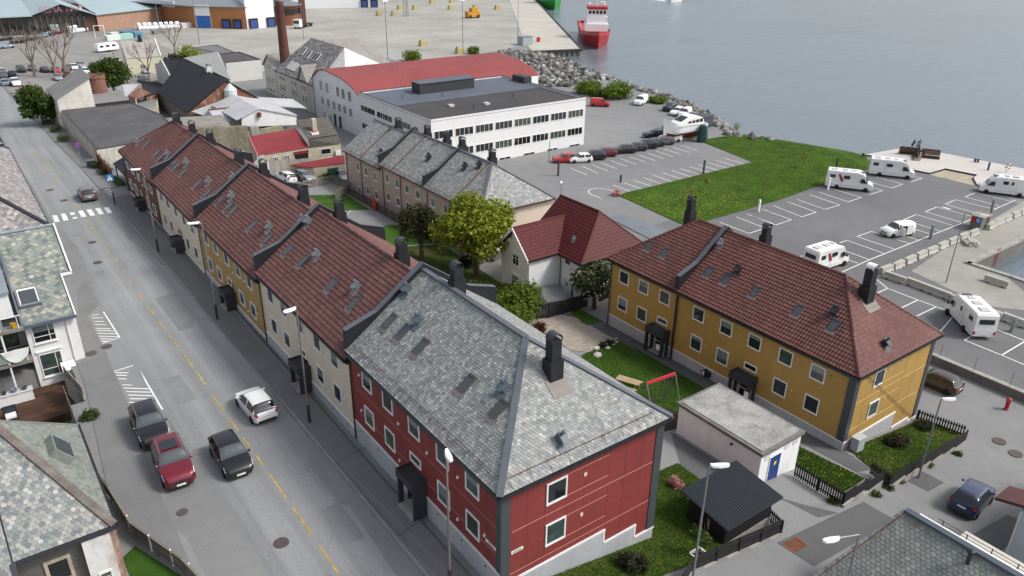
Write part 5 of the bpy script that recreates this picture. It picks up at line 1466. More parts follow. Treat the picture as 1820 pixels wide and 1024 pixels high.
wall_box(fa,63,83,155,178,.5,8.2,FW)
FSL=M('factory_slate',(.26,.245,.23),.75,.16,.5,5)
fr_=MB();sl_=[(62.7,154.2,8.0),(62.7,178.2,8.0),(70.2,172.5,15.0),(70.2,155.5,15.0)]
roof_slab(fa,sl_,FSL,.2)
rpl=Plane((62.7,178.2,8.0),(0,-1,0),(7.5,0,7.0))
fro=roof_slab(fa,[(62.7,178.2,8.02),(62.7,154.2,8.02),(70.2,155.5,15.02),(70.2,172.5,15.02)],DARK2,.2)
tile_field(fro,rpl,[(0,0),(24,0),(22.7,10.26),(5.7,10.26)],t_square(.45,.38),.45,.38,SLATE_P,.5,'slate','slate_field')
roof_slab(fa,[(70.2,172.5,15.0),(70.2,155.5,15.0),(83,148,8.5),(83,180,8.5)],FSL,.2)
roof_slab(fa,[(62.7,154.2,8.0),(70.2,155.5,15.0),(81,148.0,9.3),(66,146.8,9.3)],M('white_sheet_rusty',(.62,.60,.58),.6,.08,.5,6,dirt=(.33,.17,.12),dirt_amt=.6),.15)
roof_slab(fa,[(62.7,178.2,8.0),(70.2,172.5,15.0),(83,180,8.5)],FSL,.2)
for y,zt,w_ in((161.0,11.2,4.6),(181.0,10.9,7.0)):
 mb=MB();mb.extr([(62.85,y-w_/2,.5),(62.85,y-w_/2,8.2),(62.85,y,zt),(62.85,y+w_/2,8.2),(62.85,y+w_/2,.5)][::-1],(7 if y>170 else 4,0,0));mb.build('gable_wall',FW,fa)
 for sg in(-1,1):roof_slab(fa,[(62.5,y,zt+.15),(62.5,y+sg*(w_/2+.3),8.2),(68.5,y+sg*(w_/2+.3),8.2),(68.5,y,zt+.15)],FSL,.15)
ff=Face((63,178,0),(0,-1))
for s in(3.2,5.0,10.2,12.0):window(fa,ff,s,6.7,1.3,1.0,'tee2',fw=.07);window(fa,ff,s,4.6,1.1,1.5,'tee2',fw=.07)
for s in(3.4,5.4,10.4,12.4):window(fa,ff,s,2.6,1.0,.8,'plain',fw=.07)
fg2=Face((62.85,178,0),(0,-1))
for s in(16.2,17.8):window(fa,fg2,s,6.6,1.0,1.2,'tee2',fw=.07);window(fa,fg2,s,4.3,1.0,1.5,'tee2',fw=.07)
for s in(-4.6,-3.0,-1.4):window(fa,fg2,s,5.2,1.0,1.4,'tee2',fw=.07);window(fa,fg2,s,2.9,.9,.9,'plain',fw=.07)
window(fa,fg2,-3.0,8.2,1.1,1.2,'tee2',fw=.07)
for i,(s,b_)in enumerate(((7.3,6.6),(10.6,6.3),(13.9,6.3),(15.2,6.3))):skylight(fa,rpl,s,b_,1.3,1.9,WTRIM)
for i in range(6):skylight(fa,rpl,5.6+i*.85,2.4,.5,1.9,WTRIM)
w2_=thing('slate_wing','slate roofed wing behind the old factory','building',(76,166,2))
roof_slab(w2_,[(70.5,167,15.2),(79,166.4,15.2),(83.5,158,9.5),(70.5,158,10.5)],FSL,.2);roof_slab(w2_,[(70.5,167,15.2),(79,166.4,15.2),(83,176,9.5),(70.5,176,9.5)],FSL,.2)
skirt(w2_,[(70.6,158.2,9.4),(83.2,158.2,9.4),(83.2,175.6,9.4)],1,FW)
flat_house('lift_tower','small cream box with grey roof between the factory and the red hall','building',[(81.5,159.5),(85.5,159.5),(85.5,167),(81.5,167)],1,10.2,CREAM,GREYM,0)
cm=thing('factory_chimney','tall round brick factory chimney with a stone cap','chimney',(64.3,177.8,8))
BRICK=M('brick_chimney',(.12,.05,.038),.85,.2,.6,6)
mb=MB();mb.lathe((65.3,177.0,1.5),((1.25,0),(1.15,8),(.85,20.0),(.95,20.2),(.95,20.9),(.75,21.1),(.7,21.6)),16);o=mb.build('shaft',BRICK,cm);shade(o)
mb=MB();mb.lathe((65.3,177.0,22.6),((1.0,0),(1.05,.3),(.9,.5),(.45,1.4),(.3,1.5)),16);mb.build('cap',M('stone_cap',(.30,.25,.22),.9),cm)
mb=MB();mb.box(64.0,175.8,8.2,66.6,178.3,9.2);mb.build('base',FW,cm)
RUST=M('rusty_brick',(.20,.085,.05),.9,.35,.8,5,.3,dirt=(.42,.38,.34),dirt_amt=.8,dirt_scale=.6)
SILV=M('sheet_silver',(.50,.50,.52),.55,.1,.25,5,metal=.15,dirt=(.36,.33,.31),dirt_amt=.4)
FELT=M('felt_black',(.016,.018,.024),.85,.15,.2,4)
bl=thing('black_roof_hall','hall with black felt gable roof and rusty brick gable','building',(43,150,3))
roof_slab(bl,[(35.6,149,7.0),(43.4,149,12.0),(43.4,178,12.0),(35.6,170,7.0)],FELT,.15);roof_slab(bl,[(43.4,149,12.0),(50.6,149,7.0),(50.6,170,7.0),(43.4,178,12.0)],FELT,.15)
mb=MB();mb.extr([(36.2,149.3,2),(50.3,149.3,2),(50.3,149.3,6.9),(43.4,149.3,11.7),(36.2,149.3,6.9)],(0,.4,0));mb.build('gable_wall',RUST,bl)
mb=MB();mb.lathe((43.9,149.1,8.6),((1.2,0),(1.2,1.6),(.2,2.7)),12);mb.build('vent_cowl',M('cowl_grey',(.52,.55,.58),.5),bl)
skirt(bl,[(36.0,170,7.0),(36.0,149.4,7.0)],2,CONC_D)
chimney(bl,43.6,160,11.9,13.2,.8,.8,FW)
bw=thing('black_gable_house','old house with black roof and pale grey plaster gable','building',(33,172,4))
skirt(bw,[(39.87,173.54,8.50),(39.74,179.54,12.00),(39.22,183.47,10.00)],3,FW);roof_slab(bw,[(39.87,173.54,8.50),(39.74,179.54,12.00),(43.56,178.07,12.00),(45.12,176.49,10.00)],FELT,.15)
sg_=thing('slate_gable_house','old building with pale weathered slate roof behind the black roof','building',(48,172,3))
roof_slab(sg_,[(50.71,170.75,8.00),(48.44,184.30,8.60),(43.87,178.76,12.00),(52.45,183.69,12.00)],SLATE,.2)
skirt(sg_,[(48.33,184.05,8.40),(50.67,170.66,7.90),(52.61,183.42,11.90)],2,FW)
g1=flat_house('grey_annex','low grey flat roofed annex with dark door beside the slate building','building',[(58.92,200.48),(67.86,201.10),(67.32,215.73),(61.90,214.47)],1.8,6.7,M('annex_grey',(.55,.54,.52),.8,.06),M('felt_purple',(.075,.07,.075),.85),.2,pmat=DARK)
fx=Face((60.10,202.04,3.00),(1,-.12));mb=MB();fx.box(mb,2.2,3.7,2.2,4.6,0,.1);mb.build('door',flat('door_purple',(.03,.03,.06),.6),g1)
flat_house('grey_store','flat grey roofed store behind the annex','building',[(60.58,236.40),(68.18,238.28),(68.07,222.10),(63.83,221.17)],1.8,5.8,FW,M('felt_mid',(.15,.15,.155),.85),.15,pmat=DARK)
s1=thing('silver_roof_hall','workshop with pale metal hip roofs and rusty ridges','building',(41,140,3))
pk=(44.57,141.53,9.20)
for tri in([(36.37,148.37,7.20),(44.75,150.28,8.80),(45.53,140.34,8.80),(37.67,145.87,6.80)],[(37.67,145.87,6.80),(37.99,143.54,8.20),(45.53,140.34,8.80),(37.86,136.62,6.50)],[(45.53,140.34,8.80),(37.86,136.62,6.50),(45.53,139.70,6.50)],[(45.53,140.34,8.80),(44.75,150.28,8.80),(55.96,149.92,7.00),(56.45,144.32,6.20)]):
 roof_slab(s1,tri,SILV,.12)
mb=MB();mb.bar((37.93,143.30,8.25),(45.38,139.87,8.90),.3,.12);mb.build('ridge_rust',flat('ridge_rust',(.22,.07,.04),.8),s1)
skirt(s1,[(37.79,146.32,6.70),(37.97,137.04,6.40),(41.91,139.45,6.60)],2.5,WWOOD)
s2=thing('white_gable_workshop','white gabled workshop with pale metal roof and rusty vent','building',(46,137,3))
gy_=134.0
mb=MB();mb.extr([(40.77,134.00,8.00),(41.00,134.00,8.26),(44.06,134.00,9.33),(50.40,134.00,7.39),(50.23,134.00,5.81),(40.59,134.00,6.67)][::-1],(0,.4,0));mb.build('gable_wall',WWOOD,s2)
a_=Vector((43.89,133.80,9.38));b_=Vector((39.74,133.80,7.97));c_=Vector((50.53,133.80,7.41));dpt=Vector((0,14,0));up_=Vector((0,0,.1))
roof_slab(s2,[a_+up_,b_+up_,b_+dpt+up_,a_+dpt+up_],SILV,.15);roof_slab(s2,[a_+up_,c_+up_,c_+dpt+up_,a_+dpt+up_],SILV,.15)
mb=MB();mb.tube(Vector((43.79,133.70,8.84)),Vector((43.69,133.70,8.08)),.35,8);mb.build('rusty_vent',flat('vent_rust',(.17,.05,.03),.85),s2)
rs2=thing('red_roof_workshop','low workshop with red metal roof, dark doorway and stained wall','workshop',(37,118,3.2))
a0,a1,a2,a3=(36.99,116.79,6.20),(45.59,117.01,6.20),(45.35,121.40,8.40),(37.10,120.29,8.40)
RM=M('roof_crimson',(.19,.022,.028),.6,.1,.3,5)
roof_slab(rs2,[a0,a1,a2,a3],RM,.15)
STW=M('stained_wall',(.46,.41,.32),.9,.12,.6,5,dirt=(.22,.17,.12),dirt_amt=.7)
skirt(rs2,[a3,a0,a1],1.5,STW)
fr2=Face((a0[0],a0[1],0),(a1[0]-a0[0],a1[1]-a0[1]));Lr=(Vector(a1[:2])-Vector(a0[:2])).length
for s in(.33,.54):window(rs2,fr2,Lr*s,4.8,1.0,1.5,'grid',fw=.06)
mb=MB();fr2 .box(mb,Lr*.70,Lr*.96,3.4,5.4,.0,.04);mb.build('doorway',flat('doorway_black',(.006,.005,.005),.9),rs2)
mb=MB();fr2 .box(mb,Lr*.69,Lr*.97,5.4,5.85,.0,.12);mb.build('awning',RM,rs2)
mb=MB();fr2 .box(mb,Lr*.08,Lr*.2,2.6,4.9,.0,.06);mb.build('door',WTRIM,rs2)
rs3=thing('brown_roof_workshop','workshop with brown shingle roof, red rooflight and small chimney','workshop',(48,118,2.6))
c0,c1,c2,c3,c4,c5=(45.59,117.01,6.20),(50.67,116.57,6.20),(50.59,116.97,7.60),(45.49,116.88,7.60),(45.89,122.47,9.40),(51.12,121.95,9.40)
SHN=M('shingle_brown',(.105,.098,.088),.9,.18,.8,8)
roof_slab(rs3,[c0,c1,c2,c3],SHN,.15);roof_slab(rs3,[c3,c2,c5,c4],SHN,.15);skirt(rs3,[c0,c1,c5],1.5,STW)
for i in range(9):
 t0=i/9;mb=MB();mb.bar(Vector(c3).lerp(Vector(c4),t0)+Vector((0,0,.04)),Vector(c2).lerp(Vector(c5),t0)+Vector((0,0,.04)),.05,.05);mb.build('shingle_course',SHN,rs3)
q_=Vector((47.05,118.25,8.00));mb=MB();mb.box(q_.x-.6,q_.y-.6,q_.z-.25,q_.x+.6,q_.y+.6,q_.z+.25);rl_=mb.build('rooflight',WTRIM,rs3);mb=MB();mb.box(q_.x-.45,q_.y-.45,q_.z+.25,q_.x+.45,q_.y+.45,q_.z+.29);mb.build('pane',flat('rooflight_red',(.35,.03,.03),.4),rl_)
q_=Vector((47.42,118.88,9.00));mb=MB();mb.box(q_.x-.35,q_.y-.35,7.5,q_.x+.35,q_.y+.35,10.2);mb.build('chimney',STW,rs3)
fr3=Face((c0[0],c0[1],0),(c1[0]-c0[0],c1[1]-c0[1]));window(rs3,fr3,2.6,5.2,1.7,1.0,'plain',fw=.08)
ac=MB();fr3 .box(ac,4.1,4.9,4.4,5.1,.02,.35);ac.build('heat_pump',WTRIM,rs3)
lo_=thing('low_red_shed','long low shed with red felt roof behind the parked cars','shed',(46,113,2.4))
d0,d1,d2,d3=(43.67,111.31,4.60),(48.70,110.92,4.60),(49.67,113.11,5.20),(40.54,112.73,5.20)
roof_slab(lo_,[d0,d1,d2,d3],RM,.12);skirt(lo_,[d0,d1],1.5,STW);skirt(lo_,[(40.78,113.40,5.00),d0],1.5,STW)
fr4=Face((d0[0],d0[1],0),(d1[0]-d0[0],d1[1]-d0[1]));mb=MB();fr4 .box(mb,2.2,3.9,2.6,4.1,0,.05);mb.build('door',flat('door_green',(.02,.07,.045),.6),lo_)
pf=thing('plank_fence','tall weathered plank fence beside the low red shed','fence',(42,113,3))
p0=Vector((37.88,114.12,3.62));p1=Vector((45.31,115.68,2.52))
n=26
for i in range(n):
 a=p0 .lerp(p1,i/n);b=p0 .lerp(p1,(i+.93)/n);mb=MB();mb.extr([a+Vector((0,-.02,0)),b+Vector((0,-.02,0)),b+Vector((0,.02,0)),a+Vector((0,.02,0))],(0,0,2.2+.15*random.random()));mb.build('board',M_piece('grey_board',((0,(.22,.21,.19)),(1,(.34,.33,.30))),.9),pf)
cwall=thing('concrete_ruin','old stained concrete walls between the terrace and the workshops','wall',(36,130,4))
MOSS=M('mossy_wall',(.27,.245,.18),.95,.25,.5,4,.4,dirt=(.10,.10,.06),dirt_amt=.8)
for pts in([(29.5,133,8.0),(40.5,130.5,7.6)],[(40.5,130.5,6.6),(47,132,6.6)],[(29.5,118,7.5),(29.5,133,8.0)]):
 skirt(cwall,pts,2.5,MOSS,th=.5)
roof_slab(cwall,[(29.3,133.5,8.1),(38,131.5,7.8),(39,139.5,7.9),(30,141,8.2)],M('concrete_roof',(.24,.225,.20),.95,.2,.5,5,dirt=(.12,.11,.09),dirt_amt=.6),.25)
tw=MB();tw.box(39.6,126.0,2.6,40.9,127.2,8.4);tw.build('concrete_pier',CONC,cwall)
skirt(cwall,[(34.5,112.5,5.5),(39.5,118.5,6.5)],2.5,CONC,th=.4)
hp=flat_house('flat_workshop','flat dark felt roofed workshop along the street with peeling white wall','building',[(16.2,122.0),(28.8,124.0),(29.3,140),(27.5,152),(16.2,152)],3.5,9.0,M('peeling_white',(.50,.48,.43),.9,.12,.5,4,dirt=(.25,.22,.18),dirt_amt=.7),M('felt_weathered',(.085,.082,.085),.9,.25,.25,3),.12,pmat=DARK)
fp=Face((16.2,152,0),(0,-1))
for i in range(11):mb=MB();fp.box(mb,1.2+i*2.6,1.45+i*2.6,5.5,8.9,0,.1);mb.build('pilaster',M('peeling_white',(.5,.48,.43),.9),hp)
wg=thing('white_gable_factory','tall old white rendered building with sloping roof by the street','building',(16,152,5.8))
mb=MB();mb.extr([(15.9,152.2,3),(21.6,152.2,3),(21.4,152.2,14.0),(15.9,152.2,10.9)],(0,10,0));mb.build('wall',M('peeling_white2',(.62,.60,.54),.9,.1,.4,3,dirt=(.40,.37,.32),dirt_amt=.6),wg)
roof_slab(wg,[(15.6,152.0,11.0),(21.7,152.0,14.25),(21.7,162.4,14.25),(15.6,162.4,11.0)],M('felt_grey2',(.21,.205,.20),.9,.12,.3,4),.2)
fq=Face((15.9,162.2,0),(0,-1));mb=MB();fq.box(mb,1.2,4.5,7.2,9.8,0,.05);mb.build('shutter',flat('shutter_brown',(.09,.07,.06),.8),wg)
for i in range(4):mb=MB();fq.box(mb,.3+i*2.5,.6+i*2.5,4.5,10.6,0,.12);mb.build('pilaster',FW,wg)
rk=thing('brick_stack','short wide round brick stack behind the white factory','chimney',(25.5,172,6))
mb=MB();mb.lathe((25.2,171,3.5),((1.9,0),(1.6,7.2),(1.75,7.3),(1.75,7.9),(1.5,7.9),(1.45,6.5)),18);mb.build('shaft',M('brick_stack',(.20,.10,.07),.9,.2,.8,6),rk)
mb=MB();mb.lathe((25.2,171,3.4),((2.3,0),(2.3,1.6),(1.9,1.8)),18);mb.build('base',CONC,rk)
flat_house('low_dark_store','low store with black fascia behind the white factory','building',[(22.5,160),(28.5,160.5),(29.0,171),(23,171)],3.5,8.0,flat('fascia_black',(.02,.02,.022),.8),M('felt_grey2',(.21,.205,.20),.9),.0)
flat_house('small_black_roof','small building with black roof by the round green tree','building',[(33.2,169),(38.2,172.5),(41.0,186),(35.8,184.5)],3,6.6,RUST,FELT,.1,pmat=FELT)
flat_house('beige_store','beige rendered store with small dark windows','building',[(29.65,171.24),(35.80,171.23),(33.51,161.36),(29.86,161.35)],2.5,5.8,STW,M('felt_grey2',(.21,.205,.20),.9),.1)
for i,(tri,mt)in enumerate((([(29.63,180.10,7.00),(30.86,177.32,8.00),(33.50,175.66,8.00),(29.21,168.27,7.00)],SILV),([(30.23,170.19,7.00),(32.91,172.50,8.00),(34.02,168.07,7.50),(30.59,166.12,7.00)],RUST))):
 lt=thing('lean_to_roof',('patched silver lean-to roof beside the brick stack','rusty lean-to roof beside the beige store')[i],'shed',tri[0]);roof_slab(lt,tri,mt,.12);skirt(lt,[tri[0],tri[-1]],3,STW)
sm=thing('slate_cottage','small house with worn grey slate gable roof by the caravan','house',(45,215,2.6))
A_,B_,C_,D_=(40.53,221.64,6.50),(48.74,220.88,6.50),(49.88,229.74,9.60),(41.55,230.96,9.60)
roof_slab(sm,[A_,B_,C_,D_],SLATE_P,.2);skirt(sm,[D_,A_,B_,C_],2.0,M('cottage_cream',(.58,.55,.42),.85,.06))
mb=MB();mb.bar(Vector(B_)+Vector((0,0,.1)),Vector(C_)+Vector((0,0,.1)),.3,.3);mb.build('barge_board',WTRIM,sm)
q_=Vector((46.15,229.59,9.30));chimney(sm,q_.x,q_.y,9.2,11.2,.8,.8,DARK2)
fsm=Face((A_[0],A_[1],0),(B_[0]-A_[0],B_[1]-A_[1]));window(sm,fsm,3.5,4.3,1.1,1.2,'tee2',fw=.08);window(sm,fsm,7,4.3,1.1,1.2,'tee2',fw=.08)
mall=thing('shopping_hall','supermarket hall with pale green metal roof and black gable sign','shop',(40,318,2.2))
TEAL=M('roof_teal',(.33,.42,.44),.5,.07,.05,1)
g0,g1_,g2=Vector((31.61,318.00,8.63)),Vector((40.71,318.00,11.80)),Vector((51.26,318.00,7.64))
wallz=2.0
mb=MB();mb.extr([(g0 .x,318,g0 .z-.3),(g2 .x,318,g2 .z-.3),(g1_.x,318,g1_.z)],(0,.6,0));go=mb.build('gable',flat('gable_black',(.012,.012,.013),.6),mall)
mb=MB();mb.box(g0 .x-9,319,1,g2 .x,360,g0 .z-.3);mb.build('wall',M('shop_brick',(.11,.065,.05),.85),mall)
mb=MB();mb.box(g0 .x-9,318.4,2,g2 .x-4,318.9,g0 .z-.4);mb.build('shop_front',GLASS,mall)
for i in range(14):
 x=g0 .x-9+i*(g2 .x-g0 .x+5)/13;mb=MB();mb.box(x-.2,318.0,2,x+.2,318.38,g0 .z-.3);mb.build('column',M('shop_brick',(.11,.065,.05),.85),mall)
back=Vector((0,45,0));ov=Vector((0,-.8,.25))
roof_slab(mall,[g1_+ov,g2+ov,g2+back+ov,g1_+back+ov],TEAL,.3);roof_slab(mall,[g1_+ov,g0+ov,g0+back+ov,g1_+back+ov],TEAL,.3)
e0=Vector((g0 .x-10.5,316,g0 .z+.05));roof_slab(mall,[e0,(g0 .x,316,g0 .z+.05),g0+back+Vector((2,0,2)),e0+back+Vector((2,0,1.5))],TEAL,.3)
roof_slab(mall,[g2+Vector((0,-.8,.3)),(g2 .x+32,336,g2 .z+.3),(g2 .x+40,362,g2 .z+4),(g2 .x-4,362,g2 .z+5)],TEAL,.3)
skirt(mall,[g2+Vector((0,0,-.2)),(g2 .x+32,336.8,g2 .z)],1,M('shop_brick2',(.36,.22,.16),.85))
fmall=Face((g0 .x,318,0),(1,0))
PINKL=flat('sign_pink',(.42,.16,.24),.5);WHTL=flat('sign_white',(.72,.7,.7),.5)
Lm=g2 .x-g0 .x
text_obj('REMA 1000',2.8,PINKL,go,fmall,Lm*.46,(g0 .z+g1_.z*.8)/1.8,.06)
text_obj('7-23',2.0,WHTL,go,fmall,Lm*.70,(g0 .z+g1_.z*.8)/1.8,.06)
rsd=thing('red_store_hall','low hall with dark red doors and grey gable behind the white bales','building',(70,338,2))
a_=Vector((61.09,336.00,5.91));b_=Vector((67.22,336.00,8.22));c_=Vector((80.33,336.00,5.15))
mb=MB();mb.extr([(a_.x,336,1),(c_.x,336,1),(c_.x,336,a_.z),(b_.x,336,b_.z),(a_.x,336,a_.z)],(0,18,0));mb.build('wall',M('store_grey',(.36,.38,.40),.7),rsd)
for x0_,x1_,m_ in((a_.x,a_.x+(c_.x-a_.x)*.24,'store_red'),(a_.x+(c_.x-a_.x)*.46,c_.x,'store_red')):mb=MB();mb.box(x0_,335.7,1.5,x1_,335.98,a_.z-.2);mb.build('door',M('store_red',(.17,.012,.018),.6),rsd)
roof_slab(rsd,[(a_.x-.4,335.5,a_.z),(b_.x,335.5,b_.z+.2),(b_.x,356,b_.z+.2),(a_.x-.4,356,a_.z)],GREYM,.2);roof_slab(rsd,[(c_.x+.4,335.5,a_.z),(b_.x,335.5,b_.z+.2),(b_.x,356,b_.z+.2),(c_.x+.4,356,a_.z)],GREYM,.2)
wh=thing('brick_warehouse','orange brick warehouse with blue roller door and white metal panels','building',(80,315,2))
OB=M('orange_brick',(.36,.16,.065),.85,.1,.3,6)
a_=Vector((77.62,313.56,2.00));
w0_=Vector((83.09,312.30,2.00));w1_=Vector((97.74,299.94,2.00));zt=9.6
mb=MB();mb.prism([tuple(w0_[:2]),tuple(w1_[:2]),(w1_.x+6,w1_.y+30),(w0_.x+6,w0_.y+34),(76.55,332.16)],1.5,zt);mb.build('wall',OB,wh)
d=Vector((w1_.x-w0_.x,w1_.y-w0_.y));fwh=Face((w0_.x,w0_.y,0),d);Lw=d.length
mb=MB();fwh.box(mb,Lw*.0,Lw*.30,2,zt+.6,0,.2);mb.build('white_panel',WTRIM,wh)
mb=MB();fwh.box(mb,Lw*.02,Lw*.30,2,6.4,.2,.3);mb.build('roller_door',M('door_royal',(.03,.12,.38),.5,.1,.8,6),wh)
for s in(.60,.82):
 mb=MB();fwh.box(mb,Lw*s-1.6,Lw*s+1.6,2.2,5.4,0,.5);do_=mb.build('dock_door',flat('dock_black',(.012,.012,.016),.7),wh);mb=MB();fwh.box(mb,Lw*s-1.1,Lw*s+1.1,2.4,4.8,.5,.55);mb.build('dock_shutter',flat('dock_blue',(.03,.07,.25),.5),do_)
f0=Face((Vector((76.55,332.16)).x,Vector((76.55,332.16)).y,0),(w0_.x-Vector((76.55,332.16)).x,w0_.y-Vector((76.55,332.16)).y))
mb=MB();f0 .box(mb,1,9,8.4,10.6,0,.3);mb.build('upper_band',WTRIM,wh)
for i in range(6):mb=MB();f0 .box(mb,1.6+i*1.2,2.4+i*1.2,8.9,9.6,.3,.35);mb.build('window',GLASS,wh)
roof_slab(wh,[(w0_.x-.5,w0_.y-.5,zt+.1),(w1_.x+.5,w1_.y-.5,zt+.1),(w1_.x+6,w1_.y+30,zt+.3),(w0_.x-20,w0_.y+34,zt+.3)],GREYM,.25)
w3=thing('white_warehouse','long white metal warehouse with blue loading docks at the top of the photo','building',(110,310,2))
q0,q1=Vector((97.74,299.94,2.00)),Vector((108.88,301.27,2.00));q2,q3=Vector((145.31,362.78,2.00)),Vector((167.64,350.55,2.00))
WM=M('white_metal',(.72,.74,.76),.6,.04,.1,2)
mb=MB();mb.prism([tuple(q0[:2]),tuple(q1[:2]),(q1 .x+8,q1 .y+34),(q0 .x+8,q0 .y+34)],1.5,12.5);mb.build('wall',WM,w3)
mb=MB();mb.prism([(q2 .x-6,q2 .y-2),tuple(q3[:2]),(q3 .x+8,q3 .y+34),(q2 .x,q2 .y+34)],1.5,13.5);mb.build('wall',WM,w3)
fd0=Face((q0 .x,q0 .y,0),(q1 .x-q0 .x,q1 .y-q0 .y));fd1=Face((q2 .x,q2 .y,0),(q3 .x-q2 .x,q3 .y-q2 .y))
for fc,ss in((fd0,(2.5,9.5)),(fd1,(27.5,32.0))):
 for s in ss:mb=MB();fc.box(mb,s-1.7,s+1.7,2.2,5.6,0,.5);do_=mb.build('dock_door',flat('dock_black',(.012,.012,.016),.7),w3);mb=MB();fc.box(mb,s-1.2,s+1.2,2.3,5.0,.5,.55);mb.build('dock_shutter',flat('dock_blue',(.03,.07,.25),.5),do_)
of=thing('brick_office','red brick office with curved glazed front beside the loading docks','building',(117,306,2))
c=Vector((115.43,305.63,2.00));
mb=MB();pts=[(c.x-6+12*i/8,c.y-3.2*math.sin(math.pi*i/8))for i in range(9)]+[(c.x+6,c.y+9),(c.x-6,c.y+9)];mb.prism(pts,1.5,9.0);mb.build('wall',M('office_brick',(.20,.075,.045),.85),of)
for z0_,z1_ in((6.0,8.0),):
 mb=MB();pts=[(c.x-5+10*i/8,c.y-.15-3.3*math.sin(math.pi*(i+.6)/9.2))for i in range(9)];mb.prism(pts+[(c.x+4,c.y+2),(c.x-4,c.y+2)],z0_,z1_);mb.build('window_band',GLASS,of)
mb=MB();mb.prism([(c.x-6.6+13.2*i/8,c.y-.6-3.4*math.sin(math.pi*i/8))for i in range(9)]+[(c.x+6.6,c.y+9.5),(c.x-6.6,c.y+9.5)],9.0,9.5);mb.build('roof',GREYM,of)
for sx in(-6.6,6.2):mb=MB();mb.box(c.x+sx-.6,c.y-1.2,1.5,c.x+sx+.9,c.y+1.5,11.4);mb.build('brick_tower',M('tower_brick',(.13,.045,.035),.85),of)
ul=thing('parking_deck','open building on white columns at the top left corner','building',(12,395,2))
mb=MB();mb.box(-20,385,9,34,430,12);mb.build('deck',M('deck_dark',(.10,.10,.10),.9),ul)
for i in range(6):mb=MB();mb.box(-12+i*8,384.4,1.5,-10.6+i*8,386,9);mb.build('column',WTRIM,ul)
mb=MB();mb.box(-20,398,1.5,34,430,9);mb.build('inner_wall',flat('inner_dark',(.03,.03,.03),.9),ul)
TYRE=flat('tyre',(.018,.018,.019),.85,0,.3)
RIM=flat('rim_alloy',(.42,.43,.45),.3,.8)
RIMD=flat('rim_dark',(.06,.06,.065),.4,.5)
CGLASS=flat('car_glass',(.014,.017,.02),.06,0,.8)
WGLASS=flat('windscreen_glass',(.062,.074,.08),.05,0,.9)
LAMP=flat('headlamp',(.62,.64,.66),.1,0,.8)
TAIL=flat('tail_lamp',(.30,.008,.008),.2,0,.6)
PLATE=flat('number_plate',(.75,.75,.74),.5)
BLACKP=flat('black_plastic',(.02,.02,.021),.6)
CHROME=flat('chrome',(.6,.6,.62),.15,.9)
def paint(name,c,metal=.25):return flat('paint_'+name,c,.32,metal,.5,.6)
PAINT={'black':paint('black',(.006,.006,.009),0),'crimson':paint('crimson',(.17,.008,.022)),'white':paint('white',(.80,.80,.80),0),'bronze':paint('bronze',(.21,.19,.175),.6),'blue':paint('blue',(.012,.02,.085)),'brown':paint('brown',(.085,.062,.045),.5),'red':paint('red',(.42,.018,.018),0),'grey':paint('grey',(.13,.135,.145),.5),'silver':paint('silver',(.42,.44,.46),.6),'darkgrey':paint('darkgrey',(.04,.042,.048),.4),'lightblue':paint('lightblue',(.25,.33,.42),.4),'wine':paint('wine',(.17,.012,.02))}
def cr(xs,ys,x):
 """smooth interpolation through points"""
 xs=np.array(xs,float);ys=np.array(ys,float)
 h=np.diff(xs);d=np.diff(ys)/h
 m=np.zeros(len(xs));m[0]=d[0];m[-1]=d[-1]
 for i in range(1,len(xs)-1):
  m[i]=0 if d[i-1]*d[i]<=0 else 2*d[i-1]*d[i]/(d[i-1]+d[i])
 i=np.clip(np.searchsorted(xs,x)-1,0,len(h)-1)
 t=(x-xs[i])/h[i]
 return ys[i]*(1+2*t)*(1-t)**2+h[i]*m[i]*t*(1-t)**2+ys[i+1]*t*t*(3-2*t)+h[i]*m[i+1]*t*t*(t-1)
CARS={'hatch':dict(L=4.15,W=1.77,H=1.50,top=((0,.50),(.015,.60),(.05,.66),(.13,.93),(.22,.985),(.40,1.0),(.56,.965),(.72,.70),(.86,.62),(.96,.50),(1,.40)),ws=(.565,.735),rg=(.035,.145),sg=(.10,.66),belt=.635),'suv':dict(L=4.55,W=1.86,H=1.66,top=((0,.50),(.012,.62),(.03,.67),(.10,.92),(.17,.985),(.36,1.0),(.55,.965),(.70,.705),(.86,.655),(.97,.54),(1,.42)),ws=(.56,.71),rg=(.025,.125),sg=(.075,.645),belt=.65),'wagon':dict(L=4.65,W=1.80,H=1.46,top=((0,.52),(.01,.62),(.03,.67),(.09,.93),(.16,.985),(.36,1.0),(.54,.965),(.69,.68),(.86,.62),(.97,.50),(1,.40)),ws=(.55,.70),rg=(.025,.115),sg=(.07,.635),belt=.63),'sedan':dict(L=4.65,W=1.80,H=1.45,top=((0,.50),(.01,.62),(.03,.68),(.13,.70),(.25,.955),(.40,1.0),(.55,.965),(.71,.68),(.86,.62),(.97,.50),(1,.40)),ws=(.56,.72),rg=(.135,.265),sg=(.22,.655),belt=.63),'van':dict(L=4.9,W=1.92,H=1.92,top=((0,.52),(.006,.75),(.015,.95),(.05,.99),(.4,1.0),(.66,.97),(.80,.66),(.90,.58),(.98,.46),(1,.36)),ws=(.675,.81),rg=(2,2),sg=(.60,.77),belt=.61),'caddy':dict(L=4.4,W=1.80,H=1.82,top=((0,.52),(.008,.72),(.025,.92),(.06,.98),(.4,1.0),(.62,.965),(.77,.66),(.90,.58),(.98,.46),(1,.36)),ws=(.635,.78),rg=(.012,.05),sg=(.555,.735),belt=.60),}
_carm={}
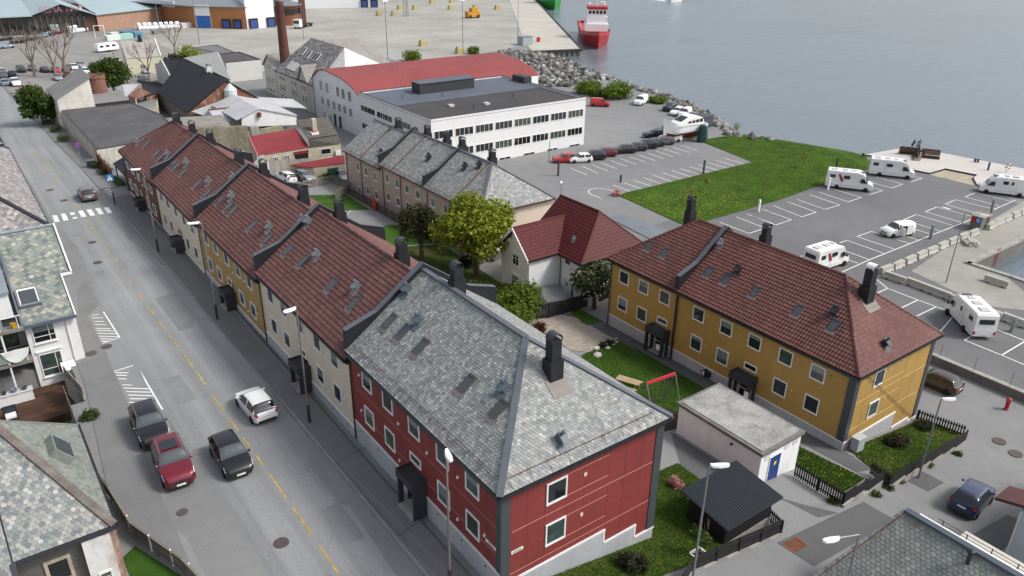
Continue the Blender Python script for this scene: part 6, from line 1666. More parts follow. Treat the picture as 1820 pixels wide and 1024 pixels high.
def car_meshes(kind):
 if kind in _carm:return _carm[kind]
 c=CARS[kind];L,W,H=c['L'],c['W'],c['H'];w=W/2
 xa=(.185,.815)if kind!='van' else(.20,.82)
 ra=.36 if H>1.6 else .335
 n=64
 fr=sorted(set(list(np.linspace(0,1,n))+[.004,.012,.988,.996]+list(c['ws'])+[q for q in c['rg']if q<1]+list(c['sg'])))
 fr=np.array(fr)
 tx=[p[0]for p in c['top']];tz=[p[1]for p in c['top']]
 zt=cr(tx,tz,fr)*H
 pw=cr((0,.02,.06,.15,.5,.82,.93,.98,1),(.74,.86,.93,.985,1.0,.985,.92,.80,.66),fr)*w
 rows=[]
 zb=H*c['belt']
 for i,f in enumerate(fr):
  x=-L/2+f*L
  under=.19+.10*max(0,(abs(f-.5)-.42)/.08)
  sill=under+.06
  for a in xa:
   dx=x-(-L/2+a*L)
   if abs(dx)<ra:sill=max(sill,.31+math.sqrt(max(0,ra*ra-dx*dx)))
  top=zt[i];hw=pw[i]
  belt=min(zb,top-.05)
  up=max(0,(top-zb)/(H-zb))
  rw=hw*(.93-.20*up)
  mid=max(min(.55*belt+.1,belt-.03),sill+.02)
  ring=[(0,under),(hw*.9,under),(hw*.985,sill),(hw*1.0,mid),(hw*.965,belt),(hw*.95*.55+rw*.45,belt+(top-belt)*.42),(rw,top-.055*(0.4+up)),(rw*.86,top-.012),(rw*.5,top+.006),(0,top+.012)]
  rows.append([(x,y,z)for y,z in ring])
 m=len(rows[0])
 V=[]
 for r in rows:V+=r+[(x,-y,z)for x,y,z in r[1:-1]][::-1]
 k=2*m-2
 body=[];parts={'windscreen':[],'rear_window':[],'side_window':[]}
 def band(f0,f1,a,b):return f0>=a-1e-6 and f1<=b+1e-6
 for i in range(len(fr)-1):
  f0,f1=fr[i],fr[i+1]
  for j in range(k):
   q=(i*k+j,i*k+(j+1)%k,(i+1)*k+(j+1)%k,(i+1)*k+j)[::-1]
   jj=j if j<m-1 else k-1-j
   tgt=body
   if jj in(6,7,8)and band(f0,f1,*c['ws']):tgt=parts['windscreen']
   elif jj in(6,7,8)and band(f0,f1,*c['rg']):tgt=parts['rear_window']
   elif jj in(4,5):
    bp=(c['sg'][0]+c['sg'][1])/2-.02
    if band(f0,f1,*c['sg'])and not(bp-.006<(f0+f1)/2<bp+.014)and not(kind in('suv','wagon')and abs((f0+f1)/2-c['sg'][0]-.115)<.009):tgt=parts['side_window']
   tgt.append(q)
 body.append(tuple(range(k)));body.append(tuple((len(fr)-1)*k+j for j in range(k))[::-1])
 def sub(F,name,mat):
  idx=sorted({i for f in F for i in f});mp={a:b for b,a in enumerate(idx)}
  me=bpy.data.meshes.new(name);me.from_pydata([V[i]for i in idx],[],[tuple(mp[i]for i in f)for f in F])
  me.materials.append(mat)
  sm=[len(p.vertices)==4 for p in me.polygons];me.polygons.foreach_set('use_smooth',sm)
  bm=bmesh.new();bm.from_mesh(me);bmesh.ops.recalc_face_normals(bm,faces=bm.faces[:]);bm.to_mesh(me);bm.free()
  return me
 out={'body':sub(body,'body',PAINT['white'])}
 for nm,F in parts.items():
  if F and nm!='side_window':out[nm]=sub(F,nm,WGLASS if nm=='windscreen' else CGLASS)
  elif F:
   for sd in(1,-1):out[nm+('l' if sd>0 else 'r')]=sub([f for f in F if V[f[0]][1]*sd>0],nm,CGLASS)
 tm=MB();r=ra-.045;wd=.21
 tm.lathe((0,0,0),((r*.66,-wd/2),(r*.95,-wd/2),(r,-wd*.36),(r,wd*.36),(r*.95,wd/2),(r*.66,wd/2)),20)
 rm=MB();rm.lathe((0,0,0),((r*.66,-wd*.3),(r*.66,wd*.38),(r*.6,wd*.40),(r*.58,wd*.22)),16)
 for q in range(5):
  t=q*2*math.pi/5;rm.bar((0,0,wd*.36),(r*.62*math.cos(t),r*.62*math.sin(t),wd*.36),.07,.03)
 out['tyre']=tm.mesh('tyre',TYRE,smooth=False);out['rim']=rm.mesh('rim',RIM)
 def zat(f):return float(np.interp(f,fr,zt))
 def wat(f):return float(np.interp(f,fr,pw))
 hl=MB();f=.955;x=-L/2+f*L
 P=[]
 for f_,z_,s_ in((.87,zat(.87)-.06,.99),(.955,zat(.955)-.035,.93),(.99,zat(.985)-.06,.60),(.992,zat(.975)-.20,.78),(.93,zat(.93)-.2,1.02)):
  P.append((-L/2+f_*L+.012,wat(f_)*s_+.006,z_))
 hl.extr(P,(-.03,-.12,.03))
 out['headlight']=hl.mesh('headlight',LAMP)
 tl=MB();zt_=zb+.02
 tl.extr([(-L/2+.0,wat(.012)*.78,zt_-.24),(-L/2+.0,wat(.012)*1.02,zt_-.24),(-L/2+.16,wat(.05)*1.015,zt_-.1),(-L/2+.16,wat(.05)*1.0,zt_),(-L/2+.02,wat(.012)*.9,zt_)][::-1],(-.02,0,.03))
 out['tail_light']=tl.mesh('tail_light',TAIL)
 mi=MB();mi.lathe((0,0,0),((.03,-.07),(.085,-.05),(.095,.03),(.05,.08)),8);out['mirror']=mi.mesh('mirror',BLACKP)
 pl=MB();pl.box(-.01,-.26,-.055,.01,.26,.055);out['number_plate']=pl.mesh('number_plate',PLATE)
 gr=MB();gr.extr([(0,-w*.56,-.10),(0,w*.56,-.10),(0,w*.62,.07),(0,-w*.62,.07)],(.03,0,0));out['grille']=gr.mesh('grille',BLACKP)
 bp=MB();bp.box(-.03,-w*.7,-.08,.03,w*.7,.07);out['bumper']=bp.mesh('bumper',BLACKP)
 rl=MB();x0=-L/2+(c['sg'][0]+.07)*L;x1=-L/2+c['ws'][0]*L;zz=H-.0;rl.path([(x0,0,-.05),(x0+.15,0,.0),(x1-.15,0,.0),(x1,0,-.05)],.018,5);out['roof_rail']=rl.mesh('roof_rail',CHROME)
 sn=MB();sn.box(-L/2+.30*L,-w*.5,H+.004,-L/2+.53*L,w*.5,H+.018);out['sunroof']=sn.mesh('sunroof',CGLASS)
 out['_d']=(L,W,H,xa,ra,zat,wat,zb,fr,zt)
 _carm[kind]=out
 return out
def make_car(kind,color,label,x,y,heading,group=None,detail=2,rails=None,sunroof=False,rims=None,z=None,cat=None,name='parked_car'):
 m=car_meshes(kind);L,W,H,xa,ra,zat,wat,zb,fr,zt=m['_d']
 zz=gz(x,y)+.035 if z is None else z
 t=thing(name,label,cat or 'car',(x,y,zz),heading,group)
 c_,s_=math.cos(heading),math.sin(heading)
 pit=math.atan2(gz(x-c_*1.3,y-s_*1.3)-gz(x+c_*1.3,y+s_*1.3),2.6)
 rol=math.atan2(gz(x-s_*.7,y+c_*.7)-gz(x+s_*.7,y-c_*.7),1.4)
 t.rotation_euler=(rol,pit,heading)
 b=inst(m['body'],'body',t)
 b.material_slots[0].link='OBJECT';b.material_slots[0].material=PAINT[color]
 for g in('windscreen','rear_window'):
  if g in m:inst(m[g],g,t)
 for sd in 'lr':inst(m['side_window'+sd],'side_window',t)
 r=ra-.045
 for a in xa:
  for s in(-1,1):
   w_=inst(m['tyre'],'wheel',t,Matrix.Translation((-L/2+a*L,s*(W/2-.10),r))@Matrix.Rotation(-s*math.pi/2,4,'X'))
   if detail>0:
    rm=inst(m['rim'],'rim',w_)
    if rims:rm.material_slots[0].link='OBJECT';rm.material_slots[0].material=rims
 if detail>0:
  for s in(1,-1):
   M_=Matrix.Scale(s,4,(0,1,0))
   inst(m['headlight'],'headlight',t,M_);inst(m['tail_light'],'tail_light',t,M_)
  if detail>1:
   for s in(1,-1):
    q=inst(m['mirror'],'mirror',t,Matrix.Translation((-L/2+(c_ws(kind)-.035)*L,s*(W/2+.06),zb+.05)))
    q.material_slots[0].link='OBJECT';q.material_slots[0].material=PAINT[color]
   inst(m['number_plate'],'number_plate',t,Matrix.Translation((L/2+.02,0,.40)));inst(m['number_plate'],'number_plate',t,Matrix.Translation((-L/2-.015,0,zb*.72)))
   inst(m['grille'],'grille',t,Matrix.Translation((L/2-.02,0,.60))@Matrix.Rotation(-.12,4,'Y'))
   inst(m['bumper'],'bumper',t,Matrix.Translation((L/2-.02,0,.33)));inst(m['bumper'],'bumper',t,Matrix.Translation((-L/2+.01,0,.35)))
 if rails:
  for s in(1,-1):
   q=inst(m['roof_rail'],'roof_rail',t,Matrix.Translation((0,s*W*.335,H+.01)))
   q.material_slots[0].link='OBJECT';q.material_slots[0].material=rails
 if sunroof:inst(m['sunroof'],'sunroof',t)
 return t
def c_ws(kind):return CARS[kind]['ws'][1]
PI=math.pi
UP=PI/2;DOWN=-PI/2
STREET='cars on the street'
make_car('suv','black','black SUV with bright roof rails parked behind the crimson one at the kerb',5.95,48.1,DOWN-.03,None,rails=CHROME)
make_car('suv','crimson','crimson red SUV with dark glass roof parked by the kerb',6.15,43.1,DOWN-.05,None,rails=CHROME,sunroof=True)
make_car('hatch','black','small black hatchback driving down the street beside the crimson SUV',9.25,41.8,DOWN-.02,None,name='driving_car')
make_car('hatch','white','white hatchback driving up the street near the grey slate house',12.5,46.6,UP+.03,None,rims=RIMD,name='driving_car')
make_car('hatch','bronze','silver brown hatchback waiting before the zebra crossing',11.9,105.6,UP,None,name='driving_car')
make_car('suv','blue','dark blue SUV with silver roof rails in the lane beside the white panel building',50.3,15.4,.12,None,rails=CHROME)
make_car('hatch','brown','brown metallic hatchback parked behind the corner of the yellow building',65.6,25.6,UP+.04,None)
MID='cars parked beside the long white block'
for px,py,k,c,h,l in((83.60,99.42,'hatch','red',2.75,'small red car with dark roof, first of the row by the white bay lines'),(85.85,97.93,'hatch','white',2.75,'white car between the red and the black one in the bay row'),(88.55,97.82,'suv','black',2.75,'black car between the white and the dark red wagon'),(91.62,98.34,'wagon','wine',2.75,'dark red estate car at the end of the first four'),(96.05,98.05,'wagon','black',2.75,'black estate car first after the gap in the bay row'),(98.96,97.93,'hatch','darkgrey',2.75,'dark grey car second after the gap in the bay row'),(101.51,98.09,'suv','black',2.75,'black SUV third after the gap in the bay row'),(103.94,98.37,'hatch','darkgrey',2.75,'dark grey hatchback fourth after the gap in the bay row'),(106.13,98.36,'wagon','grey',2.75,'grey car fifth after the gap in the bay row'),(108.78,99.05,'caddy','white',2.75,'white van last of the bay row by the dry-docked boat'),(108.82,103.05,'sedan','black',2.75,'low black car parked behind the bay row near the boat'),(112.58,103.73,'suv','darkgrey',2.75,'dark car half hidden at the bow of the dry-docked boat'),(128.81,118.20,'suv','black',3.5,'black SUV parked at the shore in front of the white cars'),(127.28,114.60,'wagon','white',3.5,'white estate car beside the black SUV at the shore'),(127.10,112.17,'caddy','white',3.5,'small white van by the rocks at the shore'),(125.94,109.22,'hatch','grey',3.5,'grey car next to the small white van by the rocks'),(118.56,129.57,'caddy','red',-.75,'red van parked by the corner of the white block'),(128.03,126.30,'van','white',3.55,'white panel van parked by the green bushes at the shore')):
 x,y=px,py
 make_car(k,c,l,x,y,h,MID,1)
YRD='cars parked in the yard behind the terrace'
for px,py,k,c,h,l in((38.80,110.56,'hatch','white',UP+.2,'white car behind the terrace, nearest to the plank fence'),(41.78,110.65,'hatch','silver',DOWN+.2,'silver hatchback beside the picket fence behind the terrace'),(47.72,110.51,'hatch','silver',DOWN,'silver car at the corner of the far beige house')):
 x,y=px,py
 make_car(k,c,l,x,y,h,YRD,1)
FAR='cars in the far car park'
kinds=['hatch','wagon','suv','sedan']
far=[(23.40,334.15,'darkgrey'),(21.49,305.40,'black'),(28.02,340.75,'black'),(29.75,334.25,'grey'),(33.46,330.38,'black'),(26.21,365.63,'white'),(29.08,368.37,'silver'),(32.06,373.37,'black'),(34.60,372.01,'darkgrey'),(19.82,284.75,'lightblue'),(23.96,296.19,'black'),(26.67,301.13,'darkgrey'),(29.30,304.60,'grey'),(31.85,308.20,'lightblue'),(34.48,311.87,'darkgrey'),(37.03,315.69,'wine'),(43.77,324.60,'grey'),(46.71,330.46,'black'),(49.32,335.07,'grey'),(13.77,231.10,'white'),(13.69,225.09,'grey'),(15.50,226.81,'darkgrey'),(18.02,232.70,'black'),(20.73,235.03,'grey'),(22.98,231.11,'darkgrey'),(25.23,229.37,'red'),(27.83,231.66,'grey'),(29.88,234.11,'white'),(32.11,236.54,'silver'),(34.83,234.47,'grey'),(37.29,236.85,'darkgrey'),(39.82,239.25,'black'),(41.88,241.88,'white'),(12.84,213.48,'lightblue'),(14.73,211.25,'white'),(23.98,216.91,'silver'),(26.49,220.99,'wine'),(31.30,225.31,'white'),(34.02,215.71,'black'),(35.89,218.90,'silver'),(44.46,222.03,'silver'),(40.93,208.16,'darkgrey')]
rows_=[(0,5,'left group below the supermarket front'),(5,9,'uppermost row at the left edge'),(9,16,'slanting row along the far kerb'),(16,19,'trio beside the white bales'),(19,33,'row behind the bare trees'),(33,42,'nearest scattered far row')]
ords=['first','second','third','fourth','fifth','sixth','seventh','eighth','ninth','tenth','eleventh','twelfth','thirteenth','fourteenth']
for i,(px,py,c)in enumerate(far):
 x,y=px,py
 near=i>=19
 make_car(kinds[i%4],c,c.replace('darkgrey','dark grey').replace('lightblue','pale blue').replace('wine','dark red')+[' car, %s from the left in the %s'%(ords[i-a],n)for a,b,n in rows_ if a<=i<b][0],x,y,(UP if near else .4)+random.uniform(-.1,.1)+(PI if i%3 else 0),FAR,0)
x,y,z=(43.54,345.90,2.31)
make_car('van','white','white van in front of the supermarket entrance',x,y,.3,None,1,cat='van',name='delivery_van')
x,y,z=(98.32,48.02,2.00)
cv=make_car('caddy','white','small white van with its side doors open in a bay',x,y,2.80,None,2,cat='van',name='open_van')
L_,W_,H_=CARS['caddy']['L'],CARS['caddy']['W'],CARS['caddy']['H']
mb=MB();mb.box(-.55,W_/2+.0,.36,.35,W_/2+.012,1.55);mb.build('door_opening',flat('opening_dark',(.008,.008,.008),.9),cv,local=True)
mb=MB();mb.box(-1.45,W_/2+.03,.36,-.56,W_/2+.09,1.62);mb.build('sliding_door',PAINT['white'],cv,local=True)
mb=MB();mb.extr([(.42,W_/2,.40),(.42,W_/2+.85,.40),(.40,W_/2+.85,1.05),(.40,W_/2+.8,1.5),(.40,W_/2,1.5)],(.06,0,0));mb.build('front_door',PAINT['white'],cv,local=True)
for xx_ in(-.25,):mb=MB();mb.box(xx_-.25,W_/2-.5,.4,xx_+.25,W_/2-.05,.95);mb.build('seat',flat('seat_grey',(.05,.05,.055),.9),cv,local=True)
MHW=flat('motorhome_white',(.80,.80,.79),.35,0,.5,.6)
MHG=flat('motorhome_grey',(.33,.35,.38),.4)
def motorhome(label,x,y,h,L=6.9,stripe=None,over=True,grey_side=False):
 W,H=2.25,2.85;w=W/2
 t=thing('motorhome',label,'motorhome',(x,y,gz(x,y)+.02),h,'motorhomes on the quay car park')
 x0=-L/2;x1=L/2
 if over:prof=[(x0,.42),(x0-.02,1.0),(x0+.06,2.6),(x0+.2,2.82),(x1-2.3,2.86),(x1-1.65,2.68),(x1-1.3,2.25),(x1-.82,1.38),(x1-.15,1.12),(x1,.85),(x1-.02,.38),(x1-.4,.3),(x0+.3,.32)]
 else:prof=[(x0,.42),(x0-.02,1.0),(x0+.06,2.5),(x0+.2,2.72),(x1-2.6,2.80),(x1-1.9,2.68),(x1-1.5,2.35),(x1-.85,1.38),(x1-.15,1.12),(x1,.85),(x1-.02,.38),(x1-.4,.3),(x0+.3,.32)]
 bm=bmesh.new()
 a=[bm.verts.new((px,-w,pz))for px,pz in prof];b_=[bm.verts.new((px,w,pz))for px,pz in prof]
 n=len(prof)
 bm.faces.new(a);bm.faces.new(b_[::-1])
 for i in range(n):bm.faces.new((a[i],b_[i],b_[(i+1)%n],a[(i+1)%n])[::-1])
 for v in list(bm.verts):
  if v.co.x>x1-.95:v.co.y*=.86
 bmesh.ops.recalc_face_normals(bm,faces=bm.faces[:])
 ed=[e for e in bm.edges if abs(e.verts[0].co.y-e.verts[1].co.y)<.4]
 bmesh.ops.bevel(bm,geom=ed,offset=.09,segments=2,affect='EDGES')
 me=bpy.data.meshes.new('body');bm.to_mesh(me);bm.free();me.materials.append(MHW)
 inst(me,'body',t)
 p0=Vector((x1-.80,0,1.42));p1=Vector((x1-1.26,0,2.2 if over else 2.0))
 d=(p1-p0);nrm=Vector((-d.z,0,d.x)).normalized()*-1
 if nrm.x<0:nrm=-nrm
 mb=MB();mb.extr([p0+Vector((0,-w*.80,0))-nrm*.03,p0+Vector((0,w*.80,0))-nrm*.03,p1+Vector((0,w*.74,0))-nrm*.03,p1+Vector((0,-w*.74,0))-nrm*.03],nrm*.055);mb.build('windscreen',flat('mh_windscreen',(.10,.12,.13),.06,0,.8),t,local=True)
 for s in(-1,1):
  mb=MB();yy_=s*(w*.90);
  mb.extr([(x1-1.0,s*w*.93,1.35),(x1-1.9,s*(w+.006),1.35),(x1-1.9,s*(w+.006),2.0),(x1-1.42,s*(w*.985),2.0)],(0,s*.02,0));mb.build('cab_window',CGLASS,t,local=True)
  for wx,ww in(((x0+.95),.8),((x0+3.0),.35 if s>0 else .9))+(((x0+3.9,.7),)if not over else()):
   mb=MB();mb.box(wx-ww/2,s*(w+.0),1.75,wx+ww/2,s*(w+.018),2.25);mb.build('side_window',CGLASS,t,local=True)
  mb=MB();mb.box(x0+2.35,s*w,.55,x0+2.38,s*(w+.008),2.3).box(x0+.3,s*w,.72,x1-2.0,s*(w+.008),.75);mb.build('body_line',MHG,t,local=True)
  if stripe and True:
   mb=MB();mb.extr([(x0+1.7,s*w,2.35),(x0+2.05,s*w,2.35),(x0+2.6,s*w,1.35),(x0+2.25,s*w,1.25)],(0,s*.012,0));mb.build('stripe',stripe,t,local=True)
  for wx in(x0+1.75,x1-1.0):
   tm=MB();tm.lathe((0,0,0),((.2,-.11),(.32,-.11),(.34,-.07),(.34,.07),(.32,.11),(.2,.11)),18)
   q=inst(tm.mesh('wheel',TYRE),'wheel',t,Matrix.Translation((wx,s*(w-.06),.34))@Matrix.Rotation(-s*PI/2,4,'X'))
   rm=MB();rm.lathe((0,0,0),((.2,.0),(.2,.09),(.1,.11),(.06,.05)),12);inst(rm.mesh('rim',MHG),'rim',q)
  mb=MB();mb.lathe((x1-.12,s*w*.66,.95),((.05,-.09),(.13,-.05),(.14,.05),(.05,.09)),8);mb.build('headlight',LAMP,t,local=True)
  mb=MB();mb.box(x0-.05,s*w*.78,.62,x0+.02,s*w*.95,.95);mb.build('tail_light',TAIL,t,local=True)
  mb=MB();mb.box(x1-1.15,s*(w+.02),1.35,x1-1.02,s*(w+.24),1.65);mb.build('mirror',BLACKP,t,local=True)
 for vx,vw in((x0+1.1,.42),(x0+2.6,.38),(x0+3.8,.30)):
  mb=MB();mb.box(vx-vw,-vw,2.80,vx+vw,vw,2.93);mb.build('roof_light',flat('roof_light',(.52,.50,.47),.4),t,local=True)
 mb=MB();mb.box(x1-2.2,-.42,2.70,x1-1.55,.42,2.80);q=mb.build('front_roof_light',CGLASS,t,local=True);q.rotation_euler=(0,.0,0)
 mb=MB();mb.box(x1-.10,-.55,.55,x1+.02,.55,.8);mb.build('grille',BLACKP,t,local=True)
 mb=MB();mb.box(x0-.04,-.3,.62,x0-.01,.3,.76);mb.build('number_plate',PLATE,t,local=True)
 mb=MB();mb.extr([(x0-.012,-.72,1.75),(x0-.012,.72,1.75),(x0+.03,.72,2.25),(x0+.03,-.72,2.25)],(-.03,0,0));mb.build('rear_window',CGLASS,t,local=True)
 return t
def mh(px,py,*a,**k):
 x,y=px,py
 return motorhome(a[0],x,y,*a[1:],**k)
mh(111.15,63.47,'white motorhome with a red swoosh parked beside the big lawn',-1.02,stripe=flat('stripe_red',(.30,.02,.03),.4))
mh(123.00,63.41,'white motorhome by the wooden quay deck and the wooden bench',-1.02)
mh(128.85,48.26,'pale grey low-profile motorhome at the right edge of the quay',2.12,L=7.2,over=False)
mh(81.06,47.19,'white motorhome with red side panel half hidden by the yellow building roof',-1.02+.95,L=6.2,stripe=flat('stripe_red',(.30,.02,.03),.4))
mh(79.87,29.80,'white motorhome seen from behind in the bays beyond the yellow building',.88,L=6.5)
x,y,z=(43.83,265.55,2.40)
ca=thing('caravan','white touring caravan parked beside the small slate cottage','caravan',(x,y,gz(x,y)),.35)
bm=bmesh.new();pr_f=[(-3.3,.5),(-3.4,1.4),(-3.0,2.5),(2.8,2.6),(3.3,1.6),(3.3,.5)]
a=[bm.verts.new((px,-1.1,pz))for px,pz in pr_f];b_=[bm.verts.new((px,1.1,pz))for px,pz in pr_f];bm.faces.new(a);bm.faces.new(b_[::-1])
for i in range(6):bm.faces.new((a[i],b_[i],b_[(i+1)%6],a[(i+1)%6])[::-1])
bmesh.ops.recalc_face_normals(bm,faces=bm.faces[:]);bmesh.ops.bevel(bm,geom=bm.edges[:],offset=.12,segments=2,affect='EDGES')
me=bpy.data.meshes.new('body');bm.to_mesh(me);bm.free();me.materials.append(MHW);inst(me,'body',ca)
for s in(-1,1):
 for wx in(-2.1,-.2,1.7):mb=MB();mb.box(wx-.55,s*1.1,1.5,wx+.55,s*1.12,2.05);mb.build('window',CGLASS,ca,local=True)
 mb=MB();mb.tube((0,s*.85,.32),(0,s*1.08,.32),.32,14);mb.build('wheel',TYRE,ca,local=True)
mb=MB();mb.bar((3.3,0,.5),(4.5,0,.5),.1,.1);mb.build('drawbar',GREYM,ca,local=True)
x,y,z=(115.66,293.39,2.00)
lo=thing('lorry','white lorry cab with empty trailer bed by the brick office','lorry',(x,y,2.0),.7)
mb=MB();mb.box(-3.2,-1.25,.7,-.7,1.25,3.4);mb.build('cab',MHW,lo,local=True);mb=MB();mb.box(-3.24,-1.1,1.9,-3.19,1.1,2.9);mb.build('windscreen',CGLASS,lo,local=True)
mb=MB();mb.box(-.7,-1.2,.9,8,1.2,1.15);mb.build('trailer_bed',BLACKP,lo,local=True)
for wx in(-2.3,.6,5.2,6.4):
 for s in(-1,1):mb=MB();mb.tube((wx,s*.9,.5),(wx,s*1.22,.5),.5,12);mb.build('wheel',TYRE,lo,local=True)
HULLR=M('hull_red',(.36,.014,.016),.4,.1,.2,2);SHW=flat('ship_white',(.80,.80,.80),.4)
def hull(L,B,D,n=22,m=9,rake=.1):
 V=[];F=[]
 for i in range(n+1):
  f=i/n;x=-L/2+f*L
  b=B/2*(1-max(0,(f-.62)/.38)**2.2)*(.9+.1*min(1,f/.1))
  sh=D+1.9*max(0,(f-.55)/.45)**2
  for j in range(m):
   g=j/(m-1)
   fl=b*(.72+.28*g**.6)*(1 if f<.75 else(.35+.65*g)**((f-.75)*4))
   V.append((x+rake*L*g*max(0,(f-.8)/.2)*.6,fl,-1.2+(sh+1.2)*g))
  for j in range(m):
   g=j/(m-1)
   fl=b*(.72+.28*g**.6)*(1 if f<.75 else(.35+.65*g)**((f-.75)*4))
   V.append((x+rake*L*g*max(0,(f-.8)/.2)*.6,-fl,-1.2+(sh+1.2)*g))
 k=2*m
 for i in range(n):
  for j in range(m-1):
   F.append((i*k+j,(i+1)*k+j,(i+1)*k+j+1,i*k+j+1));F.append((i*k+m+j,i*k+m+j+1,(i+1)*k+m+j+1,(i+1)*k+m+j))
  F.append((i*k+m-2,(i+1)*k+m-2,(i+1)*k+k-2,i*k+k-2))
 F.append(tuple(range(m))+tuple(range(k-1,m-1,-1)))
 return V,F
def ship(name,label,cat,loc,rot,L,B,D,hmat,detail=True):
 t=thing(name,label,cat,loc,rot)
 mb=MB();mb.add(*hull(L,B,D));h=mb.build('hull',hmat,t,local=True)
 bm=bmesh.new();bm.from_mesh(h.data);bmesh.ops.recalc_face_normals(bm,faces=bm.faces[:]);bm.to_mesh(h.data);bm.free()
 for p in h.data.polygons:p.use_smooth=len(p.vertices)==4 and abs(p.normal.z)<.8
 x0=L*.12;dz=D+.2
 mb=MB();mb.box(x0,-B*.38,dz,x0+L*.17,B*.38,dz+2.6);a=mb.build('deckhouse',SHW,t,local=True)
 mb=MB();mb.box(x0+.5,-B*.33,dz+2.6,x0+L*.15,B*.33,dz+5.0);mb.build('upper_deckhouse',SHW,t,local=True)
 mb=MB();mb.box(x0+1.2,-B*.30,dz+5.0,x0+L*.145,B*.30,dz+7.4);br=mb.build('bridge',SHW,t,local=True)
 xf=x0+L*.145
 for i in range(5):mb=MB();yy_=-B*.24+i*B*.12;mb.box(xf,yy_-B*.042,dz+5.9,xf+.06,yy_+B*.042,dz+6.9);mb.build('bridge_window',CGLASS,br,local=True)
 mb=MB();mb.box(x0+.8,-B*.33,dz+7.4,xf+.5,B*.33,dz+8.2);mb.build('bridge_roof',M('roof_shipred',(.40,.02,.03),.5),t,local=True)
 mb=MB();mb.tube((x0+2,0,dz+8.2),(x0+2,0,dz+13),.14,6);mb.tube((x0+2,-1.4,dz+10.8),(x0+2,1.4,dz+10.8),.09,5);mb.tube((x0+2,1.2,dz+9.4),(x0+2,3.0,dz+9.4),.2,6);mb.build('mast',SHW,t,local=True)
 for s in(-1,1):
  mb=MB();mb.lathe((x0+1.5,s*B*.24,dz+8.2),((.3,0),(.45,.4),(.3,.9),(.05,1.0)),8);mb.build('radar_dome',SHW,t,local=True)
  mb=MB();mb.extr([(L*.44,s*.4,1.7),(L*.40,s*B*.20,1.9),(L*.40,s*B*.20,2.6),(L*.445,s*.4,2.3)],(.6,0,0));mb.build('anchor_pocket',M('hull_pink',(.42,.10,.10),.5),t,local=True)
 for i in range(10):
  for s in(-1,1):
   xx_=x0-2-i*2.2;mb=MB();mb.tube((xx_,s*B*.44,dz-.2),(xx_,s*B*.44,dz+.9),.05,4);mb.build('rail_post',SHW,t,local=True)
 return t
rs_p=Vector((186.74,206.95,0.00));dirn=math.atan2(-rs_p.y,-rs_p.x)+.08
bow=rs_p
Ls=46
ship('supply_ship','red ship with white bridge coming in beside the pier end','ship',(bow.x-math.cos(dirn)*Ls*.46,bow.y-math.sin(dirn)*Ls*.46,0),dirn,Ls,10.6,4.2,HULLR)
gs_p=Vector((254.07,314.65,0.00));gd=math.atan2(197.2-446.8,170.9-330.6)
ship('green_ship','green ship moored along the pier at the top of the photo','ship',(gs_p.x-math.cos(gd)*24,gs_p.y-math.sin(gd)*24,0),gd,50,11,4.5,M('hull_green',(.02,.28,.05),.4,.1,.2,2))
sb=thing('motor_boat','small white motor boat trailing a wake at the top edge','boat',(342.10,317.57,0.00),0.1)
mb=MB();mb.add(*hull(11,3.4,1.2));mb.build('hull',SHW,sb,local=True);mb=MB();mb.box(-2,-1.2,1.2,2,1.2,2.7);mb.build('cabin',SHW,sb,local=True);mb=MB();mb.box(2,-1,1.6,2.06,1,2.5);mb.build('window',CGLASS,sb,local=True)
wk=MB();w0_=Vector((337.88,316.10,0.00));w1_=Vector((343.48,336.28,0.00))
for i in range(30):
 p=w0_.lerp(w1_,i/30);wk.lathe((p.x+random.uniform(-.6,.6)*(1+i*.15),p.y+random.uniform(-.5,.5)*(1+i*.15),.0),((.5+.05*i,.02),(.3,.12),(.05,.16)),6)
wo=wk.build('foam_wake',flat('foam',(.6,.62,.62),.8));wo['kind']='stuff'
bx=Vector((111.46,98.29,2.00));bt=thing('cabin_cruiser','white cabin cruiser with red bottom standing ashore by the rocks','boat',(bx.x,bx.y,2.0),3.06)
Lb=9.6
V_,F_=hull(Lb,3.1,1.4,18,9,.08)
mb=MB();mb.add([(x,y*(1 if z>.2 else max(.1,(z+1.2)/1.4)),z+1.7)for x,y,z in V_],F_);h=mb.build('hull',SHW,bt,local=True)
bm=bmesh.new();bm.from_mesh(h.data);bmesh.ops.recalc_face_normals(bm,faces=bm.faces[:]);bm.to_mesh(h.data);bm.free()
h.data.materials.append(M('antifoul',(.17,.03,.035),.7,.15,1,8))
for p in h.data.polygons:
 if p.center.z<1.75:p.material_index=1
bm=bmesh.new();pr_f=[(-4.0,2.9),(-3.7,4.1),(-2.3,4.65),(.0,4.65),(1.8,3.9),(3.0,3.4),(3.2,3.0)]
a=[bm.verts.new((px,-1.35,pz))for px,pz in pr_f];b_=[bm.verts.new((px,1.35,pz))for px,pz in pr_f];bm.faces.new(a);bm.faces.new(b_[::-1])
for i in range(len(pr_f)):bm.faces.new((a[i],b_[i],b_[(i+1)%len(pr_f)],a[(i+1)%len(pr_f)])[::-1])
bmesh.ops.recalc_face_normals(bm,faces=bm.faces[:]);bmesh.ops.bevel(bm,geom=bm.edges[:],offset=.18,segments=2,affect='EDGES')
me=bpy.data.meshes.new('cabin');bm.to_mesh(me);bm.free();me.materials.append(SHW);inst(me,'cabin',bt)
